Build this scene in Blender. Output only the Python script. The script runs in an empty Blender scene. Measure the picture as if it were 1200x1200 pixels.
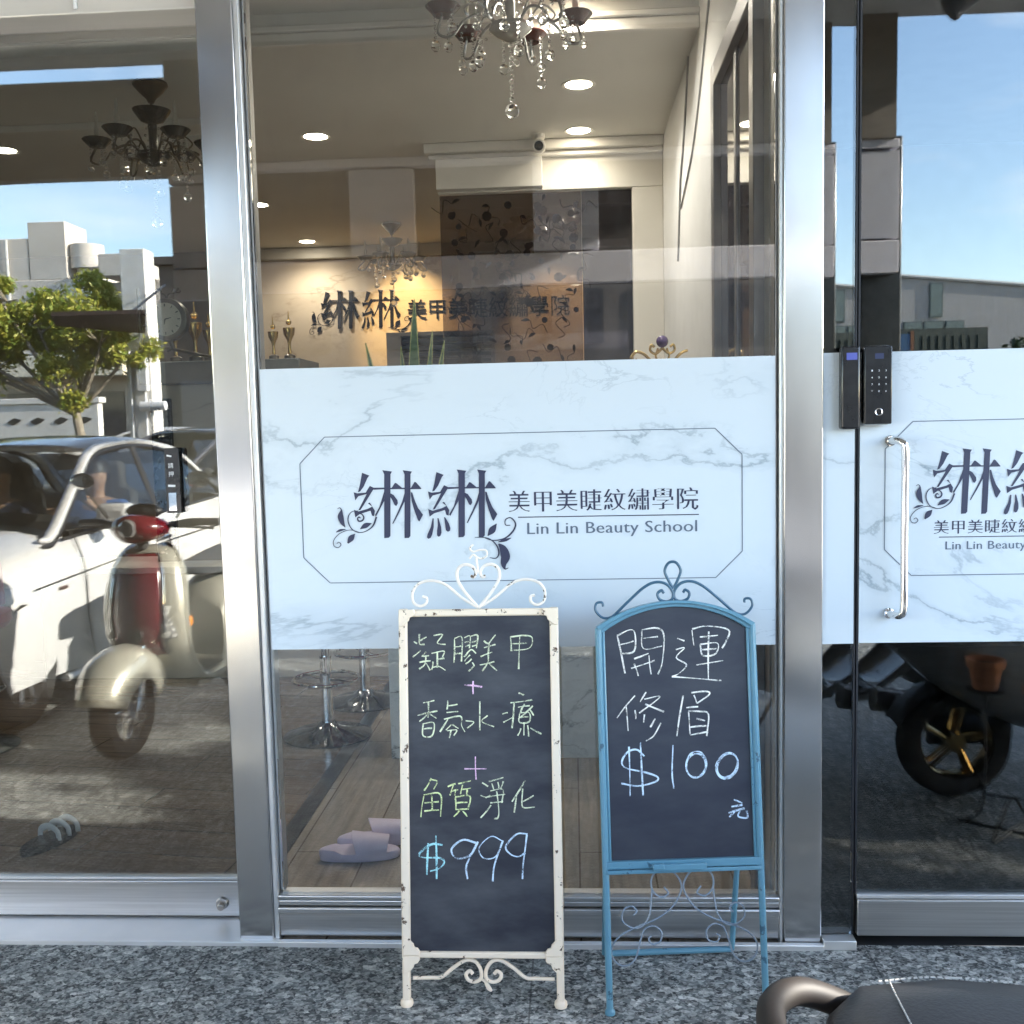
import bpy, bmesh, math, random
from mathutils import Vector, Matrix
random.seed(7)
S = bpy.context.scene
C = S.collection
PI = math.pi
R = math.radians

# ------------------------------------------------------------ camera, sky, sun, exposure
cam_d = bpy.data.cameras.new('camera')
cam = bpy.data.objects.new('camera', cam_d); C.objects.link(cam)
cam_d.sensor_fit = 'HORIZONTAL'; cam_d.sensor_width = 36.0
cam_d.lens = 36.0 * 1203.0 / 1200.0
cam_d.clip_start = 0.02; cam_d.clip_end = 2000
_r = Vector((0.9980496, 0.05785593, -0.02344531)); _u = Vector((0.01812554, 0.09081812, 0.99570253)); _f = Vector((-0.05973656, 0.99418548, -0.08959232))
M = Matrix(((_r.x, _u.x, -_f.x, 0.0), (_r.y, _u.y, -_f.y, -2.7324), (_r.z, _u.z, -_f.z, 1.45), (0, 0, 0, 1)))
cam.matrix_world = M
S.camera = cam

TO_SUN = Vector((0.88, 0.10, 0.365)).normalized()
W = bpy.data.worlds.new('World'); S.world = W; W.use_nodes = True
nt = W.node_tree; nt.nodes.clear()
sky = nt.nodes.new('ShaderNodeTexSky'); sky.sky_type = 'NISHITA'; sky.sun_disc = False
sky.sun_elevation = math.asin(TO_SUN.z); sky.sun_rotation = math.atan2(TO_SUN.x, TO_SUN.y)
sky.altitude = 200; sky.air_density = 1.0; sky.dust_density = 0.5; sky.ozone_density = 1.4
bg = nt.nodes.new('ShaderNodeBackground'); bg.inputs['Strength'].default_value = 0.14
wo = nt.nodes.new('ShaderNodeOutputWorld')
# thin high cloud streaks
_tc = nt.nodes.new('ShaderNodeTexCoord'); _mp = nt.nodes.new('ShaderNodeMapping'); _mp.inputs['Scale'].default_value = (1.6, 1.6, 7.0); _mp.inputs['Rotation'].default_value = (0, R(8), 0)
_nz = nt.nodes.new('ShaderNodeTexNoise'); _nz.inputs['Scale'].default_value = 2.2; _nz.inputs['Detail'].default_value = 7; _nz.inputs['Roughness'].default_value = 0.55; _nz.inputs['Distortion'].default_value = 0.3
_mr = nt.nodes.new('ShaderNodeMapRange'); _mr.inputs['From Min'].default_value = 0.48; _mr.inputs['From Max'].default_value = 0.78; _mr.inputs['To Max'].default_value = 0.6
_mx = nt.nodes.new('ShaderNodeMixRGB'); _mx.inputs[2].default_value = (5.2, 5.4, 5.6, 1)
nt.links.new(_tc.outputs['Generated'], _mp.inputs[0]); nt.links.new(_mp.outputs[0], _nz.inputs['Vector']); nt.links.new(_nz.outputs['Fac'], _mr.inputs['Value']); nt.links.new(_mr.outputs[0], _mx.inputs[0])
nt.links.new(sky.outputs[0], _mx.inputs[1]); nt.links.new(_mx.outputs[0], bg.inputs[0]); nt.links.new(bg.outputs[0], wo.inputs[0])
sd = bpy.data.lights.new('sun', 'SUN'); sd.energy = 4.2; sd.angle = R(0.5); sd.color = (1.0, 0.93, 0.82)
sun = bpy.data.objects.new('sun', sd); C.objects.link(sun)
sun.rotation_euler = TO_SUN.to_track_quat('Z', 'Y').to_euler(); sun.location = (8, -9, 12)
S.view_settings.view_transform = 'Standard'; S.view_settings.look = 'None'
S.view_settings.exposure = 3.4; S.view_settings.gamma = 1.0
S.view_settings.use_curve_mapping = False
S.render.engine = 'CYCLES'
S.cycles.max_bounces = 10; S.cycles.diffuse_bounces = 4; S.cycles.glossy_bounces = 6
S.cycles.transmission_bounces = 8; S.cycles.transparent_max_bounces = 16
S.cycles.use_denoising = True; S.cycles.caustics_reflective = False; S.cycles.caustics_refractive = False

# ------------------------------------------------------------ materials
MATS = {}
def mat(name, c1, c2=None, rough=0.5, metal=0.0, scale=8.0, stretch=(1, 1, 1), bump=0.0, spec=0.5, rvar=0.0, coat=0.0, detail=4.0, lo=0.35, hi=0.65, aniso=0.0, sheen=0.0):
    """Principled material whose colour wanders between c1 and c2 on a stretched noise."""
    if name in MATS: return MATS[name]
    m = bpy.data.materials.new(name); m.use_nodes = True
    t = m.node_tree; b = t.nodes['Principled BSDF']
    b.inputs['Roughness'].default_value = rough; b.inputs['Metallic'].default_value = metal
    b.inputs['Specular IOR Level'].default_value = spec
    b.inputs['Coat Weight'].default_value = coat; b.inputs['Coat Roughness'].default_value = 0.03
    tc = t.nodes.new('ShaderNodeTexCoord'); mp = t.nodes.new('ShaderNodeMapping'); mp.inputs['Scale'].default_value = stretch
    nz = t.nodes.new('ShaderNodeTexNoise'); nz.inputs['Scale'].default_value = scale; nz.inputs['Detail'].default_value = detail
    t.links.new(tc.outputs['Object'], mp.inputs[0]); t.links.new(mp.outputs[0], nz.inputs['Vector'])
    rp = t.nodes.new('ShaderNodeValToRGB')
    rp.color_ramp.elements[0].position = lo; rp.color_ramp.elements[1].position = hi
    rp.color_ramp.elements[0].color = (*c1, 1); rp.color_ramp.elements[1].color = (*(c2 or c1), 1)
    t.links.new(nz.outputs['Fac'], rp.inputs[0]); t.links.new(rp.outputs[0], b.inputs['Base Color'])
    if rvar:
        mr = t.nodes.new('ShaderNodeMapRange'); mr.inputs['To Min'].default_value = max(0.02, rough - rvar); mr.inputs['To Max'].default_value = rough + rvar
        t.links.new(nz.outputs['Fac'], mr.inputs['Value']); t.links.new(mr.outputs[0], b.inputs['Roughness'])
    if bump:
        bp = t.nodes.new('ShaderNodeBump'); bp.inputs['Strength'].default_value = bump; bp.inputs['Distance'].default_value = 0.01
        t.links.new(nz.outputs['Fac'], bp.inputs['Height']); t.links.new(bp.outputs[0], b.inputs['Normal'])
    if aniso:
        b.inputs['Anisotropic'].default_value = aniso
        tg = t.nodes.new('ShaderNodeTangent'); tg.direction_type = 'RADIAL'; tg.axis = 'Z'
        t.links.new(tg.outputs[0], b.inputs['Tangent'])
    MATS[name] = m; return m

def glass_mat(name, base=0.06, tint=(0.9, 0.93, 0.92), ior=1.45, wobble=0.0, smudge=0.0):
    if name in MATS: return MATS[name]
    m = bpy.data.materials.new(name); m.use_nodes = True
    t = m.node_tree; t.nodes.clear()
    o = t.nodes.new('ShaderNodeOutputMaterial'); mx = t.nodes.new('ShaderNodeMixShader')
    tr = t.nodes.new('ShaderNodeBsdfTransparent'); tr.inputs[0].default_value = (*tint, 1)
    gl = t.nodes.new('ShaderNodeBsdfGlossy'); gl.inputs['Roughness'].default_value = 0.0; gl.inputs[0].default_value = (1, 1, 1, 1)
    fr = t.nodes.new('ShaderNodeFresnel'); fr.inputs[0].default_value = ior
    ad = t.nodes.new('ShaderNodeMath'); ad.operation = 'ADD'; ad.use_clamp = True; ad.inputs[1].default_value = base
    gm = t.nodes.new('ShaderNodeNewGeometry')
    if wobble:
        tc = t.nodes.new('ShaderNodeTexCoord'); nz = t.nodes.new('ShaderNodeTexNoise'); nz.inputs['Scale'].default_value = 1.3; nz.inputs['Detail'].default_value = 1.0
        bp = t.nodes.new('ShaderNodeBump'); bp.inputs['Strength'].default_value = 1.0; bp.inputs['Distance'].default_value = wobble
        t.links.new(tc.outputs['Object'], nz.inputs['Vector']); t.links.new(nz.outputs['Fac'], bp.inputs['Height']); t.links.new(bp.outputs[0], gl.inputs['Normal'])
    t.links.new(fr.outputs[0], ad.inputs[0]); t.links.new(ad.outputs[0], mx.inputs[0])
    t.links.new(tr.outputs[0], mx.inputs[1]); t.links.new(gl.outputs[0], mx.inputs[2])
    last = mx
    if smudge:
        tc = t.nodes.new('ShaderNodeTexCoord'); mp = t.nodes.new('ShaderNodeMapping'); mp.inputs['Scale'].default_value = (2.5, 2.5, 1.2)
        n2 = t.nodes.new('ShaderNodeTexNoise'); n2.inputs['Scale'].default_value = 5; n2.inputs['Detail'].default_value = 8; n2.inputs['Roughness'].default_value = 0.7
        mr = t.nodes.new('ShaderNodeMapRange'); mr.inputs['From Min'].default_value = 0.55; mr.inputs['From Max'].default_value = 0.8; mr.inputs['To Max'].default_value = smudge
        df = t.nodes.new('ShaderNodeBsdfDiffuse'); df.inputs[0].default_value = (0.6, 0.6, 0.6, 1)
        m2 = t.nodes.new('ShaderNodeMixShader')
        t.links.new(tc.outputs['Object'], mp.inputs[0]); t.links.new(mp.outputs[0], n2.inputs['Vector']); t.links.new(n2.outputs['Fac'], mr.inputs['Value'])
        t.links.new(mr.outputs[0], m2.inputs[0]); t.links.new(mx.outputs[0], m2.inputs[1]); t.links.new(df.outputs[0], m2.inputs[2]); last = m2
    t.links.new(last.outputs[0], o.inputs[0])
    MATS[name] = m; return m

def emit_mat(name, col, st):
    if name in MATS: return MATS[name]
    m = bpy.data.materials.new(name); m.use_nodes = True; t = m.node_tree; t.nodes.clear()
    o = t.nodes.new('ShaderNodeOutputMaterial'); e = t.nodes.new('ShaderNodeEmission')
    e.inputs[0].default_value = (*col, 1); e.inputs[1].default_value = st
    t.links.new(e.outputs[0], o.inputs[0]); MATS[name] = m; return m

def marble_mat(name, base, vein, vscale=1.6, rough=0.3, strength=1.0):
    """white stone print with thin broken veins and soft grey clouds"""
    if name in MATS: return MATS[name]
    m = bpy.data.materials.new(name); m.use_nodes = True; t = m.node_tree; b = t.nodes['Principled BSDF']
    b.inputs['Roughness'].default_value = rough; b.inputs['Specular IOR Level'].default_value = 0.35
    N = t.nodes.new; L = t.links.new
    tc = N('ShaderNodeTexCoord'); mp = N('ShaderNodeMapping'); mp.inputs['Rotation'].default_value = (0, R(38), 0); mp.inputs['Scale'].default_value = (0.75, 1, 1.5); mp.inputs['Location'].default_value = (3.7, 0, 1.9)
    L(tc.outputs['Object'], mp.inputs[0])
    def noise(sc, det, ro=0.55, dist=0.0):
        n = N('ShaderNodeTexNoise'); n.inputs['Scale'].default_value = sc; n.inputs['Detail'].default_value = det; n.inputs['Roughness'].default_value = ro; n.inputs['Distortion'].default_value = dist
        L(mp.outputs[0], n.inputs['Vector']); return n.outputs['Fac']
    def mathn(op, a, v=None, c=None):
        n = N('ShaderNodeMath'); n.operation = op; n.use_clamp = (op in ('SUBTRACT',) and False)
        L(a, n.inputs[0]) if not isinstance(a, float) else None
        if v is not None:
            if isinstance(v, float): n.inputs[1].default_value = v
            else: L(v, n.inputs[1])
        return n.outputs[0]
    def ridge(src, w):
        a = mathn('ABSOLUTE', mathn('SUBTRACT', src, 0.5))
        r = N('ShaderNodeMapRange'); r.inputs['From Min'].default_value = 0.0; r.inputs['From Max'].default_value = w; r.inputs['To Min'].default_value = 1.0; r.inputs['To Max'].default_value = 0.0
        L(a, r.inputs['Value']); return r.outputs[0]
    def gate(src, lo, hi):
        r = N('ShaderNodeMapRange'); r.inputs['From Min'].default_value = lo; r.inputs['From Max'].default_value = hi; L(src, r.inputs['Value']); return r.outputs[0]
    v1 = mathn('MULTIPLY', ridge(noise(vscale, 7, 0.6, 0.4), 0.013), gate(noise(vscale * 1.3, 2), 0.45, 0.62))
    v2 = mathn('MULTIPLY', ridge(noise(vscale * 2.3, 6, 0.6, 0.8), 0.009), gate(noise(vscale * 1.2, 2), 0.52, 0.7))
    cl = mathn('MULTIPLY', ridge(noise(vscale, 7, 0.6, 0.4), 0.06), gate(noise(vscale * 1.3, 2), 0.47, 0.75))
    s1 = mathn('ADD', mathn('MULTIPLY', v1, 0.52 * strength), mathn('MULTIPLY', v2, 0.45 * strength))
    s2 = mathn('ADD', s1, mathn('MULTIPLY', cl, 0.34 * strength))
    mx = N('ShaderNodeMixRGB'); mx.inputs[1].default_value = (*base, 1); mx.inputs[2].default_value = (*vein, 1); mx.use_clamp = True
    mi = mathn('MINIMUM', s2, 0.85)
    L(mi, mx.inputs[0]); L(mx.outputs[0], b.inputs['Base Color'])
    MATS[name] = m; return m

def granite_mat(name):
    m = bpy.data.materials.new(name); m.use_nodes = True; t = m.node_tree; b = t.nodes['Principled BSDF']; N = t.nodes.new; L = t.links.new
    tc = N('ShaderNodeTexCoord'); mp = N('ShaderNodeMapping'); mp.inputs['Scale'].default_value = (1.0, 1.25, 1); L(tc.outputs['Object'], mp.inputs[0])
    dn = N('ShaderNodeTexNoise'); dn.inputs['Scale'].default_value = 60; dn.inputs['Detail'].default_value = 3
    L(mp.outputs[0], dn.inputs['Vector'])
    va = N('ShaderNodeMixRGB'); va.inputs[0].default_value = 0.018; L(mp.outputs[0], va.inputs[1]); L(dn.outputs['Color'], va.inputs[2])
    def vor(sc):
        v = N('ShaderNodeTexVoronoi'); v.inputs['Scale'].default_value = sc; L(va.outputs[0], v.inputs['Vector']); return v
    v1 = vor(58); v2 = vor(140)
    hs = N('ShaderNodeSeparateColor'); L(v1.outputs['Color'], hs.inputs[0])
    hs2 = N('ShaderNodeSeparateColor'); L(v2.outputs['Color'], hs2.inputs[0])
    rp = N('ShaderNodeValToRGB'); cr = rp.color_ramp; cr.interpolation = 'LINEAR'
    cr.elements[0].position = 0.0; cr.elements[0].color = (0.010, 0.013, 0.015, 1)
    cr.elements[1].position = 1.0; cr.elements[1].color = (0.70, 0.70, 0.66, 1)
    for p, c in ((0.3, (0.05, 0.06, 0.062)), (0.55, (0.14, 0.16, 0.16)), (0.8, (0.30, 0.325, 0.315))):
        e = cr.elements.new(p); e.color = (*c, 1)
    rp2 = N('ShaderNodeValToRGB'); rp2.color_ramp.elements[0].position = 0.25; rp2.color_ramp.elements[0].color = (0.015, 0.02, 0.022, 1); rp2.color_ramp.elements[1].position = 0.95; rp2.color_ramp.elements[1].color = (0.56, 0.56, 0.53, 1)
    L(hs.outputs[0], rp.inputs[0]); L(hs2.outputs[1], rp2.inputs[0])
    mx = N('ShaderNodeMixRGB'); mx.inputs[0].default_value = 0.5; L(rp.outputs[0], mx.inputs[1]); L(rp2.outputs[0], mx.inputs[2])
    big = N('ShaderNodeTexNoise'); big.inputs['Scale'].default_value = 9; big.inputs['Detail'].default_value = 5; L(tc.outputs['Object'], big.inputs['Vector'])
    mr = N('ShaderNodeMapRange'); mr.inputs['From Min'].default_value = 0.3; mr.inputs['From Max'].default_value = 0.7; mr.inputs['To Min'].default_value = 0.85; mr.inputs['To Max'].default_value = 1.25; L(big.outputs['Fac'], mr.inputs['Value'])
    mu = N('ShaderNodeMixRGB'); mu.blend_type = 'MULTIPLY'; mu.inputs[0].default_value = 1; L(mx.outputs[0], mu.inputs[1]); L(mr.outputs[0], mu.inputs[2])
    # slab joints
    br = N('ShaderNodeTexBrick'); br.inputs['Scale'].default_value = 1.0; br.offset = 0.0; br.inputs['Mortar Size'].default_value = 0.0025; br.inputs['Brick Width'].default_value = 0.9; br.inputs['Row Height'].default_value = 0.6
    br.inputs['Color1'].default_value = (1, 1, 1, 1); br.inputs['Color2'].default_value = (0.92, 0.92, 0.92, 1); br.inputs['Mortar'].default_value = (0.45, 0.45, 0.45, 1)
    mpb = N('ShaderNodeMapping'); mpb.inputs['Location'].default_value = (0.13, 0.02, 0); L(tc.outputs['Object'], mpb.inputs[0]); L(mpb.outputs[0], br.inputs['Vector'])
    m3 = N('ShaderNodeMixRGB'); m3.blend_type = 'MULTIPLY'; m3.inputs[0].default_value = 1; L(mu.outputs[0], m3.inputs[1]); L(br.outputs['Color'], m3.inputs[2])
    L(m3.outputs[0], b.inputs['Base Color'])
    b.inputs['Roughness'].default_value = 0.62
    bp = N('ShaderNodeBump'); bp.inputs['Strength'].default_value = 0.5; bp.inputs['Distance'].default_value = 0.004; L(hs.outputs[0], bp.inputs['Height']); L(bp.outputs[0], b.inputs['Normal'])
    MATS[name] = m; return m

def plank_mat(name, ca, cb, mortar, w=1.2, h=0.2, rot=0.0, rough=0.22):
    m = bpy.data.materials.new(name); m.use_nodes = True; t = m.node_tree; b = t.nodes['Principled BSDF']; N = t.nodes.new; L = t.links.new
    tc = N('ShaderNodeTexCoord'); mp = N('ShaderNodeMapping'); mp.inputs['Rotation'].default_value = (0, 0, rot); L(tc.outputs['Object'], mp.inputs[0])
    br = N('ShaderNodeTexBrick'); br.inputs['Scale'].default_value = 1; br.inputs['Brick Width'].default_value = w; br.inputs['Row Height'].default_value = h; br.inputs['Mortar Size'].default_value = 0.003
    br.inputs['Color1'].default_value = (*ca, 1); br.inputs['Color2'].default_value = (*cb, 1); br.inputs['Mortar'].default_value = (*mortar, 1)
    L(mp.outputs[0], br.inputs['Vector'])
    m2 = N('ShaderNodeMapping'); m2.inputs['Scale'].default_value = (1.5, 22, 1); L(mp.outputs[0], m2.inputs[0])
    nz = N('ShaderNodeTexNoise'); nz.inputs['Scale'].default_value = 1.6; nz.inputs['Detail'].default_value = 6; nz.inputs['Distortion'].default_value = 0.6; L(m2.outputs[0], nz.inputs['Vector'])
    mr = N('ShaderNodeMapRange'); mr.inputs['To Min'].default_value = 0.5; mr.inputs['To Max'].default_value = 1.5; L(nz.outputs['Fac'], mr.inputs['Value'])
    mu = N('ShaderNodeMixRGB'); mu.blend_type = 'MULTIPLY'; mu.inputs[0].default_value = 1; L(br.outputs['Color'], mu.inputs[1]); L(mr.outputs[0], mu.inputs[2])
    L(mu.outputs[0], b.inputs['Base Color']); b.inputs['Roughness'].default_value = rough
    MATS[name] = m; return m

def chalk_mat(name, col):
    """chalk dragged over a rough board: the grain lets the board show through"""
    m = bpy.data.materials.new(name); m.use_nodes = True; t = m.node_tree; b = t.nodes['Principled BSDF']; N = t.nodes.new; L = t.links.new
    b.inputs['Base Color'].default_value = (*col, 1); b.inputs['Roughness'].default_value = 0.95; b.inputs['Specular IOR Level'].default_value = 0.1
    tc = N('ShaderNodeTexCoord'); nz = N('ShaderNodeTexNoise'); nz.inputs['Scale'].default_value = 420; nz.inputs['Detail'].default_value = 3
    n2 = N('ShaderNodeTexNoise'); n2.inputs['Scale'].default_value = 45; n2.inputs['Detail'].default_value = 2
    L(tc.outputs['Object'], nz.inputs['Vector']); L(tc.outputs['Object'], n2.inputs['Vector'])
    ad = N('ShaderNodeMath'); ad.operation = 'ADD'; L(nz.outputs['Fac'], ad.inputs[0]); L(n2.outputs['Fac'], ad.inputs[1])
    mr = N('ShaderNodeMapRange'); mr.inputs['From Min'].default_value = 0.72; mr.inputs['From Max'].default_value = 1.08; mr.inputs['To Min'].default_value = 0.12; mr.inputs['To Max'].default_value = 0.97
    L(ad.outputs[0], mr.inputs['Value']); L(mr.outputs[0], b.inputs['Alpha'])
    MATS[name] = m; return m

def chipped_mat(name, paint, paint2, rust, amount=0.66, rough=0.45, scale=26):
    m = bpy.data.materials.new(name); m.use_nodes = True; t = m.node_tree; b = t.nodes['Principled BSDF']; N = t.nodes.new; L = t.links.new
    tc = N('ShaderNodeTexCoord'); n1 = N('ShaderNodeTexNoise'); n1.inputs['Scale'].default_value = scale; n1.inputs['Detail'].default_value = 5; n1.inputs['Roughness'].default_value = 0.65
    n2 = N('ShaderNodeTexNoise'); n2.inputs['Scale'].default_value = 7; n2.inputs['Detail'].default_value = 3
    L(tc.outputs['Object'], n1.inputs['Vector']); L(tc.outputs['Object'], n2.inputs['Vector'])
    mp = N('ShaderNodeMixRGB'); mp.inputs[1].default_value = (*paint, 1); mp.inputs[2].default_value = (*paint2, 1); L(n2.outputs['Fac'], mp.inputs[0])
    mr = N('ShaderNodeMapRange'); mr.inputs['From Min'].default_value = amount; mr.inputs['From Max'].default_value = amount + 0.03; L(n1.outputs['Fac'], mr.inputs['Value'])
    mx = N('ShaderNodeMixRGB'); mx.inputs[2].default_value = (*rust, 1); L(mr.outputs[0], mx.inputs[0]); L(mp.outputs[0], mx.inputs[1]); L(mx.outputs[0], b.inputs['Base Color'])
    b.inputs['Roughness'].default_value = rough
    bp = N('ShaderNodeBump'); bp.inputs['Strength'].default_value = 0.3; bp.inputs['Distance'].default_value = 0.003; bp.invert = True; L(mr.outputs[0], bp.inputs['Height']); L(bp.outputs[0], b.inputs['Normal'])
    MATS[name] = m; return m

def slate_mat(name, c1, c2):
    """blackboard with wiped chalk dust"""
    m = bpy.data.materials.new(name); m.use_nodes = True; t = m.node_tree; b = t.nodes['Principled BSDF']; N = t.nodes.new; L = t.links.new
    tc = N('ShaderNodeTexCoord'); mp = N('ShaderNodeMapping'); mp.inputs['Rotation'].default_value = (0, R(25), 0); mp.inputs['Scale'].default_value = (1.3, 1, 3.2); L(tc.outputs['Object'], mp.inputs[0])
    n1 = N('ShaderNodeTexNoise'); n1.inputs['Scale'].default_value = 3.2; n1.inputs['Detail'].default_value = 7; n1.inputs['Roughness'].default_value = 0.6; L(mp.outputs[0], n1.inputs['Vector'])
    rp = N('ShaderNodeValToRGB'); rp.color_ramp.elements[0].position = 0.38; rp.color_ramp.elements[0].color = (*c1, 1); rp.color_ramp.elements[1].position = 0.72; rp.color_ramp.elements[1].color = (*c2, 1)
    L(n1.outputs['Fac'], rp.inputs[0]); L(rp.outputs[0], b.inputs['Base Color'])
    b.inputs['Roughness'].default_value = 0.42; b.inputs['Specular IOR Level'].default_value = 0.45
    MATS[name] = m; return m

# ------------------------------------------------------------ mesh helpers
def catmull(pts, n=6, closed=False):
    P = [Vector(p) for p in pts]
    if len(P) < 3: return P
    out = []; m = len(P); segs = m if closed else m - 1
    for i in range(segs):
        p1 = P[i]; p2 = P[(i + 1) % m]
        p0 = P[i - 1] if (i > 0 or closed) else p1 + (p1 - p2)
        p3 = P[(i + 2) % m] if (i + 2 < m or closed) else p2 + (p2 - p1)
        for k in range(n):
            s = k / n
            out.append(0.5 * ((2 * p1) + (p2 - p0) * s + (2 * p0 - 5 * p1 + 4 * p2 - p3) * s * s + (3 * p1 - p0 - 3 * p2 + p3) * s ** 3))
    if not closed: out.append(P[-1])
    return out

class MB:
    def __init__(s): s.bm = bmesh.new(); s.z = 0.0
    def face(s, pts):
        try: return s.bm.faces.new([s.bm.verts.new(p) for p in pts])
        except ValueError: return None
    def box(s, x0, x1, y0, y1, z0, z1):
        v = [s.bm.verts.new((x, y, z)) for x in (x0, x1) for y in (y0, y1) for z in (z0, z1)]
        for f in ((0, 1, 3, 2), (4, 6, 7, 5), (0, 4, 5, 1), (2, 3, 7, 6), (0, 2, 6, 4), (1, 5, 7, 3)): s.bm.faces.new([v[i] for i in f])
        return s
    def loft(s, rings, closed=True, cap=True):
        V = [[s.bm.verts.new(p) for p in r] for r in rings]
        n = len(V[0])
        for a, b in zip(V, V[1:]):
            for i in range(n if closed else n - 1):
                j = (i + 1) % n
                try: s.bm.faces.new((a[i], a[j], b[j], b[i]))
                except ValueError: pass
        if cap and closed:
            for r in (V[0], V[-1]):
                try: s.bm.faces.new(r)
                except ValueError: pass
        return s
    def tube(s, pts, r, n=8, closed=False, cap=True, flat=1.0, smooth=0):
        P = catmull(pts, smooth, closed) if smooth else [Vector(p) for p in pts]
        m = len(P); rad = r if callable(r) else (lambda t: r)
        rings = []; prev = None
        for i in range(m):
            a = P[i - 1] if (i > 0 or closed) else P[i]; b = P[(i + 1) % m] if (i + 1 < m or closed) else P[i]
            t = (b - a)
            t = t.normalized() if t.length > 1e-9 else Vector((0, 0, 1))
            if prev is None:
                up = Vector((0, 0, 1)) if abs(t.z) < 0.9 else Vector((1, 0, 0))
                u = t.cross(up).normalized()
            else:
                u = prev - t * prev.dot(t); u = u.normalized() if u.length > 1e-6 else t.orthogonal().normalized()
            prev = u; w = t.cross(u); rr = rad(i / max(1, m - 1))
            rings.append([P[i] + u * (rr * math.cos(2 * PI * k / n)) + w * (rr * flat * math.sin(2 * PI * k / n)) for k in range(n)])
        if closed: rings.append(rings[0])
        return s.loft(rings, True, cap and not closed)
    def cyl(s, p0, p1, r0, r1=None, n=16):
        p0 = Vector(p0); p1 = Vector(p1); r1 = r0 if r1 is None else r1
        t = (p1 - p0).normalized(); u = t.orthogonal().normalized(); w = t.cross(u)
        return s.loft([[p + u * (r * math.cos(2 * PI * k / n)) + w * (r * math.sin(2 * PI * k / n)) for k in range(n)] for p, r in ((p0, r0), (p1, r1))])
    def lathe(s, prof, c=(0, 0, 0), axis='Z', n=24, a0=0.0, a1=2 * PI):
        c = Vector(c); full = abs(a1 - a0 - 2 * PI) < 1e-6; rings = []
        for k in range(n if full else n + 1):
            a = a0 + (a1 - a0) * k / n; ca, sa = math.cos(a), math.sin(a); ring = []
            for r, h in prof:
                v = {'Z': (r * ca, r * sa, h), 'Y': (r * ca, h, r * sa), 'X': (h, r * ca, r * sa)}[axis]
                ring.append(c + Vector(v))
            rings.append(ring)
        if full: rings.append(rings[0])
        V = {}
        def vert(p):
            k = (round(p.x, 6), round(p.y, 6), round(p.z, 6))
            if k not in V: V[k] = s.bm.verts.new(p)
            return V[k]
        for a, b in zip(rings, rings[1:]):
            for i in range(len(a) - 1):
                q = []
                for p in (a[i], a[i + 1], b[i + 1], b[i]):
                    w = vert(p)
                    if w not in q: q.append(w)
                if len(q) > 2:
                    try: s.bm.faces.new(q)
                    except ValueError: pass
        return s
    def ball(s, c, r, sc=(1, 1, 1), seg=16, rings=10):
        g = bmesh.ops.create_uvsphere(s.bm, u_segments=seg, v_segments=rings, radius=1)
        for v in g['verts']: v.co = Vector((v.co.x * r * sc[0] + c[0], v.co.y * r * sc[1] + c[1], v.co.z * r * sc[2] + c[2]))
        return s
    def prism(s, poly, fn, d0, d1):
        """poly: 2-D outline; fn(u, v, d) -> 3-D"""
        a = [s.bm.verts.new(fn(u, v, d0)) for u, v in poly]; b = [s.bm.verts.new(fn(u, v, d1)) for u, v in poly]; n = len(poly)
        s.bm.faces.new(a); s.bm.faces.new(b)
        for i in range(n): s.bm.faces.new((a[i], a[(i + 1) % n], b[(i + 1) % n], b[i]))
        return s
    def sheet(s, poly, fn, d):
        s.z += 0.00004
        f = s.bm.faces.new([s.bm.verts.new(fn(u, v, d + s.z)) for u, v in poly]); return s
    def ribbon(s, pts, widths, fn, d, n=5):
        s.z += 0.00004
        P = catmull([(p[0], p[1], w) for p, w in zip(pts, widths)], n) if len(pts) > 2 else [Vector((p[0], p[1], w)) for p, w in zip(pts, widths)]
        L_, R_ = [], []
        for i, p in enumerate(P):
            a = P[max(0, i - 1)]; b = P[min(len(P) - 1, i + 1)]; t = Vector((b.x - a.x, b.y - a.y)); t = t.normalized() if t.length > 1e-9 else Vector((1, 0))
            w = max(p.z, 0.0002) / 2; L_.append((p.x - t.y * w, p.y + t.x * w)); R_.append((p.x + t.y * w, p.y - t.x * w))
        vl = [s.bm.verts.new(fn(u, v, d + s.z)) for u, v in L_]; vr = [s.bm.verts.new(fn(u, v, d + s.z)) for u, v in R_]
        for i in range(len(P) - 1):
            try: s.bm.faces.new((vl[i], vl[i + 1], vr[i + 1], vr[i]))
            except ValueError: pass
        return s
    def build(s, name, m, parent=None, bevel=0.0, angle=35, seg=2, normals=True, subsurf=0, solid=0.0):
        if normals: bmesh.ops.recalc_face_normals(s.bm, faces=s.bm.faces)
        me = bpy.data.meshes.new(name); s.bm.to_mesh(me); s.bm.free()
        for mm in (m if isinstance(m, (list, tuple)) else [m]): me.materials.append(mm)
        o = bpy.data.objects.new(name, me); C.objects.link(o)
        if parent is not None: o.parent = parent
        for p in me.polygons: p.use_smooth = True
        try: me.set_sharp_from_angle(angle=R(angle))
        except Exception: pass
        if solid:
            md = o.modifiers.new('solid', 'SOLIDIFY'); md.thickness = solid; md.offset = 0
        if bevel:
            md = o.modifiers.new('bevel', 'BEVEL'); md.width = bevel; md.segments = seg; md.limit_method = 'ANGLE'; md.angle_limit = R(40)
        if subsurf:
            md = o.modifiers.new('sub', 'SUBSURF'); md.levels = subsurf; md.render_levels = subsurf
        return o

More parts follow.
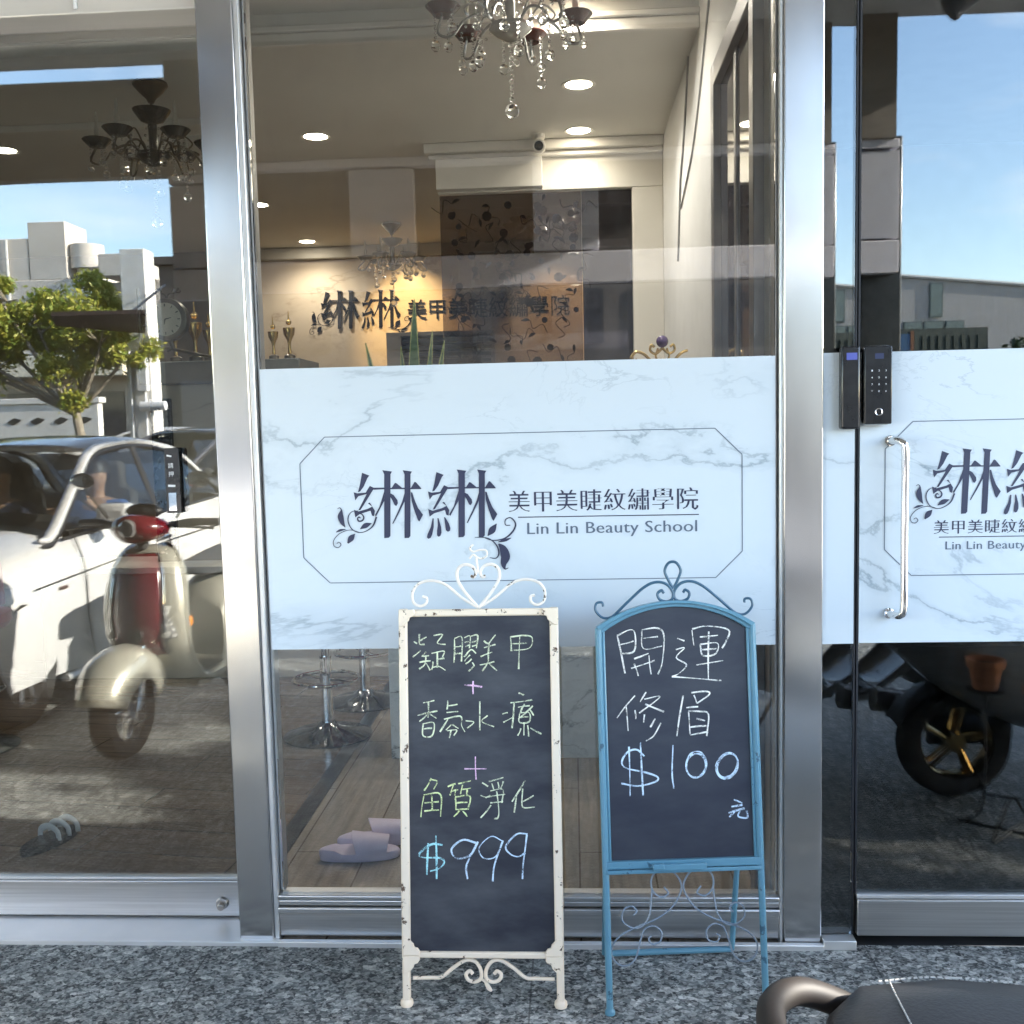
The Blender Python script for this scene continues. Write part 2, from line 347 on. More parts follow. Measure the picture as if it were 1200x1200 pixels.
def thing(name, label, cat, loc=(0, 0, 0), rz=0.0, group=None):
    o = bpy.data.objects.new(name, None); C.objects.link(o); o.empty_display_size = 0.1
    o.location = loc; o.rotation_euler = (0, 0, rz); o['label'] = label; o['category'] = cat
    if group: o['group'] = group
    return o
def tag(o, label, cat, group=None):
    o['label'] = label; o['category'] = cat
    if group: o['group'] = group
    return o
def struct(o, kind='structure'):
    o['kind'] = kind; return o
def copy_tree(o, parent=None):
    c = o.copy(); C.objects.link(c)
    if parent is not None: c.parent = parent
    for ch in list(o.children): copy_tree(ch, c)
    return c

def text_mesh(body, size, thin=0.0, extrude=0.0, space=1.0):
    """outline of some lettering as (verts, faces) in its own plane; thin pulls the horizontal strokes slim"""
    cu = bpy.data.curves.new('lettering', 'FONT'); cu.body = body; cu.size = 1.0; cu.resolution_u = 3; cu.space_character = space
    ob = bpy.data.objects.new('lettering', cu); C.objects.link(ob)
    bpy.context.view_layer.update()
    me = ob.evaluated_get(bpy.context.evaluated_depsgraph_get()).to_mesh()
    bm = bmesh.new(); bm.from_mesh(me)
    bmesh.ops.remove_doubles(bm, verts=bm.verts, dist=1e-4)
    if thin:
        mv = {}
        for v in bm.verts:
            es = [e for e in v.link_edges if len(e.link_faces) == 1]
            n = Vector((0, 0))
            for e in es:
                f = e.link_faces[0]; a, b = [w.co for w in e.verts]; d = Vector((b.x - a.x, b.y - a.y)); q = Vector((-d.y, d.x))
                c = f.calc_center_median(); mid = (a + b) / 2
                if q.dot(Vector((mid.x - c.x, mid.y - c.y))) < 0: q = -q
                if q.length > 1e-9: n += q.normalized()
            if n.length > 1e-6: n.normalize(); mv[v] = (n.x * 0.012, -n.y * thin)
        for v, (a, b) in mv.items(): v.co.x += a; v.co.y += b
    vs = [(v.co.x * size, v.co.y * size) for v in bm.verts]; bm.verts.index_update()
    fs = [[v.index for v in f.verts] for f in bm.faces]
    bm.free(); ob.evaluated_get(bpy.context.evaluated_depsgraph_get()).to_mesh_clear()
    bpy.data.objects.remove(ob); bpy.data.curves.remove(cu)
    return vs, fs
def put_text(mb, body, x0, x1, base, fn, d, height=None, thin=0.0, depth=0.0, space=1.0):
    """lay lettering between x0 and x1 on a baseline (both in the plane of fn)"""
    vs, fs = text_mesh(body, 1.0, thin, 0, space)
    ax = min(v[0] for v in vs); bx = max(v[0] for v in vs); sx = (x1 - x0) / (bx - ax)
    sy = sx if height is None else height
    pts = [(x0 + (u - ax) * sx, base + v * sy) for u, v in vs]
    mb.z += 0.00004
    V = [mb.bm.verts.new(fn(u, v, d + mb.z)) for u, v in pts]
    B_ = [mb.bm.verts.new(fn(u, v, d + mb.z - depth)) for u, v in pts] if depth else None
    cnt = {}
    for f in fs:
        try: mb.bm.faces.new([V[i] for i in f])
        except ValueError: continue
        for i in range(len(f)):
            e = (f[i], f[(i + 1) % len(f)]); k = tuple(sorted(e)); cnt.setdefault(k, []).append(e)
    if depth:
        for k, es in cnt.items():
            if len(es) == 1:
                a, b = es[0]
                try: mb.bm.faces.new((V[b], V[a], B_[a], B_[b]))
                except ValueError: pass
    return mb
CHALK_W=[('y',[(-0.1594,0.905),(-0.151,0.8993)]),('y',[(-0.1628,0.8655),(-0.1417,0.8822)]),('y',[(-0.145,0.9237),(-0.1446,0.8992),(-0.132,0.8972)]),('y',[(-0.1268,0.9159),(-0.1433,0.9067)]),('y',[(-0.1284,0.8783),(-0.1381,0.8672)]),('y',[(-0.14,0.8672),(-0.1209,0.8689)]),('y',[(-0.1458,0.8522),(-0.1173,0.8557)]),('y',[(-0.1285,0.8671),(-0.1326,0.8464),(-0.1468,0.8353)]),('y',[(-0.1287,0.8502),(-0.1187,0.8321)]),('y',[(-0.1089,0.9195),(-0.0861,0.9211),(-0.0996,0.9006),(-0.0788,0.8966)]),('y',[(-0.1144,0.8744),(-0.0828,0.8798),(-0.0868,0.8648)]),('y',[(-0.0999,0.8762),(-0.1004,0.8386)]),('y',[(-0.099,0.8593),(-0.0819,0.8617)]),('y',[(-0.1108,0.8537),(-0.1149,0.8331)]),('y',[(-0.1118,0.8395),(-0.0965,0.8416),(-0.0796,0.8317)]),('y',[(-0.0558,0.9095),(-0.0577,0.8495)]),('y',[(-0.0558,0.9114),(-0.0368,0.9131),(-0.0388,0.8531)]),('y',[(-0.0561,0.8908),(-0.039,0.8925)]),('y',[(-0.0563,0.872),(-0.04,0.8737)]),('y',[(-0.0312,0.913),(-0.0159,0.9166),(-0.0182,0.8866)]),('y',[(-0.0305,0.9018),(-0.0192,0.9035)]),('y',[(-0.0141,0.9166),(0.003,0.9183),(-0.0005,0.8864)]),('y',[(-0.0284,0.8905),(-0.0162,0.8948)]),('y',[(-0.0124,0.9016),(0.0009,0.9044)]),('y',[(-0.0117,0.8911),(0.0008,0.8947)]),('y',[(-0.0318,0.8643),(-0.0145,0.8828),(-0.0014,0.8733)]),('y',[(-0.0166,0.8697),(-0.0312,0.8538)]),('y',[(-0.0129,0.8596),(-0.0282,0.8474)]),('y',[(-0.0112,0.8509),(-0.0075,0.8415),(-0.0209,0.8293)]),('y',[(0.0187,0.905),(0.0322,0.8966)]),('y',[(0.0484,0.9197),(0.0322,0.8992)]),('y',[(0.0188,0.8874),(0.048,0.8953)]),('y',[(0.0098,0.865),(0.0395,0.8763)]),('y',[(0.0077,0.8444),(0.0444,0.8523)]),('y',[(0.0323,0.9011),(0.0293,0.8524)]),('y',[(0.0285,0.8517),(0.0131,0.829)]),('y',[(0.0304,0.8487),(0.0509,0.8298)]),('y',[(0.086,0.9125),(0.0878,0.8781)]),('y',[(0.0853,0.9136),(0.12,0.917),(0.1406,0.9112),(0.1327,0.8851),(0.0855,0.8796)]),('y',[(0.0896,0.8967),(0.1272,0.8982)]),('y',[(0.1094,0.9134),(0.1055,0.8331)]),('p',[(-0.0316,0.7942),(0.0126,0.789)]),('p',[(-0.0099,0.8042),(-0.0103,0.7713)]),('y',[(-0.1375,0.7506),(-0.1089,0.756)]),('y',[(-0.1519,0.7189),(-0.1017,0.7298)]),('y',[(-0.1242,0.7524),(-0.1254,0.7132)]),('y',[(-0.1264,0.7225),(-0.1475,0.7039)]),('y',[(-0.1226,0.7225),(-0.1038,0.7112)]),('y',[(-0.1381,0.6983),(-0.1384,0.6684),(-0.1157,0.6683),(-0.1107,0.7),(-0.1381,0.6983)]),('y',[(-0.1363,0.6852),(-0.1154,0.687)]),('y',[(-0.0748,0.7558),(-0.077,0.7334)]),('y',[(-0.0731,0.7427),(-0.0504,0.7463)]),('y',[(-0.0849,0.7092),(-0.0432,0.7164),(-0.0408,0.694),(-0.0324,0.6772)]),('y',[(-0.0747,0.7091),(-0.0955,0.6775)]),('y',[(-0.0782,0.7259),(-0.0487,0.7284)]),('y',[(-0.0661,0.696),(-0.0803,0.6823)]),('y',[(-0.0635,0.696),(-0.0485,0.6858)]),('y',[(-0.0777,0.6804),(-0.0531,0.6821),(-0.0608,0.668)]),('y',[(-0.0674,0.6822),(-0.0722,0.6625)]),('y',[(0.0064,0.7534),(0.0054,0.6807)]),('y',[(-0.0301,0.7051),(-0.0094,0.7013),(-0.0266,0.6865)]),('y',[(0.0255,0.7178),(0.0106,0.703),(0.0413,0.6898)]),('y',[(0.1046,0.7735),(0.1176,0.7678)]),('y',[(0.0835,0.7491),(0.1381,0.7561)]),('y',[(0.0929,0.749),(0.0897,0.7118),(0.0863,0.6858)]),('y',[(0.0624,0.7213),(0.0764,0.7249)]),('y',[(0.0648,0.7008),(0.0867,0.7119)]),('y',[(0.1021,0.7378),(0.1322,0.7413)]),('y',[(0.1192,0.7459),(0.1087,0.7258)]),('y',[(0.1302,0.7346),(0.1412,0.7171)]),('y',[(0.1397,0.7413),(0.1024,0.7088)]),('y',[(0.1064,0.7236),(0.1053,0.7006),(0.1297,0.7019),(0.1301,0.7242),(0.1064,0.7236)]),('y',[(0.1078,0.7128),(0.128,0.7142)]),('y',[(0.1173,0.7005),(0.116,0.6679)]),('y',[(0.1088,0.6857),(0.1003,0.6672)]),('y',[(0.1258,0.6931),(0.128,0.6652)]),('y',[(0.1321,0.6863),(0.1603,0.6714)]),('p',[(-0.0347,0.5854),(0.021,0.5852)]),('p',[(-0.0068,0.6157),(-0.0057,0.5582)]),('g',[(-0.1188,0.5622),(-0.1373,0.5315)]),('g',[(-0.1181,0.5585),(-0.1038,0.5537),(-0.1134,0.5344)]),('g',[(-0.1382,0.5177),(-0.1464,0.4658)]),('g',[(-0.1393,0.5207),(-0.0966,0.5225),(-0.0965,0.4669)]),('g',[(-0.1365,0.501),(-0.1006,0.504)]),('g',[(-0.1185,0.5196),(-0.1178,0.4825)]),('g',[(-0.1375,0.4806),(-0.1001,0.4832)]),('g',[(-0.0775,0.541),(-0.0578,0.5484)]),('g',[(-0.0631,0.5454),(-0.0721,0.5195)]),('g',[(-0.0671,0.5298),(-0.0512,0.5335)]),('g',[(-0.0569,0.5343),(-0.0597,0.5195)]),('g',[(-0.051,0.5483),(-0.0189,0.5557)]),('g',[(-0.0398,0.5454),(-0.0457,0.5224)]),('g',[(-0.0407,0.5342),(-0.0192,0.5379)]),('g',[(-0.0286,0.5342),(-0.0303,0.5194)]),('g',[(-0.059,0.5139),(-0.0575,0.4832)]),('g',[(-0.059,0.5158),(-0.0221,0.5175),(-0.0274,0.4843)]),('g',[(-0.0554,0.5009),(-0.0283,0.5024)]),('g',[(-0.0567,0.4843),(-0.0274,0.4861)]),('g',[(-0.0481,0.4824),(-0.0634,0.4669)]),('g',[(-0.0406,0.4806),(-0.0295,0.4669)]),('y',[(0.0092,0.5508),(0.0241,0.5415)]),('y',[(0.005,0.5194),(0.0207,0.5138)]),('y',[(0.0262,0.5533),(0.0627,0.5636)]),('y',[(0.0336,0.5489),(0.0383,0.5341)]),('y',[(0.0487,0.5526),(0.0511,0.5378)]),('y',[(0.0626,0.5544),(0.0548,0.5348)]),('y',[(0.0296,0.5304),(0.0608,0.534),(0.058,0.5008)]),('y',[(0.0162,0.5138),(0.0294,0.5193)]),('y',[(0.0237,0.5156),(0.067,0.5222)]),('y',[(0.0292,0.5008),(0.0611,0.5038)]),('y',[(0.0457,0.5304),(0.0503,0.4824),(0.0474,0.4639),(0.038,0.4621)]),('y',[(0.031,0.4953),(0.0043,0.4639)]),('y',[(0.1173,0.5561),(0.0835,0.5037)]),('y',[(0.0958,0.5222),(0.0887,0.4768)]),('y',[(0.111,0.5358),(0.1082,0.5007),(0.1132,0.4889),(0.1401,0.4904)]),('y',[(0.138,0.5191),(0.1108,0.5044)]),('c',[(-0.0925,0.3967),(-0.1207,0.3982),(-0.1504,0.376),(-0.1437,0.366),(-0.0985,0.3643),(-0.0892,0.3525),(-0.1026,0.3385),(-0.1252,0.3318)]),('c',[(-0.1282,0.4011),(-0.1329,0.3229)]),('c',[(-0.1091,0.4196),(-0.1082,0.3127)]),('b',[(-0.0086,0.402),(-0.0415,0.4093),(-0.07,0.3864),(-0.0572,0.3636),(-0.0233,0.3718),(-0.0049,0.4012)]),('b',[(-0.0033,0.4049),(-0.0233,0.3681),(-0.0338,0.3412),(-0.0304,0.3125)]),('b',[(0.0577,0.4068),(0.0298,0.4179),(-0.0005,0.3902),(0.0104,0.3645),(0.0404,0.3682),(0.0588,0.405)]),('b',[(0.0596,0.4079),(0.0441,0.3682),(0.0354,0.3388),(0.0324,0.3069)]),('b',[(0.1215,0.4242),(0.0935,0.4234),(0.0669,0.394),(0.076,0.3756),(0.0964,0.3683),(0.1152,0.3775)]),('b',[(0.1196,0.4234),(0.1146,0.3867),(0.1091,0.35),(0.1067,0.3133)])]
CHALK_B=[('w',[(-0.1442,0.9157),(-0.1284,0.8236)]),('w',[(-0.1454,0.917),(-0.113,0.9308),(-0.1006,0.9212),(-0.1041,0.8777),(-0.1383,0.8724)]),('w',[(-0.1376,0.8952),(-0.1046,0.9027)]),('w',[(-0.0833,0.9279),(-0.0805,0.8834),(-0.0334,0.8883)]),('w',[(-0.0832,0.93),(-0.0447,0.9331),(-0.0283,0.9136),(-0.0348,0.8482),(-0.0464,0.819)]),('w',[(-0.0796,0.9087),(-0.0433,0.9119)]),('w',[(-0.1047,0.8587),(-0.0681,0.8712)]),('w',[(-0.1127,0.8353),(-0.0529,0.853)]),('w',[(-0.1051,0.8469),(-0.0955,0.8163)]),('w',[(-0.0674,0.8661),(-0.0634,0.8195)]),('w',[(0.0048,0.9063),(0.0225,0.8994)]),('w',[(0.0004,0.8785),(0.0219,0.8821),(0.0006,0.859),(0.0256,0.8401),(0.0061,0.8196),(-0.0113,0.8117)]),('w',[(-0.0121,0.8121),(0.1108,0.7983)]),('w',[(0.0422,0.9255),(0.0456,0.8873)]),('w',[(0.0428,0.9285),(0.0793,0.9346),(0.1338,0.9237),(0.1258,0.8943),(0.1158,0.8789)]),('w',[(0.0613,0.908),(0.1067,0.9109)]),('w',[(0.0615,0.8898),(0.0673,0.8621),(0.0991,0.8654),(0.1048,0.8915),(0.0615,0.8898)]),('w',[(0.0653,0.8766),(0.1017,0.8781)]),('w',[(0.0503,0.839),(0.1173,0.848)]),('w',[(0.084,0.9209),(0.0789,0.8035)]),('w',[(-0.1055,0.7681),(-0.1519,0.7145)]),('w',[(-0.1284,0.7449),(-0.1253,0.6818)]),('w',[(-0.1067,0.7324),(-0.1053,0.7105)]),('w',[(-0.0776,0.7757),(-0.0933,0.7522)]),('w',[(-0.0825,0.7586),(-0.0432,0.7633),(-0.0963,0.7246)]),('w',[(-0.0807,0.7464),(-0.0346,0.726)]),('w',[(-0.0833,0.7212),(-0.0865,0.7016)]),('w',[(-0.0573,0.7099),(-0.0699,0.6893)]),('w',[(-0.0432,0.699),(-0.0621,0.6681),(-0.0816,0.6561)]),('w',[(0.0144,0.7645),(-0.0048,0.6654)]),('w',[(0.0351,0.771),(0.0714,0.7733),(0.0797,0.7655),(0.0486,0.7445)]),('w',[(0.0413,0.765),(0.0478,0.7445)]),('w',[(0.021,0.7344),(0.0509,0.736)]),('w',[(0.0266,0.7241),(0.0281,0.6686)]),('w',[(0.0258,0.7258),(0.0547,0.7241),(0.0758,0.7163),(0.0696,0.6631)]),('w',[(0.0456,0.7067),(0.0667,0.701)]),('w',[(0.0287,0.6862),(0.0697,0.6883)]),('w',[(0.0284,0.6669),(0.0734,0.6739)]),('b',[(-0.0871,0.6186),(-0.1056,0.6351),(-0.1292,0.6291),(-0.143,0.607),(-0.1334,0.5908),(-0.0863,0.5788),(-0.0562,0.5666),(-0.0616,0.555),(-0.1043,0.546),(-0.1464,0.5536)]),('b',[(-0.1245,0.6428),(-0.1254,0.5216)]),('b',[(-0.0957,0.6524),(-0.0932,0.5227)]),('b',[(-0.0149,0.6435),(-0.0194,0.5746),(-0.0164,0.5369)]),('b',[(0.0555,0.6223),(0.0638,0.6122),(0.0673,0.5981),(0.0651,0.583),(0.0579,0.5702),(0.047,0.5625),(0.035,0.5616),(0.0245,0.5676),(0.0176,0.5793),(0.016,0.5942),(0.02,0.6088),(0.0287,0.6202),(0.0402,0.6257),(0.052,0.6243),(0.0616,0.6161)]),('b',[(0.0559,0.5709),(0.0457,0.5639),(0.0344,0.5628),(0.0245,0.5681),(0.0181,0.5784),(0.0167,0.5916),(0.0204,0.6047),(0.0286,0.615),(0.0395,0.6202),(0.0506,0.6191),(0.0595,0.6119),(0.0643,0.6003),(0.064,0.5868),(0.0586,0.5743),(0.0493,0.5656)]),('b',[(0.1431,0.6072),(0.1459,0.5936),(0.1425,0.5789),(0.1338,0.5664),(0.1217,0.5587),(0.1087,0.5575),(0.0978,0.5631),(0.0913,0.5742),(0.0906,0.5885),(0.0959,0.6028),(0.106,0.6141),(0.1187,0.6197),(0.1313,0.6186),(0.141,0.6109),(0.1456,0.5983)]),('b',[(0.1211,0.5623),(0.1094,0.5605),(0.0997,0.5651),(0.0942,0.5749),(0.0941,0.5879),(0.0994,0.6013),(0.109,0.612),(0.1207,0.6179),(0.1321,0.6175),(0.1405,0.6109),(0.1443,0.5997),(0.1425,0.5862),(0.1356,0.5735),(0.125,0.5642),(0.1131,0.5604)]),('b',[(0.1319,0.5048),(0.152,0.4958)]),('b',[(0.1249,0.488),(0.1527,0.4916)]),('b',[(0.1172,0.4728),(0.1575,0.4831)]),('b',[(0.1374,0.4809),(0.1189,0.4631)]),('b',[(0.1481,0.4813),(0.1411,0.464),(0.1634,0.46),(0.1624,0.4767)])]
LOGO_POLY=[[(-0.0555,-0.0058),(-0.0356,-0.0137),(-0.0409,-0.0195),(-0.0518,-0.0423),(-0.0624,-0.056),(-0.0685,-0.0579),(-0.0616,-0.0346)],[(-0.0801,-0.0577),(-0.0706,-0.0609),(-0.0474,-0.0593),(-0.0356,-0.0416),(-0.0228,-0.0478),(-0.028,-0.0537),(-0.0536,-0.0922),(-0.0632,-0.1061),(-0.0693,-0.107),(-0.045,-0.0634),(-0.0679,-0.0689),(-0.0763,-0.0798)],[(-0.0813,-0.1052),(-0.0694,-0.11),(-0.0439,-0.1034),(-0.0311,-0.0976),(-0.0424,-0.0884),(-0.0373,-0.0865),(-0.024,-0.1088),(-0.0265,-0.1238),(-0.0325,-0.1217),(-0.0361,-0.1086),(-0.0656,-0.117),(-0.0781,-0.1259)],[(0.0,0.0),(0.0259,-0.004),(0.0217,-0.0113),(0.0159,-0.1777),(0.0117,-0.1827),(-0.0014,-0.1835),(0.0046,-0.011)],[(0.0551,-0.0011),(0.0799,-0.0051),(0.0757,-0.0124),(0.0703,-0.1786),(0.0661,-0.1841),(0.054,-0.1844),(0.0597,-0.0121)],[(-0.0368,-0.0465),(0.0034,-0.0468),(0.0032,-0.0513),(-0.0245,-0.0523)],[(0.0204,-0.0477),(0.0585,-0.0484),(0.0584,-0.0519),(0.0203,-0.0516)],[(0.0234,-0.0482),(0.0329,-0.0345),(0.0369,-0.0355),(0.0525,-0.0488)],[(0.0745,-0.0492),(0.1035,-0.0503),(0.1039,-0.0528),(0.0744,-0.0527)],[(0.0755,-0.0492),(0.086,-0.033),(0.09,-0.0341),(0.104,-0.0508)],[(0.0199,-0.0626),(0.0278,-0.0668),(0.0383,-0.0814),(0.0391,-0.0899),(0.0348,-0.0969),(0.0304,-0.0948),(0.0243,-0.0812),(0.0196,-0.0726)],[(0.058,-0.0633),(0.0573,-0.0853),(0.0412,-0.1165),(0.0246,-0.1452),(0.0221,-0.1442),(0.0388,-0.1114),(0.0513,-0.0842)],[(0.0751,-0.0607),(0.0791,-0.0618),(0.084,-0.0798),(0.0928,-0.1024),(0.1062,-0.1222),(0.0956,-0.1405),(0.0918,-0.1359),(0.0817,-0.1057),(0.0764,-0.0836)],[(0.003,-0.0573),(0.0021,-0.0832),(-0.0097,-0.104),(-0.022,-0.1254),(-0.0244,-0.1203),(-0.011,-0.098)],[(0.1458,-0.0079),(0.1655,-0.0158),(0.1603,-0.0216),(0.1496,-0.0442),(0.1392,-0.0579),(0.1332,-0.0598),(0.1399,-0.0366)],[(0.1217,-0.0596),(0.1311,-0.0628),(0.1541,-0.0612),(0.1656,-0.0435),(0.1784,-0.0498),(0.1733,-0.0556),(0.1481,-0.094),(0.1387,-0.1078),(0.1327,-0.1087),(0.1565,-0.0652),(0.1339,-0.0708),(0.1255,-0.0816)],[(0.1207,-0.1069),(0.1326,-0.1116),(0.1578,-0.1051),(0.1705,-0.0994),(0.1593,-0.0902),(0.1643,-0.0883),(0.1776,-0.1105),(0.1752,-0.1254),(0.1693,-0.1233),(0.1657,-0.1103),(0.1364,-0.1187),(0.1241,-0.1275)],[(0.2007,-0.0021),(0.2264,-0.0061),(0.2222,-0.0134),(0.2177,-0.1791),(0.2135,-0.1841),(0.2005,-0.1848),(0.2054,-0.0131)],[(0.2553,-0.0032),(0.28,-0.0072),(0.2758,-0.0145),(0.2715,-0.18),(0.2674,-0.1855),(0.2554,-0.1858),(0.26,-0.0142)],[(0.1645,-0.0485),(0.2043,-0.0488),(0.2042,-0.0532),(0.1768,-0.0542)],[(0.2212,-0.0496),(0.259,-0.0503),(0.2589,-0.0538),(0.2211,-0.0536)],[(0.2242,-0.0502),(0.2335,-0.0365),(0.2375,-0.0375),(0.253,-0.0507)],[(0.2749,-0.0512),(0.3036,-0.0522),(0.3041,-0.0547),(0.2748,-0.0546)],[(0.2759,-0.0512),(0.2862,-0.035),(0.2901,-0.0361),(0.3041,-0.0527)],[(0.2208,-0.0645),(0.2287,-0.0686),(0.2392,-0.0832),(0.24,-0.0917),(0.2358,-0.0986),(0.2314,-0.0965),(0.2253,-0.083),(0.2206,-0.0744)],[(0.2586,-0.0652),(0.258,-0.0871),(0.2423,-0.1181),(0.226,-0.1468),(0.2236,-0.1457),(0.2399,-0.1131),(0.2521,-0.086)],[(0.2756,-0.0626),(0.2795,-0.0636),(0.2845,-0.0816),(0.2934,-0.1041),(0.3068,-0.1238),(0.2964,-0.142),(0.2925,-0.1375),(0.2824,-0.1074),(0.277,-0.0854)],[(0.204,-0.0592),(0.2033,-0.085),(0.1918,-0.1057),(0.1797,-0.127),(0.1773,-0.1219),(0.1904,-0.0997)],[(0.132,-0.1316),(0.135,-0.1327),(0.1343,-0.1557),(0.1296,-0.1756),(0.1254,-0.1846),(0.1192,-0.1875),(0.1149,-0.1834),(0.1171,-0.1744),(0.1263,-0.1555)],[(0.145,-0.1318),(0.148,-0.1319),(0.1543,-0.156),(0.1549,-0.1711),(0.1516,-0.18),(0.1465,-0.1824),(0.1426,-0.1784),(0.143,-0.1658),(0.1454,-0.1509)],[(0.1631,-0.1292),(0.1661,-0.1302),(0.1756,-0.1464),(0.1792,-0.159),(0.178,-0.1664),(0.1724,-0.1693),(0.167,-0.1652),(0.1655,-0.1512)]]
LOGO_RIB=[([(-0.064,-0.1281),(-0.0679,-0.125),(-0.0716,-0.129),(-0.0689,-0.1361),(-0.0592,-0.1347),(-0.0549,-0.1263),(-0.0606,-0.1171),(-0.0721,-0.1159)],[0.00295,0.00344,0.00393,0.00442,0.00442,0.00393,0.00295,0.00147]),([(-0.0693,-0.108),(-0.0871,-0.1106),(-0.0972,-0.124),(-0.0969,-0.1416),(-0.0864,-0.1594),(-0.0665,-0.1673),(-0.0461,-0.1616),(-0.0294,-0.1478),(-0.0205,-0.1254)],[0.00147,0.00197,0.00295,0.00295,0.00246,0.00197,0.00246,0.00393,0.00491]),([(-0.0661,-0.1577),(-0.0506,-0.1484),(-0.0343,-0.1427)],[0.00147,0.01376,0.00147]),([(-0.1257,-0.1019),(-0.1195,-0.099),(-0.1152,-0.1061),(-0.1179,-0.1221),(-0.114,-0.1388),(-0.1064,-0.1525)],[0.00147,0.00197,0.00442,0.01572,0.01179,0.00147]),([(-0.1322,-0.1652),(-0.1209,-0.1603),(-0.1056,-0.1575)],[0.00147,0.00639,0.00147]),([(-0.0665,-0.1673),(-0.094,-0.1598),(-0.1222,-0.1688),(-0.1392,-0.1872),(-0.1388,-0.2024),(-0.1278,-0.2071),(-0.1199,-0.1997),(-0.1252,-0.1925),(-0.1314,-0.1964)],[0.00147,0.00147,0.00197,0.00197,0.00197,0.00197,0.00197,0.00197,0.00147]),([(-0.0808,-0.1706),(-0.0913,-0.182),(-0.101,-0.1959)],[0.00147,0.01572,0.00393]),([(0.2795,-0.1817),(0.2918,-0.1664),(0.3042,-0.1496)],[0.00197,0.01769,0.00147]),([(0.2718,-0.188),(0.2941,-0.1944),(0.3241,-0.1899),(0.3469,-0.1713),(0.3548,-0.1505),(0.3428,-0.1344),(0.3283,-0.1391),(0.328,-0.1531),(0.3408,-0.1543)],[0.00147,0.00246,0.00393,0.00442,0.00393,0.00295,0.00246,0.00246,0.00197]),([(0.3069,-0.1991),(0.326,-0.1944),(0.342,-0.1887)],[0.00147,0.00737,0.00147]),([(0.2445,-0.1851),(0.2793,-0.1882),(0.3013,-0.206),(0.3082,-0.2287),(0.3004,-0.2426),(0.283,-0.2408)],[0.00147,0.00246,0.00344,0.00393,0.00295,0.00147]),([(0.3078,-0.2036),(0.3195,-0.2168),(0.3259,-0.238),(0.3204,-0.258),(0.3241,-0.2721),(0.3331,-0.2692)],[0.00295,0.01867,0.02457,0.01572,0.00442,0.00147])]
# ------------------------------------------------------------ shared materials
steel = mat('brushed_steel', (0.58, 0.57, 0.56), (0.66, 0.65, 0.64), rough=0.22, metal=1.0, scale=1.5, stretch=(3, 3, 0.8), rvar=0.09, aniso=0.8, detail=9)
steel_dk = mat('satin_steel', (0.50, 0.50, 0.50), (0.60, 0.60, 0.60), rough=0.34, metal=1.0, scale=4, stretch=(0.6, 40, 40), rvar=0.08, bump=0.02)
alu = mat('pale_aluminium', (0.62, 0.63, 0.63), (0.70, 0.70, 0.70), rough=0.4, metal=0.7, scale=6, rvar=0.1)
chrome = mat('chrome', (0.78, 0.76, 0.74), rough=0.05, metal=1.0)
seal = mat('rubber_seal', (0.008, 0.008, 0.012), (0.014, 0.014, 0.018), rough=0.6)
shop_glass = glass_mat('shop_glass', 0.045, (0.95, 0.97, 0.965), wobble=0.0006, smudge=0.03)
door_glass = glass_mat('door_glass', 0.045, (0.86, 0.89, 0.89), wobble=0.0005, smudge=0.02)
film = marble_mat('marble_print_film', (0.59, 0.65, 0.70), (0.20, 0.26, 0.31), 1.7, 0.32)
ink = mat('navy_ink', (0.022, 0.026, 0.06), (0.03, 0.034, 0.075), rough=0.45)
line_ink = mat('grey_blue_ink', (0.10, 0.13, 0.18), rough=0.5)
slide_glass = glass_mat('sliding_door_glass', 0.05, (0.80, 0.83, 0.82), wobble=0.0006, smudge=0.03)
granite = granite_mat('flamed_granite')
black_plastic = mat('black_plastic', (0.012, 0.012, 0.014), (0.02, 0.02, 0.022), rough=0.18, scale=30)
white_mark = mat('white_print', (0.75, 0.76, 0.78), rough=0.5)
fac = lambda u, v, d: (u, -d, v)

# ------------------------------------------------------------ ground
g = MB()
for x0, x1 in ((-60, 60),):
    g.face([(x0, -4.4, 0), (x1, -4.4, 0), (x1, 0.0, 0), (x0, 0.0, 0)])
struct(g.build('pavement', granite))
asph = mat('asphalt', (0.045, 0.045, 0.047), (0.085, 0.083, 0.08), rough=0.85, scale=30, detail=8, bump=0.2, spec=0.3)
g = MB(); g.face([(-400, -400, -0.012), (400, -400, -0.012), (400, -4.4, -0.012), (-400, -4.4, -0.012)])
struct(g.build('road', asph))
g = MB()
for x in (-7.2, -4.85, 2.6, 5.2): g.box(x - 0.05, x + 0.05, -9.5, -4.9, -0.012, -0.007)
g.box(-40, 40, -12.07, -11.95, -0.012, -0.007)
struct(g.build('road_markings', mat('road_paint', (0.55, 0.55, 0.52), (0.7, 0.7, 0.66), rough=0.8, scale=20)))

# ------------------------------------------------------------ shopfront
def post(x0, x1, label):
    o = MB().box(x0, x1, -0.012, 0.11, 0.0, 3.95).build('steel_post', steel, None, 0.004)
    tag(o, label, 'post', 'steel posts of the shopfront'); return o
post(-0.959, -0.861, 'wide brushed steel post between the sliding door and the main window')
post(0.551, 0.653, 'wide brushed steel post between the main window and the keypad door')

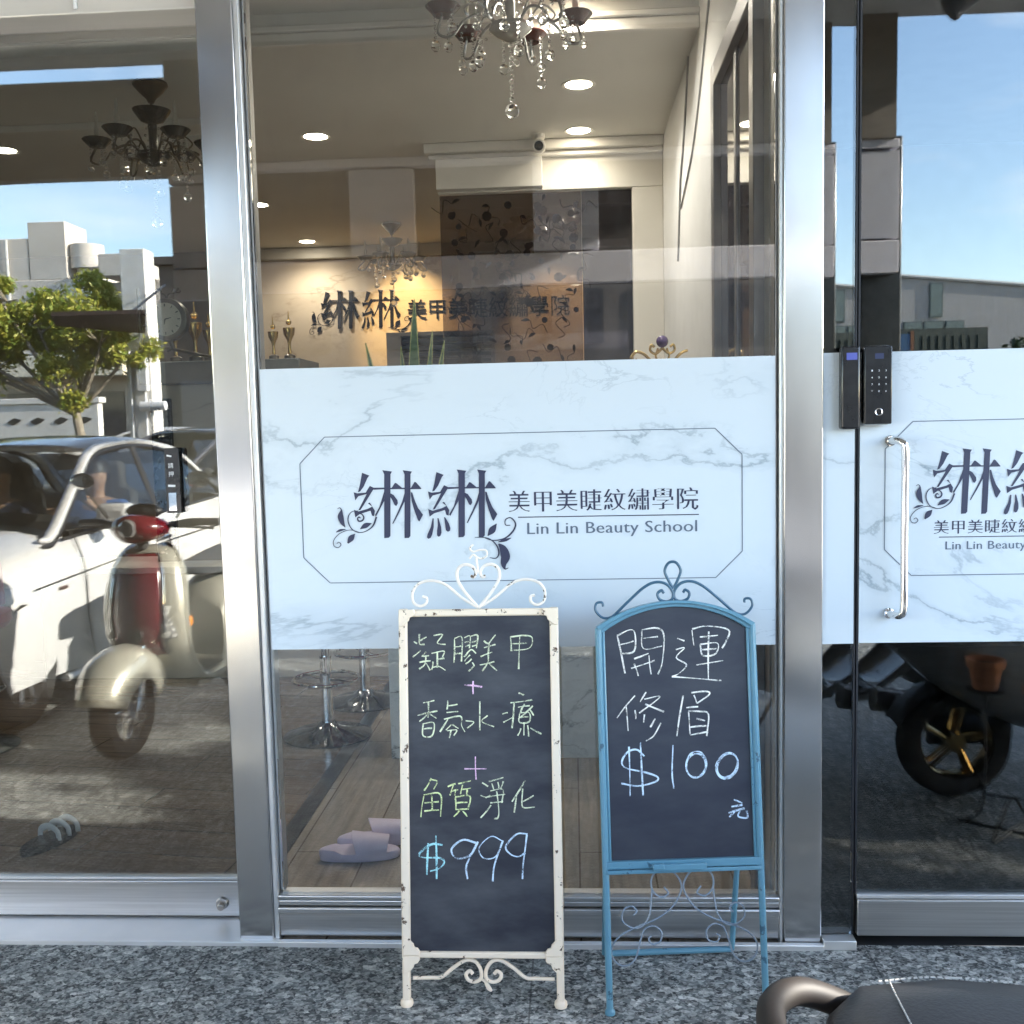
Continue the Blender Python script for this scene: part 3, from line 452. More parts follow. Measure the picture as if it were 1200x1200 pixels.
def lettering_main(parent, ox, oz, s, d, name='logo_lettering', extrude=0.0, m=None, twist=None):
    """the two big characters with their scrolls"""
    mb = MB()
    f = (lambda u, v, q: (ox + u * s, -q, oz + v * s)) if twist is None else twist
    if extrude:
        for p in LOGO_POLY:
            try: mb.prism(p, f, d, d + extrude); 
            except ValueError: pass
        for p, w in LOGO_RIB: mb.ribbon(p, [x * 1.3 for x in w], f, d + extrude * 0.6)
    else:
        for p in LOGO_POLY: mb.sheet(p, f, d)
        for p, w in LOGO_RIB: mb.ribbon(p, w, f, d)
    return mb.build(name, m or ink, parent, normals=bool(extrude))
def octagon(parent, x0, x1, z0, z1, c, d, w=0.0022):
    pts = [(x0 + c, z1), (x1 - c, z1), (x1, z1 - c), (x1, z0 + c), (x1 - c, z0), (x0 + c, z0), (x0, z0 + c), (x0, z1 - c)]
    mb = MB()
    for a, b in zip(pts, pts[1:] + pts[:1]):
        mb.ribbon([a, b], [w, w], fac, d)
    return mb.build('border_line', line_ink, parent, normals=False)

# main window
mw = thing('shop_window', 'large fixed shop window behind the two blackboards, with a wide marble print band', 'window', (-0.15, 0.0, 0.0))
def inmw(o): o.location = (0.15, 0, 0); return o
fr = MB()
fr.box(-0.861, -0.846, -0.006, 0.085, 0.0, 3.0); fr.box(-0.846, -0.834, 0.02, 0.06, 0.14, 3.0)
fr.box(0.541, 0.551, -0.006, 0.085, 0.0, 3.0); fr.box(0.532, 0.541, 0.02, 0.06, 0.14, 3.0)
fr.box(-0.846, 0.541, -0.004, 0.08, 2.93, 3.0)
inmw(fr.build('frame', alu, mw, 0.003))
si = MB(); si.box(-0.846, 0.541, -0.002, 0.08, 0.016, 0.084); si.box(-0.846, 0.541, -0.014, 0.08, 0.086, 0.104)
si.box(-0.846, 0.541, -0.004, 0.08, 0.106, 0.122); si.box(-0.846, 0.541, -0.010, 0.03, 0.124, 0.138)
inmw(si.build('sill', steel_dk, mw, 0.003))
inmw(MB().box(-0.834, 0.532, 0.004, 0.014, 0.138, 2.93).build('glass_pane', shop_glass, mw, normals=True))
fo = inmw(MB().box(-0.8335, 0.5315, -0.0005, 0.003, 0.836, 1.600).build('marble_film', film, mw))
lo = lettering_main(fo, -0.5102, 1.3229, 1.0, 0.0012)
octagon(fo, -0.734, 0.445, 1.019, 1.415, 0.07, 0.0012)
mb = MB(); put_text(mb, '美甲美睫紋繡學院', -0.1735, 0.3305, 1.2075, fac, 0.0012, height=0.0645, thin=0.026, space=1.06)
mb.ribbon([(-0.1485, 1.1895), (0.3316, 1.1885)], [0.0026] * 2, fac, 0.0012)
mb.build('chinese_lettering', ink, fo, normals=False)
mb = MB(); put_text(mb, 'Lin Lin Beauty School', -0.1244, 0.3268, 1.1435, fac, 0.0012, height=0.0445, thin=0.006, space=1.04)
mb.build('latin_lettering', line_ink, fo, normals=False)

# side window
sw = thing('side_window', 'narrow glass strip with marble print between the right steel post and the keypad door', 'window', (0.695, 0.0, 0.0))
def insw(o): o.location = (-0.695, 0, 0); return o
pn = MB().box(-0.0425, 0.0415, 0.004, 0.014, 0.028, 2.63).build('glass_pane', door_glass, sw); pn.rotation_euler = (0, 0, R(2.6))
pn = MB().box(-0.0425, 0.0415, -0.0005, 0.003, 0.836, 1.603).build('marble_film', film, sw); pn.rotation_euler = (0, 0, R(2.6))
insw(MB().box(0.7367, 0.7405, 0.001, 0.02, 0.03, 2.63).build('edge_seal', seal, sw))
insw(MB().box(0.654, 0.742, -0.03, 0.05, 0.0, 0.026).build('base_strip', alu, sw, 0.002))
kb = insw(MB().box(0.693, 0.741, -0.034, -0.001, 1.405, 1.617).build('bolt_case', black_plastic, sw, 0.006, seg=3))
insw(MB().box(0.705, 0.732, -0.0346, -0.0338, 1.582, 1.600).build('blue_window', mat('blue_plastic', (0.10, 0.12, 0.42), rough=0.2), sw))

# keypad door
kd = thing('glass_door', 'right hand glass door with marble print, curved steel pull and black keypad lock', 'door', (1.2, 0.0, 0.0))
def inkd(o): o.location = (-1.2, 0, 0); return o
inkd(MB().box(0.7495, 1.66, 0.004, 0.014, 0.144, 2.60).build('glass_pane', door_glass, kd))
inkd(MB().box(0.7480, 1.66, -0.012, 0.032, 0.032, 0.134).build('bottom_rail', steel_dk, kd, 0.003))
inkd(MB().box(0.7480, 1.66, -0.006, 0.026, 0.1345, 0.146).build('glazing_bead', alu, kd, 0.002))
inkd(MB().box(0.7480, 1.66, -0.012, 0.032, 2.60, 2.66).build('top_rail', steel_dk, kd, 0.003))
inkd(MB().box(0.7440, 0.7490, 0.001, 0.02, 0.146, 2.60).build('edge_seal', seal, kd))
fd = inkd(MB().box(0.7495, 1.66, -0.0005, 0.003, 0.838, 1.602).build('marble_film', film, kd))
lettering_main(fd, 1.0106, 1.3483, 0.93, 0.0012)
octagon(fd, 0.814, 1.60, 1.017, 1.421, 0.07, 0.0012)
mb = MB(); put_text(mb, '美甲美睫紋繡學院', 0.9401, 1.283, 1.1285, fac, 0.0012, height=0.0405, thin=0.024, space=1.06)
mb.ribbon([(0.9538, 1.1175), (1.29, 1.1165)], [0.0022] * 2, fac, 0.0012); mb.build('chinese_lettering', ink, fd, normals=False)
mb = MB(); put_text(mb, 'Lin Lin Beauty School', 0.971, 1.283, 1.0845, fac, 0.0012, height=0.031, thin=0.004, space=1.04); mb.build('latin_lettering', line_ink, fd, normals=False)
hb = MB(); hb.tube([(0.826, -0.004, 1.372), (0.833, -0.03, 1.374), (0.843, -0.05, 1.368), (0.848, -0.056, 1.345), (0.848, -0.056, 1.2), (0.848, -0.056, 1.08), (0.848, -0.056, 0.945), (0.843, -0.05, 0.922), (0.833, -0.03, 0.916), (0.826, -0.004, 0.918)], 0.0098, 16, smooth=5)
hb.cyl((0.826, -0.001, 1.372), (0.826, -0.007, 1.372), 0.014); hb.cyl((0.826, -0.001, 0.918), (0.826, -0.007, 0.918), 0.014)
inkd(hb.build('pull_handle', chrome, kd))
lk = inkd(MB().box(0.749, 0.8235, -0.028, -0.001, 1.414, 1.618).build('keypad_lock', mat('lock_rim', (0.55, 0.52, 0.48), rough=0.2, metal=1), kd, 0.012, seg=4))
MB().box(0.7515, 0.821, -0.0325, -0.0265, 1.4165, 1.6155).build('black_face', black_plastic, lk, 0.004, seg=3)
k = MB()
for r_ in range(4):
    for c_ in range(3):
        x = 0.770 + c_ * 0.0175; z = 1.553 - r_ * 0.0175
        put_text(k, '123456789*0#'[r_ * 3 + c_], x - 0.0017, x + 0.0017, z - 0.002, fac, 0.0328, height=0.0065)
k.build('key_legends', white_mark, lk, normals=False)
k = MB(); k.tube([(0.7875 + 0.0085 * math.cos(a * PI / 12), -0.033, 1.4475 + 0.0085 * math.sin(a * PI / 12)) for a in range(24)], 0.0015, 6, closed=True); k.build('fingerprint_ring', chrome, lk)
MB().box(0.777, 0.799, -0.0333, -0.0324, 1.583, 1.597).build('display', mat('dim_display', (0.05, 0.06, 0.12), rough=0.1), lk)

# sliding door
sl = thing('sliding_door', 'left hand frameless glass sliding door with a steel bottom rail and a black lock', 'door', (-1.9, 0.13, 0.0))
def insl(o): o.location = (1.9, -0.13, 0); return o
insl(MB().box(-3.2, -0.93, 0.130, 0.140, 0.124, 2.62).build('glass_pane', slide_glass, sl))
insl(MB().box(-3.2, -0.93, 0.115, 0.152, 0.014, 0.122).build('bottom_rail', steel_dk, sl, 0.003))
insl(MB().box(-3.2, -0.93, 0.122, 0.146, 0.1225, 0.130).build('glazing_bead', alu, sl, 0.001))
kn = MB(); kn.cyl((-1.05, 0.114, 0.056), (-1.05, 0.103, 0.056), 0.019, 0.017, 20); kn.cyl((-1.05, 0.103, 0.052), (-1.05, 0.092, 0.050), 0.011, 0.010, 16)
insl(kn.build('floor_lock_knob', mat('worn_steel', (0.35, 0.33, 0.3), (0.45, 0.42, 0.4), rough=0.3, metal=1), sl, 0.0015))
lk2 = insl(MB().box(-1.158, -1.107, 0.143, 0.172, 1.207, 1.393).build('sliding_lock', black_plastic, sl, 0.006, seg=3))
bs = insl(MB().box(-1.1545, -1.112, 0.116, 0.1292, 1.208, 1.392).build('lock_face', black_plastic, sl, 0.001))
slf = lambda u, v, d: (u, 0.1158 - d, v)
k = MB(); put_text(k, '請', -1.144, -1.129, 1.337, slf, 0.0008, height=0.016); put_text(k, '押', -1.144, -1.129, 1.313, slf, 0.0008, height=0.016)
k.ribbon([(-1.147, 1.372), (-1.133, 1.369)], [0.005, 0.004], slf, 0.0008); k.ribbon([(-1.147, 1.286), (-1.126, 1.285)], [0.006, 0.006], slf, 0.0008)
k.build('lock_marks', white_mark, bs, normals=False)
MB().box(-1.147, -1.125, 0.1146, 0.1157, 1.215, 1.266).build('silver_plate', chrome, bs)

th = MB(); th.box(-3.2, -0.96, 0.0, 0.20, -0.02, 0.010); th.box(-3.2, -0.845, -0.030, -0.001, -0.004, 0.013); th.box(-0.845, 0.655, -0.034, -0.0155, -0.004, 0.015)
tag(th.build('threshold', alu, None, 0.002), 'pale metal threshold strip along the foot of the shopfront', 'threshold')
hd = MB(); hd.box(-3.3, -0.96, 0.02, 0.20, 2.545, 2.62); hd.box(-3.3, -0.96, 0.0, 0.20, 2.625, 3.1)
hdo = tag(hd.build('door_header', mat('beige_steel', (0.70, 0.66, 0.60), (0.80, 0.75, 0.70), rough=0.4, metal=0.5, scale=2, stretch=(0.5, 5, 8), rvar=0.1), None, 0.004), 'pale metal header above the sliding door', 'door header')
MB().box(-1.292, -1.283, 0.012, 0.019, 2.556, 2.61).build('latch_strip', white_mark, hdo, 0.001)
up = MB(); up.box(-12, -0.96, 0.02, 0.14, 3.1, 3.95); up.box(-0.861, 0.551, 0.02, 0.14, 3.0, 3.95); up.box(0.653, 1.66, 0.0, 0.12, 2.665, 3.95); up.box(1.67, 3.4, 0.0, 0.14, 0.0, 3.95); up.box(-12, -3.3, 0.02, 0.14, 0.0, 3.1)
tag(up.build('front_wall', mat('grey_render', (0.42, 0.41, 0.40), (0.5, 0.49, 0.47), rough=0.8), None), 'grey rendered wall above and beside the glass shopfront', 'wall')

# ------------------------------------------------------------ arcade in front of the shop (seen mirrored in the glass)
soff = mat('soffit_paint', (0.50, 0.48, 0.45), (0.56, 0.54, 0.51), rough=0.8)
tag(MB().box(-30, 3.4, -4.2, 0.02, 3.95, 4.35).build('arcade_slab', soff, None), 'concrete slab that roofs the arcade along the shopfront', 'arcade roof')
lav = mat('lavender_panel', (0.50, 0.50, 0.56), (0.56, 0.56, 0.62), rough=0.6, scale=3)
lav2 = mat('pale_panel', (0.58, 0.57, 0.63), (0.64, 0.63, 0.68), rough=0.6, scale=3)
drk = mat('dark_panel', (0.05, 0.045, 0.042), (0.075, 0.068, 0.06), rough=0.6)
sg = thing('signboard', 'long signboard hung at the arcade edge, its grey framed back reflected in the window', 'signboard', (-0.3, -4.2, 2.34))
def insg(o): o.location = (0.3, 4.2, -2.34); return o
insg(MB().box(-2.76, 2.13, -4.30, -4.24, 2.34, 3.19).build('sign_face', drk, sg))
for a, b in ((-2.76, -2.45), (-1.45, -1.02), (-0.23, 0.20), (1.75, 2.13)): insg(MB().box(a, b, -4.238, -4.16, 2.56, 3.12).build('upright', lav, sg, 0.004))
insg(MB().box(-2.76, 2.13, -4.2385, -4.15, 2.34, 2.545).build('lower_panel', lav2, sg, 0.004))
insg(MB().box(-2.76, 2.13, -4.2385, -4.15, 3.135, 3.19).build('upper_rail', lav2, sg, 0.004))
insg(MB().box(-30, 2.10, -4.235, -4.12, 3.1905, 3.84).box(-2.75, 2.10, -4.235, -4.12, 3.8405, 3.949).build('fascia_board', mat('brown_board', (0.16, 0.14, 0.12), (0.21, 0.185, 0.16), rough=0.6), sg))
pil = mat('black_granite', (0.015, 0.017, 0.02), (0.035, 0.037, 0.04), rough=0.25, scale=40)
tag(MB().box(1.93, 2.20, -4.62, -4.31, 0.0, 3.25).build('arcade_pillar', pil, None, 0.01), 'black stone pillar at the arcade edge, reflected in the keypad door', 'pillar', 'arcade pillars')
bc = thing('security_camera', 'grey bullet camera under the arcade roof, reflected at the top of the keypad door', 'camera', (1.93, -2.4, 3.95))
b = MB(); b.cyl((0, 0, -0.02), (0, 0, -0.52), 0.02); b.build('bracket', drk, bc)
b = MB(); b.cyl((0.10, 0.02, -0.46), (-0.09, -0.02, -0.60), 0.055, 0.055, 20); b.cyl((-0.09, -0.02, -0.60), (-0.115, -0.025, -0.618), 0.062, 0.06, 20); b.build('housing', mat('camera_grey', (0.10, 0.10, 0.11), rough=0.4), bc, 0.006)

# ------------------------------------------------------------ chalkboards
cream = chipped_mat('chipped_cream_paint', (0.82, 0.71, 0.54), (0.78, 0.63, 0.50), (0.10, 0.055, 0.03), 0.615, 0.5, 34)
cream_pale = chipped_mat('chipped_white_paint', (0.82, 0.77, 0.70), (0.78, 0.70, 0.63), (0.13, 0.09, 0.06), 0.60, 0.5, 34)
blue_p = chipped_mat('worn_blue_paint', (0.075, 0.20, 0.285), (0.115, 0.26, 0.345), (0.03, 0.09, 0.14), 0.64, 0.32, 30)
slate = slate_mat('wiped_slate', (0.016, 0.018, 0.028), (0.066, 0.070, 0.078))
slate_b = slate_mat('plain_slate', (0.019, 0.022, 0.036), (0.042, 0.046, 0.058))
CH = {'y': chalk_mat('yellow_chalk', (0.74, 0.78, 0.55)), 'g': chalk_mat('lime_chalk', (0.76, 0.84, 0.42)), 'p': chalk_mat('pink_chalk', (0.86, 0.55, 0.74)), 'c': chalk_mat('cyan_chalk', (0.45, 0.82, 0.86)), 'b': chalk_mat('blue_chalk', (0.62, 0.76, 0.90)), 'w': chalk_mat('white_chalk', (0.82, 0.80, 0.74))}
def lean(o, u, v):
    u = Vector(u); v = Vector(v); n = u.cross(v); y = -n
    m = Matrix(((u.x, y.x, v.x), (u.y, y.y, v.y), (u.z, y.z, v.z)))
    o.rotation_euler = m.to_euler()
def chalk(parent, data, w, seed):
    rnd = random.Random(seed); groups = {}
    for c, pts in data: groups.setdefault(c, []).append(pts)
    data = list(data); runs = []
    for c, pts in data:
        if not runs or runs[-1][0] != c: runs.append((c, []))
        runs[-1][1].append(pts)
    names = {'y': 'yellow_writing', 'g': 'lime_writing', 'p': 'pink_plus', 'c': 'cyan_writing', 'b': 'blue_writing', 'w': 'white_writing'}
    for c, L in runs:
        mb = MB()
        for pts in L:
            k = w * (1.25 if c in 'bc' else 1.0)
            if len(pts) == 2:
                a, b = pts; pts = [a, ((a[0] + b[0]) / 2 + rnd.uniform(-.0012, .0012), (a[1] + b[1]) / 2 + rnd.uniform(-.0012, .0012)), b]
            mb.ribbon(pts, [k * rnd.uniform(0.55, 1.35) for _ in pts], lambda u, v, d: (u, -d, v), 0.0006)
        mb.build(names[c], CH[c], parent, normals=False)

wb = thing('sandwich_board', 'tall cream framed blackboard on the pavement offering the $999 nail treatment', 'blackboard', (-0.25, -0.315, 0.0))
lean(wb, (1, 0, 0), (0, 0.1369, 0.9906))
X0, X1 = -0.197, 0.207
bd = MB().box(X0 + 0.012, X1 - 0.012, 0.0, 0.012, 0.13, 0.978).build('blackboard', slate, wb)
chalk(bd, CHALK_W, 0.0034, 3)
f = MB(); f.box(X0, X0 + 0.022, -0.010, 0.022, 0.118, 0.987); f.box(X1 - 0.022, X1, -0.010, 0.022, 0.118, 0.987)
f.box(X0 + 0.0222, X1 - 0.0222, -0.008, 0.020, 0.967, 0.985); f.box(X0 + 0.0222, X1 - 0.0222, -0.008, 0.020, 0.120, 0.136)
f.build('frame', cream, wb, 0.004)
def plate(mb, cx, cz, sx, sz):
    pts = [(0, 0), (0.062, 0), (0.062, 0.006)] if False else None
    P = []
    # stepped art corner plate
    for a in range(9):
        t = PI / 2 * a / 8; P.append((0.030 + 0.014 * math.cos(t), 0.014 + 0.012 * math.sin(t)))
    poly = [(0, 0), (0.040, 0), (0.042, 0.010), (0.036, 0.018), (0.028, 0.020), (0.026, 0.028), (0.018, 0.036), (0.010, 0.042), (0, 0.044)]
    mb.prism([(cx + sx * a, cz + sz * b) for a, b in poly], lambda u, v, d: (u, -d, v), 0.004, 0.013)
for q in (((X0 + 0.001, 0.986, 1, -1),), ((X1 - 0.001, 0.986, -1, -1),), ((X0 + 0.004, 0.128, 1, 1), (X0 + 0.004, 0.1275, 1, -1)), ((X1 - 0.004, 0.128, -1, 1), (X1 - 0.004, 0.1275, -1, -1))):
    c = MB()
    for a in q: plate(c, *a)
    c.build('corner_plate', cream, wb, 0.002)
for x in (X0 + 0.010, X1 - 0.010):
    l = MB(); l.box(x - 0.0095, x + 0.0095, -0.0085, 0.016, 0.016, 0.1178); l.build('leg', cream, wb, 0.004)
    l = MB(); l.lathe([(0, 0), (0.014, 0), (0.0165, 0.006), (0.0155, 0.014), (0.011, 0.019), (0, 0.019)], (x, 0.003, 0.0)); l.build('foot', cream, wb)
def scroll(mb, pts, r, mirror=False, cx=0.0, n=8):
    P = [((2 * cx - a if mirror else a), 0.004, b) for a, b in pts]
    mb.tube(P, r, 8, smooth=n)
top = MB(); cx = 0.006
side = [(0.0, 0.988), (-0.04, 1.012), (-0.085, 1.048), (-0.12, 1.058), (-0.152, 1.050), (-0.168, 1.028), (-0.166, 1.004), (-0.150, 0.994), (-0.134, 1.000), (-0.132, 1.014), (-0.143, 1.018)]
heart = [(0.0, 0.988), (-0.03, 1.022), (-0.052, 1.058), (-0.052, 1.084), (-0.036, 1.097), (-0.016, 1.093), (-0.006, 1.078), (-0.010, 1.066), (-0.019, 1.068)]
for mir in (False, True):
    scroll(top, [(cx + a, b) for a, b in side], 0.0036, mir, cx); scroll(top, [(cx + a, b) for a, b in heart], 0.0040, mir, cx)
scroll(top, [(cx - 0.022, 1.112), (cx - 0.012, 1.122), (cx - 0.002, 1.115), (cx + 0.008, 1.112), (cx + 0.022, 1.118), (cx + 0.021, 1.132), (cx + 0.006, 1.134), (cx - 0.012, 1.130), (cx - 0.020, 1.138), (cx - 0.012, 1.148)], 0.0026)
scroll(top, [(cx, 1.074), (cx - 0.002, 1.095), (cx - 0.004, 1.115)], 0.0030)
top.build('top_scroll', cream_pale, wb)
bot = MB()
half = [(-0.1765, 0.068), (-0.13, 0.069), (-0.105, 0.071), (-0.075, 0.094), (-0.045, 0.112), (-0.022, 0.110), (-0.008, 0.092), (-0.006, 0.070), (-0.020, 0.060), (-0.038, 0.064), (-0.044, 0.078), (-0.034, 0.086), (-0.027, 0.079)]
for mir in (False, True): scroll(bot, [(cx + a, b) for a, b in half], 0.0048, mir, cx)
scroll(bot, [(cx - 0.004, 0.066), (cx + 0.008, 0.056), (cx + 0.018, 0.040), (cx + 0.010, 0.044), (cx + 0.004, 0.060)], 0.0035)
bot.build('bottom_scroll', cream, wb)
def rear(mb, x, z0, y1, r=0.007):  # hinged rear leg in the board's own leaning frame
    mb.tube([(x, 0.02, z0), (x, y1, 0.036)], r, 8)
for x in (X0 + 0.012, X1 - 0.012):
    l = MB(); rear(l, x, 0.80, 0.255, 0.006); l.build('rear_leg', cream, wb)

bb = thing('sandwich_board', 'arched blue framed blackboard on the pavement offering a $100 brow trim', 'blackboard', (0.258, -0.317, 0.0))
lean(bb, (0.9962973, 0.08597489, 0.0), (-0.0115904, 0.13431234, 0.99087126))
H = 0.198
def arch(h, z0, zc, n=18):  # shallow arch from (-h, z0) over (0, zc) to (h, z0)
    return [(h * t, z0 + (zc - z0) * math.cos(t * PI / 2 * 0.92) ** 0.8 if abs(t) < 1 else z0) for t in [-1 + 2 * i / n for i in range(n + 1)]]
def arch2(h, z0, zc, n=20):
    s = zc - z0; r = (h * h + s * s) / (2 * s); return [(h * t, zc - r + math.sqrt(r * r - (h * t) ** 2)) for t in [-1 + 2 * i / n for i in range(n + 1)]]
inner = [(-H + 0.016, 0.36)] + arch2(H - 0.016, 0.925, 0.985) + [(H - 0.016, 0.36)]
bm_ = MB(); bm_.prism(inner, lambda u, v, d: (u, -d, v), -0.010, 0.0); bd = bm_.build('blackboard', slate_b, bb)
chalk(bd, CHALK_B, 0.0033, 5)
out_ = arch2(H, 0.940, 1.001); inn = arch2(H - 0.016, 0.925, 0.985); mid = arch2(H - 0.0075, 0.933, 0.9935)
def molding(mb, A, B_, y0, y1):
    va = [[(a[0], y, a[1]) for a in A] for y in (y0, y1)]; vb = [[(b[0], y, b[1]) for b in B_] for y in (y0, y1)]
    mb.loft([va[0], va[1], vb[1], vb[0], va[0]], closed=False, cap=False)
f = MB()
molding(f, out_, [(u * 0.985, v) for u, v in mid], -0.016, 0.016); molding(f, [(u * 1.0, v - 0.0008) for u, v in mid], inn, -0.009, 0.014)
for sx in (-1, 1):
    f.tube([(sx * (H - 0.006), -0.004, 0.335), (sx * (H - 0.006), -0.004, 0.938)], 0.0085, 10); f.tube([(sx * (H - 0.0175), -0.003, 0.345), (sx * (H - 0.0175), -0.003, 0.930)], 0.0045, 8)
f.box(-H + 0.008, H - 0.008, -0.012, 0.012, 0.347, 0.366); f.box(-H + 0.008, H - 0.008, -0.016, 0.010, 0.336, 0.3455)
f.build('frame', blue_p, bb, 0.002)
l = MB(); l.box(-0.075, 0.055, -0.024, -0.0165, 0.343, 0.359); l.box(-0.078, -0.050, -0.026, -0.0165, 0.347, 0.361); l.build('chalk_ledge', blue_p, bb, 0.002)
for sx in (-1, 1):
    l = MB(); l.tube([(sx * (H - 0.006), -0.004, 0.010), (sx * (H - 0.006), -0.004, 0.3355)], 0.0085, 12); l.build('leg', blue_p, bb)
    l = MB(); l.lathe([(0, 0), (0.0125, 0), (0.013, 0.008), (0.0085, 0.014), (0, 0.014)], (sx * (H - 0.006), -0.004, -0.002)); l.build('foot', blue_p, bb)
top = MB(); cx = 0.0
curl = [(-0.150, 0.962), (-0.178, 0.962), (-0.196, 0.980), (-0.194, 0.998), (-0.180, 1.000), (-0.177, 0.990)]
arm = [(-0.165, 0.9605), (-0.150, 0.968), (-0.115, 1.000), (-0.075, 1.034), (-0.045, 1.047), (-0.018, 1.042), (-0.002, 1.022), (-0.004, 1.004), (-0.018, 0.998), (-0.035, 1.004), (-0.040, 1.018), (-0.030, 1.026), (-0.024, 1.019)]
for mir in (False, True): scroll(top, curl, 0.0032, mir); scroll(top, arm, 0.0036, mir)
scroll(top, [(0.0, 1.030), (-0.012, 1.052), (-0.020, 1.074), (-0.012, 1.092), (0.0, 1.097), (0.012, 1.092), (0.020, 1.074), (0.012, 1.052), (0.0, 1.030)], 0.0036)
top.build('top_scroll', mat('deep_blue_paint', (0.03, 0.085, 0.14), (0.045, 0.11, 0.17), rough=0.35), bb)
br = MB()
A_ = [(-0.050, 0.262), (-0.043, 0.256), (-0.030, 0.270), (-0.034, 0.292), (-0.060, 0.298), (-0.078, 0.285), (-0.080, 0.250), (-0.082, 0.215), (-0.100, 0.190)]
def rs(pts, mir=False):
    br.tube([((-a if mir else a), 0.018, b) for a, b in pts], 0.0024, 7, smooth=6)
rear_scroll = [[(-0.046, 0.292), (-0.036, 0.276), (-0.056, 0.268), (-0.076, 0.288), (-0.074, 0.320), (-0.050, 0.335), (-0.022, 0.328), (-0.004, 0.302), (-0.006, 0.276), (-0.030, 0.240), (-0.070, 0.214), (-0.120, 0.196), (-0.165, 0.172), (-0.182, 0.140), (-0.170, 0.112), (-0.145, 0.104), (-0.122, 0.122), (-0.110, 0.160), (-0.098, 0.190), (-0.074, 0.198), (-0.056, 0.182), (-0.060, 0.160), (-0.080, 0.154), (-0.088, 0.168), (-0.080, 0.174)],
               [(-0.076, 0.288), (-0.080, 0.250), (-0.086, 0.222), (-0.104, 0.198), (-0.130, 0.196), (-0.152, 0.214), (-0.148, 0.240), (-0.128, 0.248), (-0.116, 0.236), (-0.124, 0.226)]]
for mir in (False, True):
    for q in rear_scroll: rs(q, mir)
br.build('lower_scroll', mat('grey_blue_iron', (0.16, 0.20, 0.25), (0.22, 0.27, 0.32), rough=0.45), bb)
rl = MB(); rl.tube([(H - 0.030, 0.030, 0.60), (H - 0.030, 0.243, 0.050)], 0.0075, 10); rl.build('rear_leg', blue_p, bb)
rl = MB(); rl.tube([(-H + 0.022, 0.030, 0.60), (-H + 0.022, 0.243, 0.050)], 0.0075, 10); rl.build('rear_leg', blue_p, bb)
rl = MB(); rl.tube([(-H + 0.022, 0.243, 0.050), (H - 0.030, 0.243, 0.050)], 0.0085, 10); rl.build('rear_bar', blue_p, bb)
# ------------------------------------------------------------ interior of the salon
wallp = mat('warm_wall_paint', (0.68, 0.65, 0.59), (0.72, 0.69, 0.63), rough=0.75, scale=3)
ceilp = mat('ceiling_paint', (0.70, 0.68, 0.63), (0.74, 0.72, 0.67), rough=0.8, scale=2)
trimp = mat('white_trim', (0.74, 0.71, 0.66), (0.78, 0.75, 0.70), rough=0.55)
floor_a = plank_mat('dark_wood_tile', (0.15, 0.108, 0.08), (0.19, 0.14, 0.105), (0.05, 0.04, 0.03), 1.2, 0.2, 0.12, 0.18)
floor_b = plank_mat('pale_wood_tile', (0.28, 0.235, 0.185), (0.33, 0.28, 0.225), (0.12, 0.09, 0.06), 1.2, 0.24, R(90), 0.25)
g = MB(); g.face([(-8, 0.0, 0.0), (-1.045, 0.0, 0.0), (-1.045, 8, 0.0), (-8, 8, 0.0)]); struct(g.build('floor', floor_a))
g = MB(); g.face([(-1.0, 0.0, 0.0), (0.6, 0.0, 0.0), (0.6, 8, 0.0), (-1.0, 8, 0.0)]); struct(g.build('floor', floor_b))
g = MB(); g.box(-1.055, -0.99, 0.30, 8, -0.01, 0.004); g.box(-1.045, 0.54, 0.22, 0.30, -0.01, 0.006); struct(g.build('floor', mat('dark_edging', (0.012, 0.011, 0.010), (0.02, 0.018, 0.016), rough=0.35)))
g = MB(); g.box(-8, 0.54, 1.56, 8, 3.0, 3.12); g.box(-8, 0.54, 0.1, 1.56, 3.12, 3.2); struct(g.build('ceiling', ceilp))
m = MB(); m.box(-8, 0.535, 1.535, 1.5595, 2.985, 3.035); m.box(-8, 0.535, 1.52, 1.5595, 3.036, 3.06); m.box(-4.6, -1.82, 2.49, 2.53, 2.965, 2.9995); m.box(-2.25, -1.82, 2.535, 2.57, 2.90, 2.93)
tag(m.build('crown_molding', trimp, None, 0.005), 'white moulding along the step in the salon ceiling', 'moulding')
# right wall with a framed opening
w = MB(); w.box(0.535, 0.60, 1.02, 8, 0, 3.2); w.box(0.535, 0.60, 0.10, 1.02, 2.66, 3.2); w.box(0.535, 0.60, 0.1, 0.17, 0, 2.66)
tag(w.build('side_wall', mat('white_wall_paint', (0.78, 0.77, 0.75), (0.82, 0.81, 0.79), rough=0.7), None), 'white painted side wall at the right of the salon', 'wall')
dfm = thing('framed_side_door', 'aluminium framed dark glass door in the white side wall', 'door', (0.535, 0.6, 0))
f = MB()
f.box(-0.03, 0.03, -0.43, -0.36, 0, 2.655); f.box(-0.03, 0.03, 0.35, 0.415, 0, 2.655); f.box(-0.03, 0.03, -0.3595, 0.3495, 2.58, 2.655); f.box(-0.012, 0.03, -0.02, 0.02, 0, 2.579)
f.build('frame', mat('grey_aluminium', (0.35, 0.34, 0.36), (0.42, 0.41, 0.43), rough=0.35, metal=0.6), dfm, 0.004)
MB().box(-0.005, 0.004, -0.359, 0.349, 0.02, 2.579).build('glass_pane', mat('smoked_glass', (0.10, 0.10, 0.13), rough=0.03, spec=0.9), dfm)
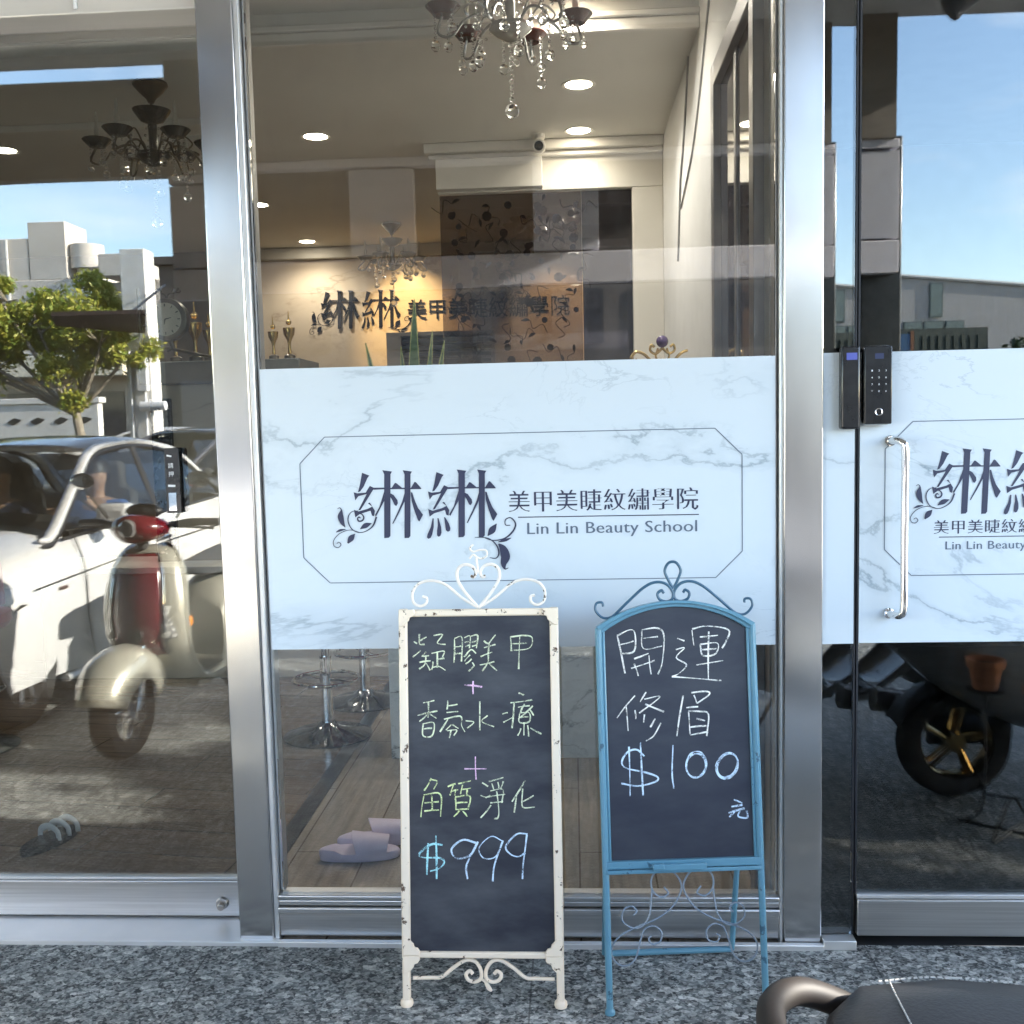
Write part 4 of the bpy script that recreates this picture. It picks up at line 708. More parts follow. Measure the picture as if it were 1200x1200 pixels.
cbl = MB(); cbl.tube([(0.531, 1.9, 2.995), (0.530, 2.1, 2.7), (0.530, 2.25, 2.55), (0.530, 2.35, 2.3), (0.530, 2.4, 2.2)], 0.005, 6, smooth=6); cbl.tube([(0.530, 1.2, 2.99), (0.530, 1.7, 2.6), (0.530, 2.25, 2.42)], 0.004, 6, smooth=6)
tag(cbl.build('wall_cable', mat('grey_cable', (0.3, 0.3, 0.3), rough=0.6)), 'thin grey cables running loose down the white side wall', 'cable')
sp = MB(); sp.box(-0.001, 0.0, 0, 0.01, 0, 0.01)
# partition with patterned glass
pw = thing('partition', 'beige partition with a dark floral glass panel behind the shop window', 'partition', (-0.2, 3.2, 0))
def inpw(o): o.location = (0.2, -3.2, 0); return o
p = MB(); p.box(-0.735, 0.534, 3.2, 3.32, 2.735, 2.999); p.box(0.362, 0.534, 3.2, 3.32, 0.0, 2.734)
inpw(p.build('frame', wallp, pw, 0.004))
m = MB(); m.box(-0.80, 0.5335, 3.13, 3.199, 2.945, 2.999); m.box(-0.78, 0.5335, 3.165, 3.199, 2.915, 2.944); inpw(m.build('cornice', trimp, pw, 0.006))
m = MB(); m.box(-0.735, -0.14, 3.12, 3.199, 2.742, 2.905); inpw(m.build('pelmet', trimp, pw, 0.003))
fg = inpw(MB().box(-0.733, 0.075, 3.25, 3.26, 0.0, 2.733).build('patterned_glass', glass_mat('smoked_pattern_glass', 0.03, (0.55, 0.51, 0.50)), pw))
fl = MB(); rnd = random.Random(11)
ff = lambda u, v, d: (u, 3.249 - d, v)
for i in range(150):
    u = rnd.uniform(-0.70, 0.05); v = rnd.uniform(1.55, 2.70); k = rnd.random()
    if k < 0.35:
        r_ = rnd.uniform(0.014, 0.026); fl.sheet([(u + r_ * math.cos(a * PI / 8) * (1 + 0.12 * (a % 2)), v + r_ * math.sin(a * PI / 8) * (1 + 0.12 * (a % 2))) for a in range(16)], ff, 0.0008)
    else:
        a = rnd.uniform(0, 6.28); L_ = rnd.uniform(0.03, 0.055); fl.ribbon([(u, v), (u + L_ / 2 * math.cos(a), v + L_ / 2 * math.sin(a) + 0.006), (u + L_ * math.cos(a), v + L_ * math.sin(a))], [0.003, 0.018, 0.002], ff, 0.0008)
    if k > 0.55:
        a = rnd.uniform(0, 6.28); fl.ribbon([(u, v), (u + 0.05 * math.cos(a), v + 0.05 * math.sin(a)), (u + 0.07 * math.cos(a + 1), v + 0.1 * math.sin(a + 1)), (u + 0.12 * math.cos(a + .6), v + 0.12 * math.sin(a + .6))], [0.004] * 4, ff, 0.0008)
fl.build('floral_decal', mat('floral_print', (0.006, 0.004, 0.004), (0.014, 0.009, 0.008), rough=0.9, spec=0.03), fg, normals=False)
inpw(MB().box(0.077, 0.360, 3.25, 3.262, 0.0, 2.733).build('dark_mirror', mat('dark_mirror', (0.06, 0.055, 0.065), rough=0.04, metal=0.9), pw))
# back wall with lettering
tag(MB().box(-3.2, 0.534, 6.4, 6.5, 0, 3.0).build('back_wall', marble_mat('warm_marble_wall', (0.55, 0.44, 0.31), (0.22, 0.15, 0.09), 1.1, 0.3, 1.0), None), 'warm lit marble back wall carrying the dark raised sign', 'wall')
m = MB(); m.box(-3.2, 0.534, 6.33, 6.399, 2.90, 2.999); tag(m.build('back_cornice', trimp, None, 0.006), 'white cornice above the marble back wall', 'cornice')
ws = thing('wall_sign', 'dark raised shop lettering on the warm marble back wall', 'sign', (-1.5, 6.4, 2.45))
tw = lambda u, v, d: (-2.055 + u * 1.83 - -1.5, -0.001 - d, 2.625 + v * 1.83 - 2.45)
lettering_main(ws, 0, 0, 1, 0.006, 'big_letters', 0.012, mat('sign_black', (0.004, 0.004, 0.006), rough=0.7, spec=0.1), tw)
mb = MB(); put_text(mb, '美甲美睫紋繡學院', 0.07, 1.50, -0.085, lambda u, v, d: (u, -d, v), 0.02, height=0.19, depth=0.012); mb.build('small_letters', MATS['sign_black'], ws, normals=False)
# left end of the salon
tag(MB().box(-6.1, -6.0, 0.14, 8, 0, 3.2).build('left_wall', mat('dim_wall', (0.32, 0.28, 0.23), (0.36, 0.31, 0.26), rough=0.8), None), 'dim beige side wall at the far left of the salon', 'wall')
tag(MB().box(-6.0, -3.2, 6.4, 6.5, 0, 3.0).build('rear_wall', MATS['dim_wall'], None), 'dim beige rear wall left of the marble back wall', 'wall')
cab = thing('display_cabinet', 'tall beige stone cabinet with a dark shelf behind the left hand glass', 'cabinet', (-2.0, 3.3, 0))
MB().box(-0.42, 0.32, -0.1, 0.25, 0.0, 1.70).build('body', marble_mat('beige_marble', (0.50, 0.43, 0.33), (0.25, 0.19, 0.13), 1.4, 0.3), cab, 0.004)
MB().box(-0.50, 0.45, -0.18, 0.28, 1.702, 1.83).build('shelf', mat('dark_green_shelf', (0.06, 0.065, 0.055), (0.09, 0.09, 0.08), rough=0.4), cab, 0.006)
MB().box(-0.46, -0.34, -0.135, -0.101, 0.35, 1.62).build('black_screen', black_plastic, cab, 0.004)
gold = mat('trophy_gold', (0.60, 0.42, 0.16), (0.72, 0.52, 0.22), rough=0.25, metal=1.0)
bronze = mat('dark_bronze', (0.10, 0.08, 0.06), (0.16, 0.13, 0.09), rough=0.35, metal=0.8)
def trophy():
    t = thing('trophy', '', 'trophy', (0, 0, 0), 0, 'trophies on the dark shelf')
    b = MB(); b.lathe([(0, 0), (0.035, 0), (0.035, 0.025), (0.02, 0.035), (0, 0.035)]); b.build('base', bronze, t)
    b = MB(); b.lathe([(0.0, 0.036), (0.012, 0.04), (0.008, 0.09), (0.014, 0.12), (0.034, 0.16), (0.038, 0.20), (0.0, 0.205)]); b.build('cup', gold, t)
    b = MB(); b.ball((0, 0, 0.235), 0.018); b.lathe([(0, 0.25), (0.006, 0.25), (0.003, 0.30), (0, 0.31)]); b.build('finial', gold, t)
    return t
tr0 = trophy()
for i, (x, y, z, s, lab) in enumerate(((-2.30, 3.2, 1.83, 1.0, 'small gold trophy at the left end of the dark shelf, next to the round clock'), (-2.20, 3.25, 1.83, 1.15, 'gold trophy second from the left on the dark shelf'), (-2.10, 3.2, 1.83, 0.9, 'short gold trophy in the middle of the dark shelf'), (-1.99, 3.25, 1.83, 1.05, 'gold trophy close to the left steel post on the dark shelf'), (-1.72, 3.2, 1.83, 0.8, 'gold trophy just inside the left edge of the shop window'), (-1.64, 3.25, 1.83, 0.92, 'tallest gold trophy, the right one by the left edge of the shop window'))):
    t = tr0 if i == 0 else copy_tree(tr0); t.location = (x, y, z); t.scale = (s, s, s); t['label'] = lab
# clock on a bracket
ck = thing('bracket_clock', 'round bronze bracket clock with branching ironwork behind the left hand glass', 'clock', (-1.667, 1.5, 1.896))
c = MB(); c.lathe([(0.0, -0.03), (0.070, -0.03), (0.086, -0.022), (0.089, 0.0), (0.086, 0.022), (0.070, 0.03), (0.0, 0.03)], axis='Y', n=32); c.build('case', bronze, ck)
c = MB(); c.lathe([(0.0, -0.0315), (0.068, -0.0315)], axis='Y', n=32); dial = c.build('dial', mat('aged_dial', (0.50, 0.44, 0.35), (0.58, 0.52, 0.42), rough=0.5), ck)
c = MB()
for k in range(12):
    a = k * PI / 6; c.ribbon([(0.052 * math.sin(a), 0.052 * math.cos(a)), (0.063 * math.sin(a), 0.063 * math.cos(a))], [0.004, 0.004], lambda u, v, d: (u, -0.032 - d, v), 0.0005)
c.build('hour_marks', black_plastic, dial, normals=False)
for (dx, dz, wd) in ((0.026, 0.006, 0.005), (-0.004, -0.022, 0.006)):
    c = MB(); c.ribbon([(0, 0), (dx, dz)], [wd, 0.002], lambda u, v, d: (u, -0.034 - d, v), 0.0005); c.build('clock_hand', black_plastic, dial, normals=False)
c = MB()
for sx in (-1, 1):
    c.tube([(0, 0, 0.088), (sx * 0.01, 0, 0.105), (sx * 0.035, 0, 0.112), (sx * 0.05, 0, 0.13)], 0.004, 6, smooth=5); c.tube([(sx * 0.02, 0, 0.108), (sx * 0.028, 0, 0.128)], 0.003, 6); c.tube([(sx * 0.035, 0, 0.112), (sx * 0.055, 0, 0.110), (sx * 0.06, 0, 0.12)], 0.003, 6)
c.tube([(0, 0, -0.088), (0.01, 0, -0.115), (-0.01, 0, -0.13)], 0.005, 6, smooth=5)
c.tube([(-0.088, 0, 0.02), (-0.11, 0, 0.04), (-0.118, 0, 0.10)], 0.007, 6, smooth=5); c.tube([(-0.088, 0, -0.02), (-0.11, 0, -0.03), (-0.118, 0, -0.09)], 0.007, 6, smooth=5)
c.tube([(-0.121, 0, -0.12), (-0.121, 0, 0.13)], 0.008, 8); c.tube([(-0.121, 0, -0.09), (-0.121, 1.625, -0.11)], 0.008, 8)
c.build('ironwork', bronze, ck)


# downlights
warm = (1.0, 0.93, 0.84)
glow = emit_mat('lamp_glow', (1.0, 0.86, 0.66), 6.0)
def downlight(x, y, z, lab, p=3.0):
    t = thing('downlight', lab, 'downlight', (x, y, z), 0, 'recessed ceiling downlights')
    b = MB(); b.lathe([(0.062, -0.001), (0.080, -0.004), (0.082, -0.0005), (0.062, -0.0005)], n=28); b.build('trim_ring', trimp, t)
    b = MB(); b.lathe([(0.0, -0.002), (0.062, -0.002)], n=28); b.build('lamp', glow, t, normals=False)
    L_ = bpy.data.lights.new('downlight_lamp', 'SPOT'); L_.energy = p; L_.color = warm; L_.spot_size = R(150); L_.spot_blend = 0.7; L_.shadow_soft_size = 0.06
    o = bpy.data.objects.new('downlight_lamp', L_); C.objects.link(o); o.parent = t; o.location = (0, 0, -0.03)
for a in ((-1.355, 2.912, 3.0, 'large glowing downlight at the left of the main window ceiling, nearest the left steel post'), (-2.176, 4.556, 3.0, 'glowing downlight half hidden by the left edge of the main window'), (-2.219, 6.059, 3.0, 'small glowing downlight farthest back, above the raised wall sign'), (-3.106, 2.933, 3.0, 'glowing downlight cut by the left edge of the picture, beside the dark chandelier'), (0.054, 1.394, 3.12, 'glowing downlight right behind the red cup of the crystal chandelier'), (0.060, 2.229, 3.0, 'glowing downlight in mid ceiling right of the hanging crystal balls'), (0.066, 3.0, 3.0, 'glowing downlight just right of the dome camera near the cornice')):
    downlight(*a, p=1.1 if a[1] == 3.0 else 4.2)
# warm wash on the lettering
def wash(x, y, z, tx, ty, tz, p):
    L_ = bpy.data.lights.new('picture_light', 'SPOT'); L_.energy = p; L_.color = (1.0, 0.68, 0.32); L_.spot_size = R(62); L_.spot_blend = 0.8; L_.shadow_soft_size = 0.03
    o = bpy.data.objects.new('picture_light', L_); C.objects.link(o); o.location = (x, y, z); o.rotation_euler = (Vector((x, y, z)) - Vector((tx, ty, tz))).to_track_quat('Z', 'Y').to_euler()
wash(-1.5, 5.6, 2.93, -1.4, 6.4, 2.3, 11); wash(-0.15, 5.6, 2.93, -0.1, 6.4, 2.25, 6)

# camera under the cornice
dc = thing('dome_camera', 'white bullet camera on the salon ceiling by the cornice', 'camera', (-0.152, 3.05, 3.0))
b = MB(); b.lathe([(0, 0), (0.035, 0), (0.035, -0.02), (0.02, -0.03), (0, -0.03)]); b.build('mount', trimp, dc)
b = MB(); b.cyl((0.0, 0.07, -0.052), (0.0, -0.045, -0.07), 0.034, 0.036, 20); b.build('housing', trimp, dc, 0.003)
b = MB(); b.cyl((0.0, -0.044, -0.070), (0.0, -0.052, -0.0715), 0.026, 0.024, 20); b.build('lens', black_plastic, dc)

# chandeliers
def crystal_mat():
    m = bpy.data.materials.new('cut_crystal'); m.use_nodes = True; b = m.node_tree.nodes['Principled BSDF']
    b.inputs['Base Color'].default_value = (0.95, 0.96, 0.96, 1); b.inputs['Roughness'].default_value = 0.0; b.inputs['Transmission Weight'].default_value = 1.0; b.inputs['IOR'].default_value = 1.5
    MATS['cut_crystal'] = m; return m
crystal = crystal_mat(); red_glass = mat('dark_red_glass', (0.07, 0.012, 0.008), (0.10, 0.016, 0.01), rough=0.12, coat=0.5); frosted = mat('candle_sleeve', (0.65, 0.62, 0.55), rough=0.4)
def chandelier(label, cup_mat, metal, loc, arms=6, R_=0.30, rod=0.25, seed=1, lit=True):
    rnd = random.Random(seed)
    t = thing('chandelier', label, 'chandelier', loc, 0, None)
    b = MB(); b.lathe([(0, 0), (0.075, 0), (0.078, -0.012), (0.05, -0.045), (0.022, -0.07), (0.012, -0.09), (0, -0.09)]); b.build('canopy', metal, t)
    z0 = -0.09 - rod
    b = MB(); b.tube([(0, 0, -0.08), (0, 0, z0 + 0.01)], 0.006, 8); b.build('chain_rod', metal, t)
    b = MB(); b.lathe([(0, z0 + 0.012), (0.055, z0 + 0.012), (0.085, z0 + 0.03), (0.08, z0 + 0.02), (0.05, z0 - 0.02), (0.02, z0 - 0.03), (0.018, z0 - 0.14), (0.03, z0 - 0.15), (0.075, z0 - 0.16), (0.08, z0 - 0.175), (0.05, z0 - 0.20), (0.02, z0 - 0.215), (0, z0 - 0.22)]); b.build('stem_cups', cup_mat if not lit else crystal if False else metal, t)
    zb = z0 - 0.17
    for k in range(arms):
        a = 2 * PI * (k + 0.25) / arms; ca, sa = math.cos(a), math.sin(a)
        P = lambda r, z: (r * ca, r * sa, z)
        b = MB(); b.tube([P(0.04, zb), P(0.10, zb + 0.045), P(0.17, zb + 0.02), P(0.22, zb - 0.04), P(0.27, zb - 0.03), P(R_, zb + 0.04)], 0.0055, 7, smooth=5)
        b.tube([P(0.06, zb + 0.02), P(0.12, zb + 0.09), P(0.17, zb + 0.06), P(0.15, zb + 0.03)], 0.004, 6, smooth=5)
        arm = b.build('arm', metal if not lit else crystal_arm, t)
        b = MB(); b.lathe([(0, zb + 0.04), (0.03, zb + 0.042), (0.062, zb + 0.066), (0.065, zb + 0.062), (0.035, zb + 0.030), (0.0, zb + 0.026)], (R_ * ca, R_ * sa, 0)); b.build('drip_cup', cup_mat, arm)
        b = MB(); b.lathe([(0, zb + 0.043), (0.012, zb + 0.043), (0.012, zb + 0.11), (0.006, zb + 0.125), (0.009, zb + 0.15), (0.003, zb + 0.185), (0, zb + 0.187)], (R_ * ca, R_ * sa, 0), n=12); b.build('candle', frosted, arm)
        b = MB()
        for j in range(3):
            aa = a + (j - 1) * 0.22; L_ = rnd.uniform(0.05, 0.11); r2 = R_ - 0.02 + 0.05 * (j % 2)
            x, y = r2 * math.cos(aa), r2 * math.sin(aa); z = zb + 0.045
            n = int(L_ / 0.016)
            for q in range(n): b.ball((x, y, z - 0.012 - q * 0.016), 0.0062, seg=8, rings=6)
            b.ball((x, y, z - 0.014 - n * 0.016 - 0.012), rnd.uniform(0.013, 0.019), (1, 1, 1.15), 12, 8)
        # swag to the stem
        for q in range(1, 9):
            s = q / 9; b.ball((R_ * (1 - s) * ca, R_ * (1 - s) * sa, zb + 0.04 + (z0 - zb - 0.04) * s - 0.10 * math.sin(PI * s)), 0.0058, seg=8, rings=6)
        # inner strand
        aa = a + 0.5; L_ = rnd.uniform(0.08, 0.17); n = int(L_ / 0.017)
        for q in range(n): b.ball((0.15 * math.cos(aa), 0.15 * math.sin(aa), zb + 0.0 - q * 0.017), 0.0062, seg=8, rings=6)
        b.ball((0.15 * math.cos(aa), 0.15 * math.sin(aa), zb - n * 0.017 - 0.014), 0.019, (1, 1, 1.1), 12, 8)
        b.build('crystal_strand', crystal, arm, angle=20)
    b = MB()
    for q in range(10): b.ball((0, 0, zb - 0.062 - q * 0.0215), 0.0078 if q % 3 else 0.010, seg=8, rings=6)
    b.ball((0, 0, zb - 0.062 - 0.235), 0.027, (1, 1, 1), 14, 10); b.build('centre_drop', crystal, t, angle=20)
    return t
crystal_arm = mat('glass_arm', (0.55, 0.55, 0.52), (0.62, 0.62, 0.6), rough=0.08, metal=0.6)
chandelier('crystal chandelier with dark red cups hanging close behind the shop window', red_glass, MATS['glass_arm'], (-0.2, 1.2, 3.12), 6, 0.25, -0.03, 4)
blk = mat('black_glass', (0.012, 0.014, 0.012), rough=0.12, coat=0.6)
chandelier('black cupped chandelier with crystal strands behind the left hand glass', blk, bronze, (-1.87, 1.95, 3.0), 6, 0.24, 0.06, 9, False)
cf = chandelier('pale crystal chandelier far back above the raised wall sign', crystal_arm, MATS['glass_arm'], (-1.38, 5.4, 3.0), 6, 0.21, 0.06, 5)

# furniture
ds = thing('reception_desk', 'white marble fronted reception desk half hidden by the blackboards', 'desk', (-0.3, 1.75, 0))
MB().box(-0.505, 0.55, -0.19, 0.19, 0.0, 0.74).build('body', marble_mat('desk_marble', (0.82, 0.84, 0.82), (0.16, 0.17, 0.16), 2.6, 0.25, 1.3), ds, 0.003)
MB().box(-0.53, 0.57, -0.21, 0.21, 0.741, 0.77).build('desk_top', trimp, ds, 0.004)
ct = thing('counter', 'pale long counter with a beige panelled foot behind the bar stools', 'counter', (-2.2, 3.0, 0))
MB().box(-0.9, 1.4, 0.0, 0.4, 0.0, 0.62).build('body', mat('beige_laminate', (0.58, 0.52, 0.45), (0.62, 0.56, 0.49), rough=0.4), ct, 0.004)
MB().box(-0.95, 1.43, -0.06, 0.44, 0.621, 0.66).build('counter_top', trimp, ct, 0.004)
red_leather = mat('red_leather', (0.22, 0.012, 0.03), (0.30, 0.02, 0.045), rough=0.3, coat=0.3)
def bar_stool():
    t = thing('bar_stool', '', 'bar stool', (0, 0, 0), 0, 'chrome pedestal stools in the salon')
    b = MB(); b.lathe([(0, 0), (0.20, 0), (0.205, 0.008), (0.17, 0.02), (0.06, 0.045), (0.035, 0.07), (0, 0.07)], n=36); b.build('base', mat('dark_chrome', (0.22, 0.22, 0.22), rough=0.12, metal=1.0), t)
    b = MB(); b.cyl((0, 0, 0.06), (0, 0, 0.38), 0.028); b.cyl((0, 0, 0.38), (0, 0, 0.56), 0.019); b.build('pillar', chrome, t)
    b = MB(); b.tube([(0.15 * math.cos(a * PI / 12), 0.15 * math.sin(a * PI / 12), 0.27) for a in range(24)], 0.009, 8, closed=True); b.tube([(0.028, 0, 0.27), (0.15, 0, 0.27)], 0.008, 8); b.tube([(-0.028, 0, 0.27), (-0.15, 0, 0.27)], 0.008, 8); b.build('foot_ring', chrome, t)
    b = MB(); b.lathe([(0, 0.56), (0.19, 0.565), (0.205, 0.59), (0.20, 0.63), (0.15, 0.65), (0, 0.65)], n=30); b.build('seat', red_leather, t)
    b = MB(); rings = []
    for k in range(9):
        a = -1.0 + 2.0 * k / 8; h = 0.30 - 0.10 * abs(a) ** 2.5
        rings.append([(0.19 * math.sin(a), 0.19 * math.cos(a) * 1.0, 0.63), (0.215 * math.sin(a), 0.215 * math.cos(a), 0.64), (0.205 * math.sin(a), 0.235 * math.cos(a), 0.63 + h), (0.18 * math.sin(a), 0.20 * math.cos(a), 0.63 + h)])
    b.loft(rings); b.build('backrest', red_leather, t, 0.01, 50)
    return t
s0 = bar_stool()
for i, (x, y, rz, lab) in enumerate(((-1.161, 1.89, 2.6, 'chrome based bar stool nearest the dark floor strip'), (-1.10, 2.46, 2.2, 'chrome based bar stool standing behind the nearest one by the floor strip'), (-2.78, 1.72, 0.5, 'red pedestal stool with its round base at the left edge of the picture'))):
    t = s0 if i == 0 else copy_tree(s0); t.location = (x, y, 0.001); t.rotation_euler = (0, 0, rz); t['label'] = lab
# slippers
lil = mat('lilac_foam', (0.78, 0.66, 0.82), (0.82, 0.71, 0.87), rough=0.55)
def slipper():
    t = thing('slipper', '', 'slipper', (0, 0, 0), 0, 'pair of lilac slippers on the shop floor')
    out = []
    for k in range(28):
        a = 2 * PI * k / 28; x = 0.135 * math.cos(a); w = 0.048 + 0.008 * math.cos(a) ; y = w * math.sin(a) * (1 - 0.12 * math.cos(a) ** 4) - 0.004 * math.cos(2 * a)
        out.append((x, y))
    b = MB(); rings = [[(x * s_, y * s_, z + (0.012 if x < -0.08 else 0.0) * (z > 0)) for x, y in out] for s_, z in ((0.97, 0.0), (1.0, 0.006), (1.0, 0.020), (0.96, 0.026))]
    b.loft(rings); b.build('sole', lil, t, 0.0, 60)
    b = MB(); rr = []
    for k in range(11):
        a = PI * k / 10; y = -0.055 * math.cos(a); z = 0.012 + 0.062 * math.sin(a) ** 0.7
        x0_, x1_ = -0.005 - 0.02 * math.sin(a), 0.088 + 0.012 * math.sin(a)
        rr.append([(x0_, y, z + 0.006 * math.sin(a)), (x1_, y * 0.9, z * 0.86), (x1_, y * 0.9, z * 0.86 + 0.006), (x0_, y * 1.06, z + 0.012 * math.sin(a) + 0.003)])
    b.loft(rr); b.build('strap', lil, t, 0.002, 60)
    return t
s0 = slipper(); s0.location = (-0.735, 0.555, 0.002); s0.rotation_euler = (0, 0, R(8)); s0['label'] = 'lilac slipper in front, nearer the window glass'
s1 = copy_tree(s0); s1.location = (-0.70, 0.668, 0.002); s1.rotation_euler = (0, 0, R(17)); s1['label'] = 'lilac slipper behind its pair, farther from the window glass'
# striped sandal at far left
sn = thing('sandal', 'black sandal with white striped straps on the floor at the left edge', 'sandal', (-1.86, 0.66, 0.001), R(70))
b = MB(); b.loft([[(0.12 * math.cos(a * PI / 10) * s_, 0.045 * math.sin(a * PI / 10) * s_, z) for a in range(20)] for s_, z in ((1, 0), (1.02, 0.02), (0.96, 0.028))]); b.build('sole', black_plastic, sn)
b = MB()
for x in (0.0, 0.045, 0.085):
    b.tube([(x, -0.045, 0.02), (x, -0.038, 0.05), (x, 0, 0.065), (x, 0.038, 0.05), (x, 0.045, 0.02)], 0.012, 8, smooth=5, flat=0.4)
b.build('strap', white_mark, sn)
# snake plant
sp_ = thing('snake_plant', 'tall green snake plant with pale leaf edges behind the marble band', 'plant', (-0.70, 1.75, 0.77))
b = MB(); b.lathe([(0, 0), (0.07, 0), (0.09, 0.16), (0.095, 0.18), (0.08, 0.18), (0.075, 0.16), (0, 0.15)]); b.build('pot', trimp, sp_)
leaf_g = mat('snake_leaf', (0.03, 0.09, 0.035), (0.10, 0.19, 0.09), rough=0.4, scale=14, stretch=(1, 1, 3)); leaf_e = mat('leaf_edge', (0.36, 0.40, 0.16), rough=0.5)
for (px, py, hh, lx, ww, cu) in ((0.01, 0.0, 1.06, 0.02, 0.026, 0.012), (-0.155, 0.02, 0.88, -0.045, 0.020, -0.02), (-0.02, 0.03, 0.86, -0.02, 0.02, 0.015), (0.075, -0.01, 0.92, 0.03, 0.018, 0.01), (0.10, 0.02, 0.88, 0.05, 0.02, -0.01)):
    b = MB(); e = MB(); rings = []; 
    for k in range(13):
        s = k / 12; w_ = ww * (0.6 + 0.6 * math.sin(min(1, s * 1.15) * PI * 0.62)) * (1 - s ** 5); x = px * 0.4 + (px - px * .4) * s + lx * s * s; z = 0.15 + (hh) * s; y = py + cu * math.sin(s * 5)
        tw_ = s * 0.9; dx, dy = w_ * math.cos(tw_), w_ * math.sin(tw_)
        rings.append([(x - dx, y - dy, z), (x, y + 0.004, z), (x + dx, y + dy, z), (x, y - 0.002, z)])
    b.loft(rings); lf = b.build('leaf', leaf_g, sp_)
    e.tube([r_[0] for r_ in rings], 0.0028, 5); e.tube([r_[2] for r_ in rings], 0.0028, 5); e.build('pale_edge', leaf_e, lf)
# gilded chair with a purple stone
th_ = thing('gilded_chair', 'gilded high backed chair topped by a purple crystal ball, right of the floral glass', 'chair', (0.42, 2.05, 0.0))
b = MB()
for sx in (-1, 1):
    b.tube([(0, 0, 1.76), (sx * 0.03, 0, 1.735), (sx * 0.055, 0, 1.75), (sx * 0.05, 0, 1.775), (sx * 0.035, 0, 1.765)], 0.006, 7, smooth=5)
    b.tube([(sx * 0.05, 0, 1.70), (sx * 0.085, 0, 1.735), (sx * 0.12, 0, 1.745), (sx * 0.142, 0, 1.72), (sx * 0.13, 0, 1.70), (sx * 0.115, 0, 1.712)], 0.007, 7, smooth=5)
    b.tube([(sx * 0.005, 0, 1.69), (sx * 0.03, 0, 1.72), (sx * 0.02, 0, 1.76)], 0.005, 7, smooth=5)
    b.tube([(sx * 0.15, 0, 0.95), (sx * 0.16, 0, 1.4), (sx * 0.12, 0, 1.66), (0, 0, 1.70)], 0.016, 8, smooth=6)
b.build('crest', gold, th_)
b = MB(); b.ball((0, 0, 1.79), 0.028); b.build('purple_stone', mat('purple_crystal', (0.06, 0.03, 0.14), (0.12, 0.07, 0.22), rough=0.08, coat=0.8, scale=40), th_)
b = MB(); b.box(-0.15, 0.15, 0.01, 0.05, 0.95, 1.64); b.build('backrest', red_leather, th_, 0.02)
b = MB(); b.box(-0.2, 0.2, -0.42, 0.03, 0.38, 0.48); b.build('seat', red_leather, th_, 0.03)
for x in (-0.18, 0.18):
    for y in (-0.38, 0.0):
        b = MB(); b.tube([(x, y, 0), (x, y, 0.38)], lambda t: 0.014 + 0.012 * t, 8); b.build('leg', gold, th_)
# louvred cabinet on the back wall
lv = thing('louvre_box', 'grey framed box with dark louvres below the raised wall sign', 'cabinet', (-1.22, 5.5, 0.9))
b = MB(); b.box(-0.25, 0.6, 0.0, 0.3, 0.0, 1.0); b.box(-0.25, 0.6, 0.0, 0.3, 1.235, 1.265); b.box(-0.25, -0.13, 0.0, 0.3, 1.0005, 1.2345); b.box(-0.1295, 0.6, 0.25, 0.3, 1.0005, 1.2345); b.build('case', mat('grey_case', (0.28, 0.26, 0.24), rough=0.5), lv, 0.003)
b = MB()
for k in range(4): b.box(-0.128, 0.59, 0.02, 0.22, 1.015 + 0.055 * k, 1.045 + 0.055 * k)
b.build('louvre', mat('navy_slat', (0.02, 0.024, 0.035), rough=0.3), lv)
# dark neighbouring room behind the keypad door
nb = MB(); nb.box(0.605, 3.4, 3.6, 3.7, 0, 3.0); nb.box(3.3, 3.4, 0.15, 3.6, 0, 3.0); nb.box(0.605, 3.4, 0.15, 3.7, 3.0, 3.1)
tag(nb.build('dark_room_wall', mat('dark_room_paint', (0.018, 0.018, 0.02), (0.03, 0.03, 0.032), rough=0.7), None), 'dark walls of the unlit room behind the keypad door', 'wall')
g = MB(); g.face([(0.602, 0.0, 0.0005), (3.3, 0.0, 0.0005), (3.3, 3.6, 0.0005), (0.602, 3.6, 0.0005)]); struct(g.build('floor', MATS['dark_room_paint']))
